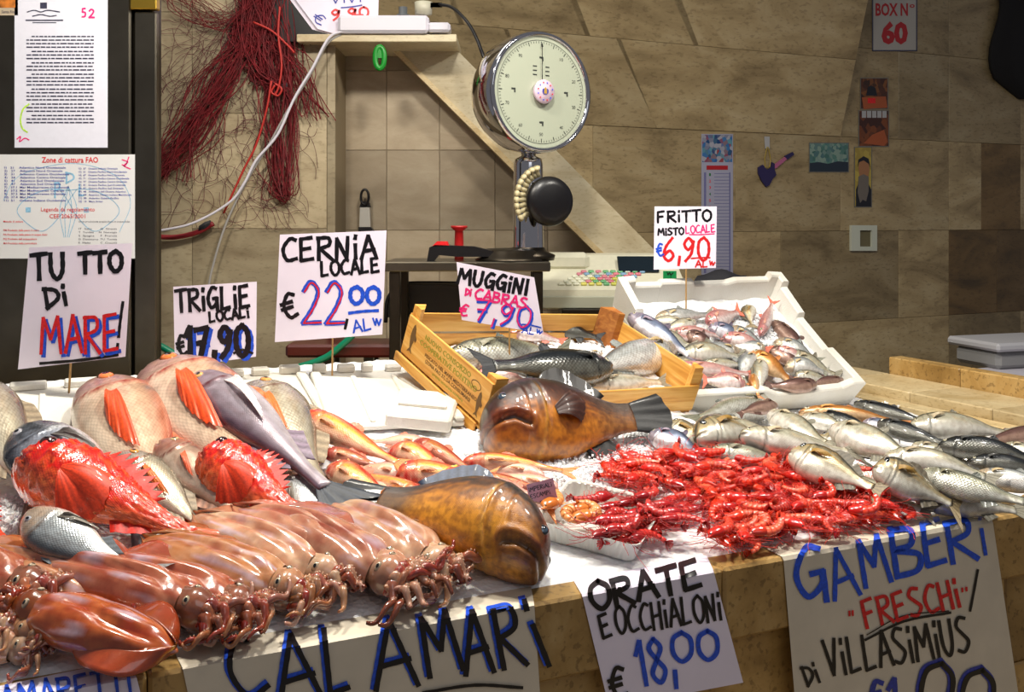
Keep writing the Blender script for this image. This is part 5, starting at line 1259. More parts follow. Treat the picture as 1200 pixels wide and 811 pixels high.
Yc = (CO+CM[:, 0]*.25+CM[:, 1]*.22)[1]
o, f = card('price_card', [(535, 307), (626, 325), (637, 391), (541, 375)], 2.88, 'tilted card reading MUGGINI DI CABRAS standing in the wooden crate', stick=None, group=PC)
mb = MB(); a = f(597, 380, -.003); mb.tube([a+UP*.02, a, a-UP*.12], .0028, 6); part('skewer', mb, [STICK], o)
lettering(o, f, [('MUGGiNI', (539, 314), (621, 328), 18, 4)], BLACK)
lettering(o, f, [('Di', (546, 338), (553, 339), 8, 2.2), ('CABRAS', (558, 338), (619, 350), 12, 2.6), ('e', (541, 356), (551, 358), 14, 2.4)], PINK)
lettering(o, f, [('7,90', (560, 352), (626, 362), 25, 4.2)], BLUE); lettering(o, f, [('7,90', (559, 350), (625, 361), 25, 2), ], PINK, off=.0009)
lettering(o, f, [('ALv', (613, 382), (636, 386), 8, 1.6), ('line', [(612, 380), (622, 381), (634, 384)], 1.6)], BLUE)
o, f = card('price_card', [(767, 242), (840, 242), (839, 314), (766, 316)], 3.62, 'card reading FRITTO MISTO LOCALE above the foam box', group=PC)
mb = MB(); a = f(804, 312, -.003); mb.tube([a+UP*.02, a, a-UP*.20], .003, 6); part('skewer', mb, [STICK], o)
lettering(o, f, [('FRiTTO', (770, 248), (833, 246), 13, 2.8), ('MiSTO', (771, 268), (801, 267), 8, 2.2)], BLACK)
lettering(o, f, [('LOCALE', (803, 265), (838, 263), 9, 1.6), ('line', [(808, 275), (822, 275), (837, 274)], 1.4)], PINK)
lettering(o, f, [('6,90', (777, 279), (832, 279), 27, 3.4), ('line', [(810, 303), (822, 302), (832, 302)], 1.8), ('ALv', (815, 305), (838, 305), 8, 1.8)], RED)
lettering(o, f, [('e', (769, 286), (777, 285), 15, 2.4)], BLUE)
o, f = card('price_card', [(617, 568), (648, 560), (654, 586), (621, 595)], hit(636, 600, .03)[1], 'tiny pink handwritten card stuck in the prawn tray', bow=.001, mat=simple('pink_card', 'd4a8c4', .6), group=PC)
lettering(o, f, [('iMPERiALi', (619, 572), (646, 565), 5, .8), ('ESCAMPi', (621, 580), (644, 574), 5, .8), ('25,', (624, 589), (642, 585), 7, .8)], GREY, off=.0005)
# ------------------------------------------------------------------ papers draped over the stone edge
NF = np.array([.421, -.907, 0])
def drape(px, py, off=0.):
    e = -.0155; p = rplane(px, py, ST(0, e-off, 0), NF)
    if p[2] > .9015: 
        p2 = rplane(px, py, np.array([0, 0, .9022+off]), UP)
        if st(p2[0], p2[1])[1] >= e-off-.002: return p2
        return np.array([p[0], p[1], .9022+off])
    return p
def drapepaper(name, top, fold, bot, mat, lab, curl=0.):
    """rows of left/right pixel pairs: back edge on the stone, fold, lower edge"""
    o = thing(name, lab, 'paper sign', drape(*fold[0]), 'paper signs hung over the stone edge'); n = 22; rowsP = []
    rows_ = [(top[0], top[1])]+[((top[0][0]*(1-t)+fold[0][0]*t, top[0][1]*(1-t)+fold[0][1]*t), (top[1][0]*(1-t)+fold[1][0]*t, top[1][1]*(1-t)+fold[1][1]*t)) for t in (.35, .7, .93)]
    rows_ += [((fold[0][0]*(1-t)+bot[0][0]*t, fold[0][1]*(1-t)+bot[0][1]*t), (fold[1][0]*(1-t)+bot[1][0]*t, fold[1][1]*(1-t)+bot[1][1]*t)) for t in (.02, .1, .3, .6, 1)]
    F_ = []; B_ = []
    for a, b in rows_:
        a, b = np.array(a), np.array(b); F_.append([drape(*(a+(b-a)*i/n)) for i in range(n+1)]); B_.append([drape(*(a+(b-a)*i/n), -.0008) for i in range(n+1)])
    P = np.concatenate([np.array(F_), np.array(B_)[:, ::-1]], 1); mb = MB(); mb.grid(P, wrapj=True); m = 2*(n+1); k = len(rows_)-1
    mb.f += [tuple(range(m)), tuple(k*m+i for i in range(m))[::-1]]; mb.m += [0, 0]; part('paper', mb, [mat], o, smooth=False); return o
def foldy(px):   # picture height of the stone edge at a column
    p = rplane(px, 405, ST(0, -.0155, 0), NF); return HOR+FPX*(EYE-.9022)/p[1]
def fp(x): return (x, foldy(x))
o = drapepaper('paper_sign', [(196, 747), (620, 676)], [fp(214), fp(626)], [(228, 850), (634, 830)], KRAFT, 'long brown paper reading CALAMARI hung under the squid')
cal = [('C', (252, 756), (288, 741), 74), ('A', (312, 746), (362, 738), 82), ('L', (372, 736), (402, 732), 78), ('A', (428, 728), (476, 722), 80), ('M', (484, 720), (526, 710), 74), ('A', (534, 716), (566, 712), 74), ('R', (572, 712), (602, 706), 72), ('i', (606, 704), (616, 700), 82)]
def two(items, dx, dy, w): return [(s, (a[0]+dx, a[1]+dy), (b[0]+dx, b[1]+dy), h, w) for s, a, b, h in items]
lettering(o, drape, two(cal, 0, 0, 8.), BLUE, off=.0024); lettering(o, drape, two(cal, 3, 3, 6.5)+[('line', [(496, 812), (556, 803), (612, 806)], 4)], BLACK, off=.0034)
o = drapepaper('paper_sign', [(672, 680), (828, 651)], [fp(682), fp(836)], [(714, 830), (871, 800)], PAPER, 'white paper reading ORATE E OCCHIALONI hung below the prawn tray')
lettering(o, drape, [('ORATE', (688, 684), (818, 656), 33, 6), ('E', (700, 722), (712, 719), 28, 4), ('OCCHiALONi', (719, 712), (843, 695), 32, 3.6), ('e', (712, 784), (732, 780), 38, 5)], BLACK, off=.0024)
lettering(o, drape, [('18,', (742, 752), (786, 744), 52, 5.5), ('00', (786, 742), (842, 738), 34, 5.5)], BLUE, off=.0024)
o = drapepaper('paper_sign', [(893, 640), (1138, 598)], [fp(918), fp(1163)], [(934, 850), (1196, 830)], KRAFT, 'tall brown paper reading GAMBERI FRESCHI hung under the red prawns')
lettering(o, drape, [('G', (926, 644), (964, 638), 64, 7), ('A', (965, 648), (994, 641), 58, 5.5), ('M', (1001, 633), (1033, 625), 58, 6), ('B', (1040, 620), (1076, 614), 58, 7), ('E', (1078, 612), (1104, 608), 54, 6.5), ('R', (1106, 612), (1138, 606), 50, 6.5), ('i', (1142, 604), (1154, 602), 48, 4.5)], BLUE, off=.0024)
lettering(o, drape, [('"', (994, 717), (1002, 716), 26, 2.5), ('FRESCHi', (1008, 704), (1120, 678), 33, 4.2), ('"', (1126, 690), (1136, 688), 20, 2.5)], RED, off=.0024)
lettering(o, drape, [('line', [(1014, 750), (1060, 728), (1114, 718)], 3), ('line', [(1016, 744), (1058, 722), (1112, 716)], 1.4), ('line', [(1146, 668), (1142, 690), (1137, 716)], 3), ('Di', (938, 782), (954, 776), 24, 3.5), ('ViLLASiMiUS', (964, 752), (1132, 722), 42, 4)], BLACK, off=.0024)
lettering(o, drape, [('e', (1016, 800), (1036, 796), 40, 6), ('1', (1040, 797), (1052, 796), 40, 6), (',', (1056, 800), (1062, 800), 34, 5), ('00', (1082, 772), (1170, 786), 60, 9)], NAVY, off=.0024)
lettering(o, drape, [('00', (1084, 774), (1172, 788), 60, 6)], BLACK, off=.0034)
o = drapepaper('paper_sign', [(-40, 812), (148, 773)], [fp(-36), fp(160)], [(-30, 880), (174, 850)], PAPER, 'white paper with blue letters in the lower left corner of the counter')
lettering(o, drape, [('CALAMARETTi', (-62, 812), (152, 782), 30, 4)], BLUE, off=.0024)

# ------------------------------------------------------------------ printed text from the built-in face
def ftext(par, s, px, py, hpx, mapf, mat, wfit=None, off=.0008, name='lettering', bold=0.):
    cu = bpy.data.curves.new('t', 'FONT'); cu.body = s; cu.size = 1; cu.resolution_u = 2; cu.offset = bold; ob = bpy.data.objects.new('t', cu); COL.objects.link(ob)
    dg = bpy.context.evaluated_depsgraph_get(); me = bpy.data.meshes.new_from_object(ob.evaluated_get(dg)); bpy.data.objects.remove(ob)
    v = np.array([x.co for x in me.vertices]); 
    if len(v) == 0: return None
    k = hpx/.7; kx = k if wfit is None else wfit/max(1e-6, v[:, 0].max()-v[:, 0].min()); x0 = v[:, 0].min()
    nv = [mapf(px+(a-x0)*kx, py+hpx-b*k, off) for a, b, _ in v]
    me2 = bpy.data.meshes.new(name); me2.from_pydata([tuple(p) for p in nv], [], [tuple(p.vertices) for p in me.polygons]); me2.materials.append(mat)
    bpy.data.meshes.remove(me); o = link(name, me2); o.parent = par
    if par.type == 'EMPTY': o.matrix_parent_inverse = Matrix.Translation(-par.location)
    return o
def quadp(mb, mapf, x0, y0, x1, y1, off, mi=0): mb.add([mapf(x0, y1, off), mapf(x1, y1, off), mapf(x1, y0, off), mapf(x0, y0, off)], [(0, 1, 2, 3)], (0, 0, 0), mi)
# steel cabinet
YK = 3.05; kp = lambda px, py, off=0.: W(px, py, YK-off)
cb0 = thing('steel_cabinet', 'brown grey steel cabinet covered with notices at the left', 'cabinet', (W(60, 0, YK)[0], YK+.2, 0))
z0, z1 = .0, 2.75
def kbox(x0, x1, za, zb, ya, yb, nm, mt, c=.004):
    mb = MB(); mb.box((W(x0, 0, YK)[0], ya, za), (W(x1, 0, YK)[0], yb, zb), c); return part(nm, mb, [mt], cb0)
kbox(-140, 176, z0, z1, YK+.03, YK+.10, 'body', DSTEEL); kbox(-140, 153, z0+.05, z1-.03, YK, YK+.028, 'door', STEEL, .006)
kbox(157, 183, z0, EYE+(255-14)/FPX*YK, YK, YK+.028, 'door_post', STEEL, .004)
kbox(153, 184, EYE+(255-11)/FPX*YK, z1, YK-.006, YK+.028, 'brass_plate', simple('brass', 'b09038', .3, .9), .003)
def sheet(name, q, lab, mat, Yp=YK, cat='notice', mp=None):
    mp = mp or (lambda px, py, off=0.: W(px, py, Yp-.002-off)); o = thing(name, lab, cat, mp(q[0], q[3])); mb = MB()
    x0, y0, x1, y1 = q; F_ = [mp(x0, y1), mp(x1, y1), mp(x1, y0), mp(x0, y0)]; n = nrm(np.cross(F_[1]-F_[0], F_[3]-F_[0])); mb.poly(F_, n, .0012); part('sheet', mb, [mat], o); return o, mp
o, f = sheet('notice_sheet', (17, -6, 126, 173), 'tall printed ministry notice with pink 52 on the steel cabinet', PRINTP)
r = random.Random(4)
mb = MB(); y = 42
for blk in (4, 3, 3, 4, 4, 3, 3):
    for k in range(blk):
        x = 31 if k else 37
        while x < 109: w_ = r.uniform(2.5, 8); w_ = min(w_, 110-x); quadp(mb, f, x, y, x+w_, y+1.5, .0006); x += w_+1.1
        y += 4.15
    y += .9
lines = MB(); lines = mb; oo = link('small_print', mb.mesh('small_print', [GREY], False, fix=False)); oo.parent = o; oo.matrix_parent_inverse = Matrix.Translation(-o.location); oo['kind'] = 'stuff'
lettering(o, f, [('line', [(32, 14), (40, 12), (48, 14), (56, 12), (70, 14)], 1.2), ('line', [(38, 19), (48, 17), (58, 19), (66, 18)], 1.2)], GREY)
mb = MB(); quadp(mb, f, 47, 3, 55, 10, .0006); quadp(mb, f, 30, 23, 74, 24.5, .0006); quadp(mb, f, 38, 26, 66, 27, .0006); e = link('crest', mb.mesh('crest', [GREY], False, fix=False)); e.parent = o; e.matrix_parent_inverse = Matrix.Translation(-o.location)
lettering(o, f, [('5', (96, 10), (101, 10), 10, 2), ('2', (104, 11), (111, 11), 10, 2), ('line', [(20, 163), (24, 160), (23, 166), (29, 162), (34, 164)], 1.4)], PINK)
lettering(o, f, [('line', [(34, 122), (27, 128), (24, 140), (26, 150), (32, 155)], 1.8)], LIME)
o, f = sheet('zone_chart', (-8, 181, 158, 303), 'white chart titled Zone di cattura FAO on the steel cabinet', simple('chart_paper', 'dcdcdc', .4))
mb = MB()   # watermark of two facing fishes
for sx, c in ((1, 46), (-1, 114)):
    pts = [(c+sx*34, 223), (c+sx*10, 222), (c-sx*14, 232), (c-sx*26, 247), (c-sx*14, 262), (c+sx*4, 271), (c+sx*22, 256), (c+sx*34, 236), (c+sx*44, 222)]
    ribbon(mb, f, cr(pts, 5), .9, off=.0003); quadp(mb, f, c-16, 243, c-10, 249, .0003)
ribbon(mb, f, cr([(4, 235), (20, 208), (60, 194), (100, 193), (138, 208), (153, 238), (140, 272)], 6), .7, off=.0003)
for a in (-10, -4, 4, 10): ribbon(mb, f, cr([(80, 218), (80+a, 245), (78+a*.3, 278)], 6), .8, off=.0003)
e = link('watermark', mb.mesh('watermark', [SKYB], False, fix=False)); e.parent = o; e.matrix_parent_inverse = Matrix.Translation(-o.location)
lettering(o, f, [('P', (64, 214), (71, 214), 18, 2), ('D', (77, 202), (87, 202), 13, 2), ('L', (92, 216), (100, 216), 14, 2)], SKYB, off=.0004)
ftext(o, 'Zone di cattura FAO', 49, 184, 6.5, f, RED, 66, bold=.012); ftext(o, 'Legenda da regolamento', 48, 243, 4.6, f, RED, 63); ftext(o, 'CEE 2065/2001', 58, 251, 4.6, f, RED, 42)
L1 = ['1)   21    Atlantico Nord Occidentale', '2)   27    Atlantico Nord Orientale', '3)   31    Atlantico Centro Occidentale', '4)   34    Atlantico Centro Orientale', '5)   41    Atlantico Sud Occidentale', '6)   47    Atlantico Sud Orientale', '7)   37.1  Mar Mediterraneo Occidentale', '8)   37.2  Mar Mediterraneo Centrale', '9)   37.3  Mar Mediterraneo Orientale', '10)  37.4  Mar Nero', '11)  51    Oceano Indiano Occidentale']
L2 = ['12)  57   Oceano Indiano Orientale', '13)  61   Oceano Pacifico Nord Occidentale', '14)  67   Oceano Pacifico Nord Orientale', '15)  71   Oceano Pacifico Centro Occidentale', '16)  77   Oceano Pacifico Centro Orientale', '17)  81   Oceano Pacifico Sud Occidentale', '18)  87   Oceano Pacifico Sud Orientale', '19)  48   Antartico dell Oceano Atlantico', '20)  58   Antartico Oceano Indiano Meridionale', '21)  88   Antartico Oceano Pacifico', '22)  18   Mare Artico']
for k, s in enumerate(L1): ftext(o, s, 5, 195.2+k*3.85, 2.3, f, NAVY, len(s)*1.95, bold=.01)
for k, s in enumerate(L2): ftext(o, s, 92, 196.5+k*3.85, 2., f, NAVY, len(s)*1.35, bold=.01)
for k, s in enumerate(['Metodo di cattura', '', 'PM Prodotto della pesca in mare', 'PA Prodotto della pesca in acque dolci', 'PQ Prodotto dell acquacoltura', 'MA Prodotto della maricoltura']):
    if s: ftext(o, s, 4, 258.5+k*5.1, 2.2, f, RED, len(s)*1.35, bold=.01)
ftext(o, 'Unita produzione acquacoltori in acque dolci', 92, 258.5, 2, f, GREY, 60)
for k, s in enumerate(['IT  Italia       G  Grecia', 'T  Turchia     N  Norvegia', 'S  Spagna     F  Francia', 'D  Danimarca  TU  Tunisia', 'E  Malta         C  Croazia']): ftext(o, s, 92, 267+k*4.1, 2, f, GREY, 45)
lettering(o, f, [('line', [(143, 187), (150, 190), (145, 194), (153, 198)], 1.2), ('line', [(151, 184), (147, 194), (143, 193)], 1.2)], PINK)
o, f = sheet('small_photo', (-10, -6, 21, 18), 'small print with an orange figure in the top left corner', simple('photo_paper', 'b8a890', .4)); mb = MB(); quadp(mb, f, -6, -4, 18, 9, .0005); e = link('picture', mb.mesh('picture', [simple('photo_orange', 'b06828', .4, grain=.6, gs=50)], False, fix=False)); e.parent = o; e.matrix_parent_inverse = Matrix.Translation(-o.location)
ftext(o, 'Santa Rita', 2, 12, 3.2, f, GREY, 16)

# ------------------------------------------------------------------ things on the back wall
def wl_(px, py, off=0.): return onwall(px, py, .003+off)
o, f = sheet('stall_number_sign', (1022, -4, 1075, 60), 'white sign reading BOX N 60 high on the right wall', simple('enamel_white', 'a8a49c', .3), mp=wl_, cat='sign')
REDP = simple('red_print', 'a81820', .4)
ftext(o, 'BOX N', 1026, 4, 14, f, REDP, 38, bold=.03); ftext(o, 'o', 1066, 3, 6, f, REDP, 6, bold=.02); ftext(o, '60', 1033, 27, 23, f, REDP, 31, bold=.05)
for bx in ((1022, -4, 1075, -2), (1022, 58.5, 1075, 60), (1022, -4, 1023.3, 60), (1073.7, -4, 1075, 60)): pass
mb = MB(); [quadp(mb, f, *b, .001) for b in ((1022, 58.6, 1075, 60), (1022, -4, 1023.4, 60), (1073.6, -4, 1075, 60))]; e = link('border', mb.mesh('border', [GREY], False, fix=False)); e.parent = o; e.matrix_parent_inverse = Matrix.Translation(-o.location)
def vivid(name, cols, scale, rough=.2):
    m, nt, bs = newmat(name); tc = N(nt, 'TexCoord'); v = N(nt, 'TexVoronoi'); v.inputs['Scale'].default_value = scale; nt.links.new(tc.outputs['Object'], v.inputs[0])
    sp = N(nt, 'SeparateColor'); nt.links.new(v.outputs['Color'], sp.inputs[0]); k = len(cols); r_ = ramp(nt, sp.outputs[0], [(i/k, lin(c)) for i, c in enumerate(cols)])
    nt.links.new(r_, bs.inputs['Base Color']); bs.inputs['Roughness'].default_value = rough; return m
def pic(name, q, lab, cols, sc=40, cat='picture', rough=.2, extra=None):
    o, f = sheet(name, q, lab, simple('photo_border', '6c6860', .3), mp=wl_, cat=cat); mb = MB(); quadp(mb, f, q[0]+1, q[1]+1, q[2]-1, q[3]-1, .0006)
    e = link('picture', mb.mesh('picture', [vivid(name+'_print', cols, sc, rough)], False, fix=False)); e.parent = o; e.matrix_parent_inverse = Matrix.Translation(-o.location); return o, f
def shape(par, f, pts, mat, off=.0012, nm='motif'):
    mb = MB(); mb.add([f(x, y, off) for x, y in pts], [tuple(range(len(pts)))], (0, 0, 0)); e = link(nm, mb.mesh(nm, [mat], False, fix=False)); e.parent = par
    if par.type == 'EMPTY': e.matrix_parent_inverse = Matrix.Translation(-par.location)
DKB = simple('dark_print', '14141c', .3); SKN = simple('tan_print', '9c6c48', .4); WHT = simple('white_print', 'a8a8a8', .4); ORG = simple('orange_print', 'a05028', .4); GRB = simple('beard_print', '6c645c', .5)
o, f = pic('photograph', (1008, 91, 1041, 128), 'upper snapshot of people at a table on the right wall', ['3c2014', '5c3018', '2c1810', '784820'], 30)
shape(o, f, [(1015, 112), (1017, 102), (1021, 100), (1026, 103), (1028, 112)], DKB); shape(o, f, [(1012, 128), (1010, 114), (1038, 113), (1040, 126)], ORG); shape(o, f, [(1017, 115), (1026, 115), (1026, 121), (1017, 121)], RED, .0016)
o, f = pic('photograph', (1006, 129, 1042, 172), 'lower snapshot with a wooden table on the right wall', ['5c3018', '78401c', '3c1c10'], 26)
for k in range(5): shape(o, f, [(1010+k*6, 130), (1015+k*6, 130), (1015+k*6, 138), (1010+k*6, 138)], WHT)
shape(o, f, [(1012, 168), (1022, 158), (1036, 152), (1040, 166), (1036, 171)], ORG)
o, f = pic('bookmark', (1001, 172, 1022, 243), 'narrow yellow bookmark picturing a long bearded man in black', ['a08c40', 'b09c48', '98843c'], 30)
shape(o, f, [(1003, 242), (1003, 222), (1007, 212), (1016, 212), (1021, 222), (1021, 242)], DKB); shape(o, f, [(1006, 196), (1008, 187), (1013, 184), (1018, 189), (1019, 200), (1016, 212), (1008, 212)], SKN, .0015)
shape(o, f, [(1005, 196), (1006, 187), (1012, 183), (1018, 186), (1020, 197), (1018, 192), (1012, 188), (1007, 190)], DKB, .002); shape(o, f, [(1006, 207), (1012, 204), (1018, 207), (1018, 224), (1015, 236), (1011, 234), (1008, 238), (1005, 226)], GRB, .002)
o, f = pic('postcard', (948, 167, 995, 202), 'green grey landscape postcard left of the bearded bookmark', ['38605c', '5c8478', '44686c', '7c9488'], 45, cat='postcard')
shape(o, f, [(949, 201), (949, 191), (960, 190), (970, 192), (982, 189), (994, 190), (994, 201)], simple('slate_print', '202c38', .3))
o, f = sheet('wall_calendar', (822, 157, 859, 322), 'tall narrow wall calendar with a blue photo at its top', simple('calendar_paper', '9c9cb0', .5), mp=wl_, cat='calendar')
mb = MB(); quadp(mb, f, 823, 158, 858, 190, .0006); e = link('picture', mb.mesh('picture', [vivid('calendar_print', ['2c5c98', '4478a8', '8c3438', '5c8c9c', '1c3c6c', '9c9ca8'], 42)], False, fix=False)); e.parent = o; e.matrix_parent_inverse = Matrix.Translation(-o.location)
mb = MB(); quadp(mb, f, 828, 194, 853, 199, .0006); e = link('month_bar', mb.mesh('month_bar', [REDP], False, fix=False)); e.parent = o; e.matrix_parent_inverse = Matrix.Translation(-o.location)
mb = MB(); [quadp(mb, f, 837, 203+k*3.9, 856, 203.7+k*3.9, .0006) for k in range(30)]; quadp(mb, f, 825, 202, 827.5, 320, .0006); quadp(mb, f, 854.5, 202, 856, 320, .0006)
e = link('day_rows', mb.mesh('day_rows', [simple('lilac_print', '6c6c98', .5)], False, fix=False)); e.parent = o; e.matrix_parent_inverse = Matrix.Translation(-o.location)
for k in range(15): ftext(o, str(k+1), 831, 203+k*7.6, 3.2, f, RED if k % 3 else simple('green_print', '1c6c34', .5), 2+1.6*(k > 8), .0006, 'date', .02)
# toy guitar hanging on the wall
o = thing('toy_guitar', 'purple toy guitar hanging by a yellow loop on the wall', 'toy', wl_(905, 218)); PUR = simple('purple_plastic', '28204c', .3)
mb = MB(); mb.poly([wl_(x, y, .012) for x, y in [(889, 196), (894, 193), (899, 199), (904, 196), (905, 190), (908, 192), (908, 199), (910, 205), (906, 209), (902, 217), (898, 219), (893, 212), (889, 203)]][::-1], NB, .01); part('guitar_body', mb, [PUR], o)
mb = MB(); mb.poly([wl_(x, y, .010) for x, y in [(905, 199), (907, 193), (921, 183), (923, 186), (910, 197)]][::-1], NB, .005); part('neck', mb, [simple('pink_plastic', 'a85c80', .4)], o)
mb = MB(); mb.poly([wl_(x, y, .011) for x, y in [(919, 183), (929, 178), (931, 181), (923, 187)]][::-1], NB, .006); part('headstock', mb, [PUR], o)
mb = MB(); mb.tube([wl_(899, 172, .006), wl_(896, 186, .008), wl_(897, 196, .013), wl_(902, 196, .013), wl_(903, 186, .008), wl_(900, 172, .006)], .003, 6); part('loop', mb, [simple('yellow_cord', '9c8428', .5)], o)
mb = MB(); mb.poly([wl_(x, y, .006) for x, y in [(896, 160), (902, 160), (902, 174), (897, 174)]][::-1], NB, .005); part('hanger', mb, [WHT], o)
# socket frame
o = thing('socket_frame', 'empty white electrical wall frame under the bookmark', 'socket', wl_(1013, 280)); 
for q in ((998, 264, 1028, 270), (998, 289, 1028, 294), (998, 270, 1008, 289), (1022, 270, 1028, 289)):
    mb = MB(); mb.poly([wl_(q[0], q[3], .016), wl_(q[2], q[3], .016), wl_(q[2], q[1], .016), wl_(q[0], q[1], .016)], NB, .018); part('frame_side', mb, [simple('ivory_plastic', 'c4c8b8', .35)], o)
mb = MB(); mb.poly([wl_(1008, 289, .002), wl_(1022, 289, .002), wl_(1022, 270, .002), wl_(1008, 270, .002)], NB, .003); part('opening', mb, [simple('dusty_plaster', '6c6448', .8)], o)
# dark cloth at the top right corner
o = thing('hanging_jacket', 'black garment hanging at the top right corner of the wall', 'garment', wl_(1190, 115, .1)); mb = MB(); P = []
for i in range(14):
    y = -40+i*12; x0 = 1160+10*math.sin(i*.5)+(i*1.2 if i < 11 else 14+(i-11)*10); P.append([wl_(x0+(1300-x0)*k/12, y, .03+.05*math.sin(math.pi*k/12)+.015*math.sin(k*2.4+i*.3)) for k in range(13)])
P = np.array(P); Q = np.concatenate([P, (P-NB*.02)[:, ::-1]], 1); mb.grid(Q, wrapj=True); part('cloth', mb, [simple('black_cloth', '0c0a0c', .9)], o, True)
mb = MB(); mb.tube([wl_(1200, -44, .02), wl_(1200, -30, .06), wl_(1200, -24, .05)], .006, 8); part('hook', mb, [CHROME], o)

# ------------------------------------------------------------------ net, cables, hose on the left wall
def wn(px, py, off=0.): return W(px, py, YL-.004-off)
NETM = simple('red_net_twine', '6c1018', .7, grain=.4, gs=30); 
o = thing('fishing_net', 'tangled dark red fishing net hung on the wall beside the cabinet', 'net', wn(300, 225)); r = random.Random(9)
def strands(n, pa, spread, rad, offs, wob):
    mb = MB()
    for _ in range(n):
        dx = [r.gauss(0, s) for s in spread]; pts = [wn(p[0]+d+r.gauss(0, wob), p[1]+r.gauss(0, wob), r.uniform(*offs)) for p, d in zip(pa, dx)]
        mb.tube(cr(pts, 4), rad*r.uniform(.7, 1.3), 4, cap=False)
    return mb
for pa, n, sp_, rad in ((((300, -20), (288, 40), (262, 90), (222, 158), (178, 212)), 62, (12, 11, 12, 15, 20), .0019), (((302, -20), (316, 60), (318, 120), (322, 180), (326, 224), (338, 222), (338, 150), (332, 60), (322, -10)), 30, (12, 10, 7, 5, 5, 5, 6, 9, 12), .002),
       (((312, -20), (322, 40), (348, 90), (362, 135)), 30, (12, 12, 12, 14), .0018), (((300, -15), (296, 40), (306, 80), (322, 100)), 60, (14, 14, 12, 10), .0022), (((200, -20), (230, 10), (262, 30), (300, 10)), 24, (30, 20, 16, 8), .0012)):
    part('net_bundle', strands(n, pa, sp_, rad, (.005, .06), 5.0), [NETM], o, kind='stuff')
mb = MB()
for k in range(190):   # loose single meshes
    x, y = r.uniform(185, 345), r.uniform(0, 250); pts = [wn(x, y, r.uniform(.002, .02))]; d = r.uniform(0, 6.28)
    for q in range(r.randint(3, 7)): d += r.uniform(-.9, .9); x += 11*math.cos(d); y += 13*math.sin(d)+1.5; x = max(170, min(372, x)); pts.append(wn(x, min(y, 268), r.uniform(.002, .02)))
    mb.tube(cr(pts, 4), .0011, 3, cap=False)
for k in range(26):    # fan of diamond meshes at the left
    a = (290-r.uniform(0, 20), r.uniform(-10, 40)); b = (r.uniform(170, 250), r.uniform(20, 215)); mb.tube(cr([wn(*a, .01), wn((a[0]+b[0])/2+r.uniform(-8, 8), (a[1]+b[1])/2+8, .012), wn(*b, .006)], 5), .001, 3, cap=False)
part('loose_mesh', mb, [simple('faded_net_twine', '58202a', .8)], o, kind='stuff')
CORD = simple('red_cord', 'b02820', .5)
for pts in (((328, 8), (326, 40), (330, 75), (327, 100), (322, 112)), ((297, 26), (318, 36), (336, 52), (345, 62)), ((318, 95), (312, 130), (300, 170), (285, 200), (262, 250)), ((322, 98), (330, 104), (326, 112), (318, 108), (322, 100))):
    mb = MB(); mb.tube(cr([wn(*p, .07) for p in pts], 6), .0045, 8); part('cord', mb, [CORD], o, True)
for p in ((331, 103), (240, 265)):
    mb = MB(); mb.lathe([(0, -.03), (.014, -.026), (.018, 0), (.014, .026), (0, .03)], 12, fr=(wn(*p, .03), np.array([0, 0, 1.]), np.array([0, 1., 0]), nrm([1, 0, .5]))); part('float', mb, [simple('dark_cork', '2c2c30', .7)], o, True)
def cable(name, pts, rad, mat, lab, cat='cable', Yf=None, off=.02):
    o = thing(name, lab, cat, (Yf or wn)(*pts[-1], off)); mb = MB(); mb.tube(cr([(Yf or wn)(*p, off) for p in pts], 8), rad, 10); part('sheath', mb, [mat], o, True); return o
cable('power_cable', [(403, 36), (385, 45), (366, 80), (345, 115), (325, 158), (300, 188), (286, 215), (268, 238), (225, 262), (178, 272)], .0055, WPL, 'white power cable running from the power strip past the net', off=.09)
cable('power_cable', [(400, 40), (383, 52), (362, 90), (338, 128), (316, 168), (296, 200), (277, 235), (262, 270), (250, 310), (244, 340), (238, 400), (236, 560)], .0048, simple('grey_cable', 'a09c98', .5), 'thinner grey cable hanging straight down behind the price cards', off=.075)
cable('red_hose', [(178, 277), (205, 278), (232, 272), (250, 262)], .011, simple('red_rubber', '8c2028', .45), 'short dark red hose end below the net', 'hose', off=.03)
yh = lambda px, py, off=0.: W(px, py, 3.7-off)
cable('garden_hose', [(150, 388), (185, 404), (225, 425), (275, 436), (330, 434), (375, 422), (400, 405), (418, 385), (425, 350)], .013, simple('green_rubber', '087858', .35), 'green rubber hose looping behind the foam lids', 'hose', Yf=yh, off=0)

# ------------------------------------------------------------------ ledge things: papers, power strip
YS = 4.12
o = thing('paper_stack', 'stack of old price sheets with red digits on the ledge', 'papers', W(400, 42, 4.2)); mb = MB()
lp = lambda px, py, off=0.: W(px, py, 4.14-off+.0)
for k in range(3):
    mb = MB(); a = 6*k; mb.poly([lp(x-a, y+a*.1, -.012*k) for x, y in ((336, -14), (444, -14), (443, 24), (394, 40), (372, 34))][::-1], np.array([0, -1., 0]), .002); part('sheet', mb, [PAPER], o)
lettering(o, lp, [('9,90', (388, 12), (432, 8), 12, 2.5)], RED, off=.002); lettering(o, lp, [('line', [(400, 9), (412, 8), (424, 6)], 1.6), ('e', (373, 14), (384, 22), 12, 1.4), ('ViVi', (388, -6), (424, -8), 10, 1.6)], NAVY, off=.002)
o = thing('dark_box', 'black case standing behind the old price sheets', 'case', W(350, 42, 4.18)); mb = MB(); a = W(318, 46, 4.16); b = W(396, -20, 4.16); mb.box((a[0], 4.155, W(0, 50, 4.16)[2]+.001), (b[0], 4.195, b[2]), .004); part('case_body', mb, [BLK], o)
YPS = 4.125; o = thing('power_strip', 'white plastic power strip lying on the marble ledge', 'power strip', W(450, 42, YPS))
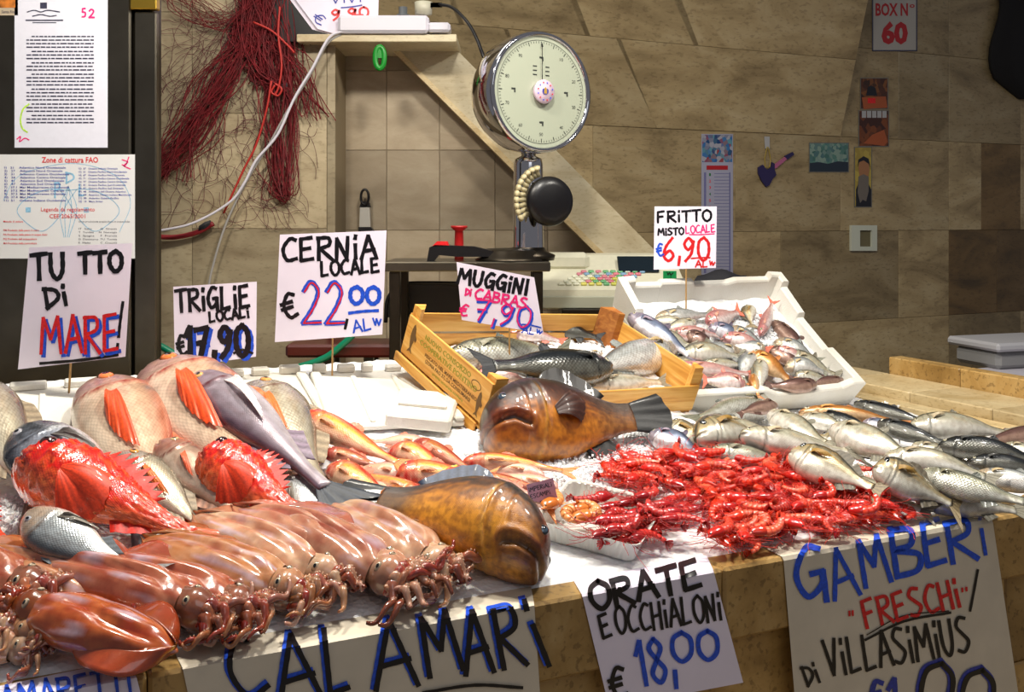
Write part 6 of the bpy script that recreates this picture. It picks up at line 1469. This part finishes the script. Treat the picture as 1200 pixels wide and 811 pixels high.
zb = W(0, 42, 4.16)[2]+.001; a = W(397, 0, YPS)[0]; b = W(503, 0, YPS)[0]; c = W(528, 0, YPS)[0]
mb = MB(); mb.box((a, YPS-.03, zb), (b, YPS+.06, zb+.075), .012); part('housing', mb, [WPL], o)
mb = MB(); mb.box((b-.005, YPS-.03, zb+.004), (c, YPS+.06, zb+.045), .01); part('end_piece', mb, [WPL], o)
mb = MB(); mb.box((W(412, 0, YPS)[0], YPS, zb+.075), (W(426, 0, YPS)[0], YPS+.02, zb+.085), .003); part('switch', mb, [RED], o)
mb = MB(); mb.lathe([(0, 0), (.028, 0), (.028, .008), (.018, .01), (.018, .04), (0, .042)], 16, fr=(np.array([W(472, 0, YPS)[0], YPS+.01, zb+.075]), np.array([1., 0, 0]), np.array([0, 1., 0]), UP)); part('grey_plug', mb, [simple('grey_rubber', '585c60', .5)], o, True)
mb = MB(); mb.lathe([(0, 0), (.01, 0), (.01, .03), (.036, .035), (.038, .085), (0, .087)], 20, fr=(np.array([W(496, 0, YPS)[0], YPS+.01, zb+.05]), np.array([1., 0, 0]), np.array([0, 1., 0]), UP)); part('adapter', mb, [simple('ivory_bakelite', 'c0bca8', .4)], o, True)
o = thing('black_plug_lead', 'black plug lead arching from the adapter to the scale', 'cable', W(500, 8, YPS)); mb = MB(); pl = lambda x, y, Y: W(x, y, Y)
mb.box(W(489, 11, YPS+.03), W(518, 3, YPS-.01), .006); part('plug', mb, [BLK], o)
mb = MB(); mb.tube(cr([pl(514, 5, 4.12), pl(530, 9, 4.08), pl(547, 25, 4.0), pl(558, 44, 3.95), pl(565, 62, 3.9), pl(575, 90, 3.88)], 6), .007, 8); part('lead', mb, [BLK], o, True)
o = thing('green_hook_tag', 'green plastic ring tag hanging under the marble ledge', 'tag', W(445, 80, 4.1)); GRN = simple('green_plastic', '0c8424', .35)
mb = MB(); R_ = []
for q in range(24):
    a = 2*math.pi*q/24; x = 445+5.2*math.sin(a); y = 66-11*math.cos(a)+(3 if math.cos(a) < 0 else 0); R_.append([W(x+dx*.001, y, 4.10) + np.array([.012*math.cos(t)*math.sin(a), .007*math.sin(t), .012*math.cos(t)*math.cos(a)]) for t in np.linspace(0, 2*math.pi, 8, endpoint=False) for dx in (0,)])
mb.grid(np.array(R_), wrapj=True, wrapi=True); part('ring', mb, [GRN], o, True)
mb = MB(); mb.poly([W(x, y, 4.096) for x, y in ((441, 54), (449, 54), (450, 68), (440, 68))][::-1], NL, .008); part('plate', mb, [GRN], o)
# ------------------------------------------------------------------ weighing scale on a steel stand
YB = 3.62
st_ = thing('steel_stand', 'steel worktop on legs carrying the dial scale', 'table', (W(550, 0, YB)[0], YB+.15, 0)); zt_ = W(0, 307, YB)[2]
mb = MB(); mb.box((W(449, 0, YB)[0], YB, zt_-.036), (W(645, 0, YB)[0], YB+.34, zt_), .004); part('worktop', mb, [STEEL], st_)
for x in (462, 630):
    for y in (.03, .31): mb = MB(); xx = W(x, 0, YB)[0]; mb.box((xx-.02, YB+y-.02, 0), (xx+.02, YB+y+.02, zt_-.036), .003); part('leg', mb, [DSTEEL], st_)
YSc = 3.78; sc0 = W(620, 300, YSc); sc0[2] = zt_
s = thing('dial_scale', 'chrome hanging dial scale on a pillar above the wooden crate', 'scale', sc0)
yaw = math.radians(33); NX = np.array([math.sin(yaw), -math.cos(yaw), 0]); TX = np.array([math.cos(yaw), math.sin(yaw), 0])
HC = W(634, 108, YSc-.1); Rd = 71/FPX*(YSc-.1); HF = (HC, TX, UP, NX)
mb = MB(); mb.lathe([(0, -.215), (Rd*.6, -.21), (Rd*.86, -.185), (Rd*.97, -.13), (Rd*1.01, -.06), (Rd*1.01, -.02), (Rd, .0), (Rd*.985, .012), (Rd*.94, .014), (Rd*.92, .004)], 64, fr=HF); part('drum', mb, [CHROME], s, True)
mb = MB(); mb.lathe([(0, .002), (Rd*.93, .002)], 64, fr=HF); part('dial_face', mb, [simple('dial_enamel', 'aab09c', .35)], s)
TK = simple('dial_ink', '303430', .5); df = lambda u, v, off=0.: HC+TX*u*Rd+UP*v*Rd+NX*(.003+off)
mb = MB()
for k in range(100):
    a = 2*math.pi*k/100; r0 = .80 if k % 5 else .77; r1 = .835; w_ = .004 if k % 5 else .007; c_, s_ = math.cos(a), math.sin(a)
    mb.add([df(c_*r0-s_*w_, s_*r0+c_*w_), df(c_*r1-s_*w_, s_*r1+c_*w_), df(c_*r1+s_*w_, s_*r1-c_*w_), df(c_*r0+s_*w_, s_*r0-c_*w_)], [(0, 1, 2, 3)])
n = 96; mb.grid(np.array([[df(.85*math.cos(a), .85*math.sin(a)) for a in np.linspace(0, 2*math.pi, n, endpoint=False)], [df(.857*math.cos(a), .857*math.sin(a)) for a in np.linspace(0, 2*math.pi, n, endpoint=False)]]), wrapj=True)
for (u, v) in ((0, .55), (-.55, 0), (.5, 0), (0, -.52)):
    for a, b in ((-.045, .045),): mb.add([df(u-.04, v+.035), df(u+.04, v+.035), df(u+.04, v+.005), df(u-.04, v+.005)], [(0, 1, 2, 3)]); mb.add([df(u+.01, v+.005), df(u+.04, v+.005), df(u+.04, v-.04), df(u+.01, v-.04)], [(0, 1, 2, 3)])
for k in range(6):
    for sx in (-.17, .08): mb.add([df(sx, .43-.07*(k % 3)), df(sx+.08, .43-.07*(k % 3)), df(sx+.08, .41-.07*(k % 3)), df(sx, .41-.07*(k % 3))], [(0, 1, 2, 3)]) if k < 3 else None
part('scale_marks', mb, [TK], s)
def ddial(px, py, off=0.): return df(px, -py, off)
for k in range(10):
    a = math.pi/2-2*math.pi*k/10; 
    if k: ftext(s, str(k*10), .70*math.cos(a)-.04, -(.70*math.sin(a))-.03, .055, ddial, TK, .07, .0, 'numeral')
mb = MB(); mb.add([df(-.008, .12, .006), df(.008, .12, .006), df(.006, .80, .006), df(-.006, .80, .006)], [(0, 1, 2, 3)]); mb.add([df(-.02, .74, .006), df(.02, .74, .006), df(0, .82, .006)], [(0, 1, 2)]); part('needle', mb, [BLK], s)
mb = MB(); mb.lathe([(0, .028), (Rd*.19, .026), (Rd*.2, .02), (Rd*.17, .003)], 32, fr=HF); part('hub_badge', mb, [simple('badge_white', 'd4bccc', .3)], s, True)
for mat, k0 in ((BLUE, 0), (RED, 1)):
    mb = MB()
    for k in range(6):
        a = 2*math.pi*(2*k+k0)/12+.26; c = (.145*math.cos(a), .145*math.sin(a)); P = []
        for q in range(10): rr_ = .02 if q % 2 == 0 else .009; b = math.pi*q/5+math.pi/2; P.append(df(c[0]+rr_*math.cos(b), c[1]+rr_*math.sin(b), .0265))
        mb.add(P, [tuple(range(10))])
    e = subpart('badge_star', mb, [mat], s.children[-1] if False else s); e.matrix_parent_inverse = Matrix.Translation(-s.location)
mb = MB(); mb.add([df(*q, .0268) for q in ((-.06, .03), (-.03, .05), (0, .02), (.03, .05), (.06, .03), (.06, -.02), (.03, -.05), (-.03, -.05), (-.06, -.02))], [tuple(range(9))]); e = subpart('badge_emblem', mb, [NAVY], s); e.matrix_parent_inverse = Matrix.Translation(-s.location)
mb = MB(); mb.add([df(*q, .0272) for q in ((-.03, .03), (0, .07), (.03, .03), (.03, -.04), (-.03, -.04))], [tuple(range(5))]); e = subpart('badge_crown', mb, [simple('gold_print', 'b08c3c', .4)], s); e.matrix_parent_inverse = Matrix.Translation(-s.location)
mb = MB(); px_ = W(619, 0, YSc)[0]; zz = W(0, 186, YSc)[2]
mb.lathe([(.062, zt_), (.060, zt_+.1), (.056, zz-.02), (.052, zz), (.03, zz+.01), (.028, zz+.08)], 28, fr=(np.array([px_, YSc, 0]), np.array([1., 0, 0]), np.array([0, 1., 0]), UP)); part('pillar', mb, [CHROME], s, True)
mb = MB(); mb.lathe([(0, 0), (.10, .0), (.105, .02), (.07, .035), (.062, .05)], 28, fr=(np.array([px_, YSc, zt_]), np.array([1., 0, 0]), np.array([0, 1., 0]), UP)); part('foot', mb, [DSTEEL], s, True)
KC = W(644, 236, YSc-.12); KF = (KC, nrm([.9, .35, 0]), UP, nrm([.35, -.9, 0]))
mb = MB(); mb.lathe([(0, .03), (.06, .028), (.088, .018), (.094, 0), (.088, -.02), (.03, -.03), (.025, -.1)], 36, fr=KF); part('knob_disc', mb, [BLK], s, True)
for k in range(11):
    a = math.radians(100+k*11.5); p = W(634, 234, YSc-.1)+np.array([1., .1, 0])*.078*math.cos(a)+UP*.105*math.sin(a); d = nrm(np.array([math.cos(a)*1.0, -.6, math.sin(a)]))
    mb = MB(); t1 = nrm(np.cross(d, UP)); mb.lathe([(0, -.02), (.011, -.018), (.008, .0), (.008, .008), (.013, .012), (.013, .022), (0, .024)], 12, fr=(p, t1, np.cross(d, t1), d)); part('ivory_key', mb, [simple('ivory_key', 'c8bc94', .4)], s, True)
o = thing('weighing_pan', 'dark round steel pan upside down on the steel worktop', 'pan', W(598, 306, YB+.08)); 
mb = MB(); mb.lathe([(.135, .0), (.135, .006), (.12, .012), (.105, .036), (.09, .044), (0, .047)], 36, fr=(np.array([W(598, 0, YB+.13)[0], YB+.135, zt_+.001]), np.array([1., 0, 0]), np.array([0, 1., 0]), UP)); part('dish', mb, [DSTEEL], o, True)
o = thing('black_hand_tool', 'black handheld sealing tool with red tips on the steel worktop', 'tool', W(530, 306, YB+.05)); ty = YB+.05
mb = MB(); mb.poly([W(x, y, ty) for x, y in ((500, 307), (503, 290), (510, 287), (556, 289), (584, 296), (584, 301), (552, 301), (536, 301), (514, 299), (508, 307))][::-1], NL, .05); part('frame', mb, [BLK], o)
mb = MB(); mb.poly([W(x, y, ty) for x, y in ((584, 296), (592, 297), (592, 301), (584, 301))][::-1], NL, .05); part('tip', mb, [RED], o)
mb = MB(); mb.poly([W(x, y, ty) for x, y in ((506, 289), (512, 283), (524, 283), (526, 288))][::-1], NL, .04); part('trigger', mb, [RED], o)
o = thing('red_funnel', 'red plastic funnel cup behind the black hand tool', 'funnel', W(538, 306, YB+.15)); fz = zt_
mb = MB(); mb.lathe([(0, .0), (.018, .0), (.018, .06), (.017, .112), (.032, .124), (.033, .132), (.028, .132), (.012, .11)], 20, fr=(np.array([W(538, 0, YB+.2)[0], YB+.2, fz]), np.array([1., 0, 0]), np.array([0, 1., 0]), UP)); part('cup', mb, [simple('red_plastic', 'b01c1c', .35)], o, True)
o = thing('knife_sharpener', 'white handled knife sharpener hanging on the tiled wall', 'tool', W(427, 262, 4.42)); ky = 4.44
mb = MB(); mb.poly([W(x, y, ky) for x, y in ((422, 242), (433, 242), (434, 266), (421, 266))][::-1], NL, .03); part('handle', mb, [simple('ivory_grip', 'b0aca4', .4)], o)
mb = MB(); R_ = [[W(427.5+4.6*math.cos(a)*(1+.0), 231+9*math.sin(a), ky)+np.array([.006*math.cos(t)*math.cos(a), .012*math.sin(t), .006*math.cos(t)*math.sin(-a)]) for t in np.linspace(0, 2*math.pi, 8, endpoint=False)] for a in np.linspace(0, 2*math.pi, 20, endpoint=False)]; mb.grid(np.array(R_), wrapj=True, wrapi=True); part('loop', mb, [BLK], o, True)
mb = MB(); mb.poly([W(x, y, ky) for x, y in ((423, 236), (432, 236), (434, 243), (421, 243))][::-1], NL, .03); part('collar', mb, [BLK], o)
mb = MB(); mb.poly([W(x, y, ky) for x, y in ((420, 266), (434, 266), (440, 272), (436, 280), (424, 300), (420, 300))][::-1], NL, .03); part('guard', mb, [BLK], o)
# ------------------------------------------------------------------ cash register on a rear bench
zbn = W(0, 362, 3.95)[2]; o = thing('rear_bench', 'dark steel bench carrying the cream cash register', 'table', (.6, 4.1, 0))
mb = MB(); mb.box((.2, 3.92, zbn-.03), (1.05, 4.3, zbn), .004); part('worktop', mb, [DSTEEL], o)
for x in (.24, 1.01):
    for y in (3.96, 4.26): mb = MB(); mb.box((x-.02, y-.02, 0), (x+.02, y+.02, zbn-.03)); part('leg', mb, [DSTEEL], o)
YR = 3.97; a = W(622, 0, YR)[0]; 
def rg(px, Y=None): return W(px, 0, Y or YR)[0]
o = thing('cash_register', 'cream cash register with coloured keys behind the crates', 'cash register', (rg(700), YR+.15, zbn))
xl, xr = .08, rg(806); 
mb = MB(); prof = [(0, 0), (0, .075), (.02, .085), (.20, .150), (.27, .205), (.33, .212), (.33, 0)]
zp = lambda y: W(0, y, YR)[2]
P = [[np.array([x, YR+a_, zbn+b_]) for a_, b_ in prof] for x in (xl, xl+.02, xr-.02, xr)]
for i in (0, 3): P[i] = [p+np.array([0, .0, -.006]) if k not in (0, 6) else p for k, p in enumerate(P[i])]
mb.grid(np.array(P)); m = len(prof); mb.f += [tuple(range(m)), tuple(3*m+k for k in range(m))[::-1]]; mb.m += [0, 0]; part('housing', mb, [CPL], o)
mb = MB(); mb.box((xl+.0, YR-.012, zbn), (xr, YR, zbn+.05), .004); part('drawer', mb, [simple('cream_dark', 'a8a894', .45)], o)
def sl(x, t, off=0.): # on the sloping keyboard; t 0..1 front to back
    return np.array([x, YR+.02+.18*t, zbn+.085+.065*t])+np.array([0, -.34, .94])*off
KC_ = ['d8d8c0', 'b0b8a8', 'c8c050', 'c0c048', '58a068', '7098b8', 'c86878', 'c87080']
KM = [simple('key_'+n, c, .45) for n, c in zip(('cream', 'sage', 'mustard', 'yellow', 'green', 'blue', 'rose', 'pink'), KC_)]
x0k, x1k = rg(655), rg(735); r = random.Random(2)
for j in range(6):
    for i in range(9):
        x = x0k+(x1k-x0k)*i/9+.02*j; t = .06+.8*j/6; fr = (sl(x, t), np.array([1., 0, 0]), nrm(np.array([0, .94, .34])), np.array([0, -.34, .94]))
        mb = MB(); mb.box((0, 0, 0), (.024, .018, .010), .003, fr=fr); c = KM[0 if i < 3 else r.choice([2, 3, 4, 5, 6, 7])] if j < 4 else KM[r.choice([1, 4, 5, 6, 7])]; part('key', mb, [c], o)
fr = (sl(rg(730), .75, .002), np.array([1., 0, 0]), nrm(np.array([0, .78, .62])), nrm(np.array([0, -.62, .78]))); mb = MB(); mb.box((0, 0, 0), (.17, .10, .008), .003, fr=fr); part('display', mb, [simple('display_glass', '101c24', .08)], o)
mb = MB(); mb.box((xl+.06, YR+.19, zbn+.14), (xl+.25, YR+.32, zbn+.218), .02); part('printer_cover', mb, [CPL], o)
mb = MB(); p = W(785, 324, YR-.02); mb.box(p-np.array([.027, 0, .022]), p+np.array([.027, .004, .022]), .001); e = part('green_sticker', mb, [simple('sticker_green', '0c8848', .4)], o)
lettering(o, lambda px, py, off=0.: W(px, py, YR-.021-off), [('v', (781, 318), (789, 318), 6, 1), ('i', (785, 324), (787, 324), 5, 1)], BLK)
o = thing('black_bag', 'black cloth bag slumped behind the foam box', 'bag', W(845, 335, 4.05)); mb = MB(); P = []
yb_ = 4.05
for i, t in enumerate(np.linspace(0, 1, 14)):
    x = 806+74*t; top = 318+4*math.sin(t*9)+ (10 if t < .1 or t > .95 else 0); row = []
    for k in range(10):
        a = math.pi*2*k/10; h = (361-top)/2; row.append(W(x, (361+top)/2-h*math.sin(a), yb_+.06*math.cos(a)*(1+.2*math.sin(t*12))))
    P.append(row)
mb.grid(np.array(P), wrapj=True); mb.f += [tuple(range(10)), tuple(13*10+k for k in range(10))[::-1]]; mb.m += [0, 0]; part('bag_body', mb, [simple('navy_cloth', '14141c', .8)], o, True)
# ------------------------------------------------------------------ chair and pipes below the stand
o = thing('dark_chair', 'dark chair with a red brown seat behind the price cards', 'chair', (W(470, 0, 3.95)[0], 3.9, 0)); cy = 3.95
mb = MB(); pts = [(452, 372), (455, 352), (464, 339), (478, 333), (540, 333), (552, 345), (556, 372)]; mb.poly([W(x, y, cy) for x, y in pts][::-1], NL, .03); part('backrest', mb, [simple('dark_leatherette', '1c1816', .4, bmp=.1)], o)
mb = MB(); mb.tube(cr([W(452, 378, cy), W(454, 352, cy), W(464, 338, cy), W(480, 332, cy), W(545, 332, cy)], 5), .008, 8); part('back_frame', mb, [BLK], o, True)
a = W(334, 0, 3.72)[0]; b = W(466, 0, 3.72)[0]; zs = W(0, 404, 3.72)[2]
mb = MB(); mb.box((a, 3.72, zs-.05), (b, 3.93, zs), .01); part('seat', mb, [simple('oxblood_seat', '4c1410', .35)], o)
for x in (385, 432):
    for y in (3.76, 3.9): mb = MB(); xx = W(x, 0, 3.75)[0]; mb.box((xx-.018, y-.018, 0), (xx+.018, y+.018, zs-.05)); part('leg', mb, [BLK], o)
for x in (388, 470): mb = MB(); mb.tube([W(x, 404, 3.94), W(x, 374, 3.95)], .014, 8); part('back_post', mb, [BLK], o, True)

# printed side of the wooden crate
def cside(px, py, off=0.): return loc2w(CF, -.0072-off, CDp*(1-px/220), (CH-.004)-(CH-.02)*py/62)
CGR = simple('faded_green_print', '98982c', .6); CBK = simple('faded_black_print', '6c4c20', .6)
for s_, px, py, hh, w_, m in (('NUOVO CONSORZIO', 52, 8, 8, 120, CGR), ('COOPERATIVE PONTINO', 42, 20, 8, 150, CGR), ('PESCATO NEL MARE MEDITERRANEO', 62, 34, 5.5, 135, CBK), ('(ZONA FAO 37) DA CONSUMARSI', 66, 42, 5.5, 118, CBK), ('previa accurata cottura', 90, 51, 4.5, 80, CGR)):
    e = ftext(cr_, s_, px, py, hh, cside, m, w_, .0006, 'lettering', .015); e.matrix_parent_inverse = Matrix.Translation(-cr_.location)
for ox, oy, sc_ in ((22, 30, 1.), (202, 40, .8)):
    pts = [(0, -24), (4, -18), (6, -8), (5, 2), (3, 10), (2, 16), (7, 24), (0, 21), (-7, 24), (-2, 16), (-4, 8), (-6, -2), (-5, -12), (-3, -20)]
    shape(cr_, cside, [(ox+x*sc_, oy+y*sc_) for x, y in pts], CBK, .0006, 'fish_print')
    shape(cr_, cside, [(ox+x*sc_, oy+y*sc_) for x, y in ((6, -8), (11, -3), (9, 3), (5, 1))], CBK, .0006, 'fish_print')
mb = MB(); ribbon(mb, cside, [(188+11*math.cos(a), 18+6*math.sin(a)) for a in np.linspace(0, 6.3, 24)], 1.2, off=.0006); e = link('oval_stamp', mb.mesh('oval_stamp', [CBK], False, fix=False)); e.parent = cr_; e.matrix_parent_inverse = Matrix.Translation(-cr_.location)

# pieces of a part hang under that part
def wof(o): return Matrix.Translation(o.location) if o.parent is None else (o.matrix_basis if o.parent.type == 'EMPTY' else Matrix.Identity(4))
RULE = [(('paper', 'sheet'), ('lettering', 'small_print', 'crest', 'watermark', 'picture', 'motif', 'border', 'month_bar', 'day_rows', 'date')), (('dial_face',), ('numeral', 'scale_marks', 'needle')), (('hub_badge',), ('badge_star', 'badge_emblem', 'badge_crown')),
        (('housing',), ('key', 'display', 'green_sticker', 'lettering')), (('side_board',), ('lettering', 'fish_print', 'oval_stamp')), (('tub',), ('rim',)), (('panel',), ('rib',)), (('headstock',), ())]
base_ = lambda n: n.split('.')[0]
for root in [o for o in list(COL.objects) if o.parent is None and o.type == 'EMPTY' and 'category' in o]:
    kids = list(root.children)
    for hosts, subs in RULE:
        h_ = [k for k in kids if base_(k.name) in hosts]
        if not h_: continue
        for k in kids:
            if base_(k.name) in subs and k.parent == root:
                b = k.matrix_basis.copy(); k.parent = h_[0]; k.matrix_parent_inverse = wof(h_[0]).inverted(); k.matrix_basis = b
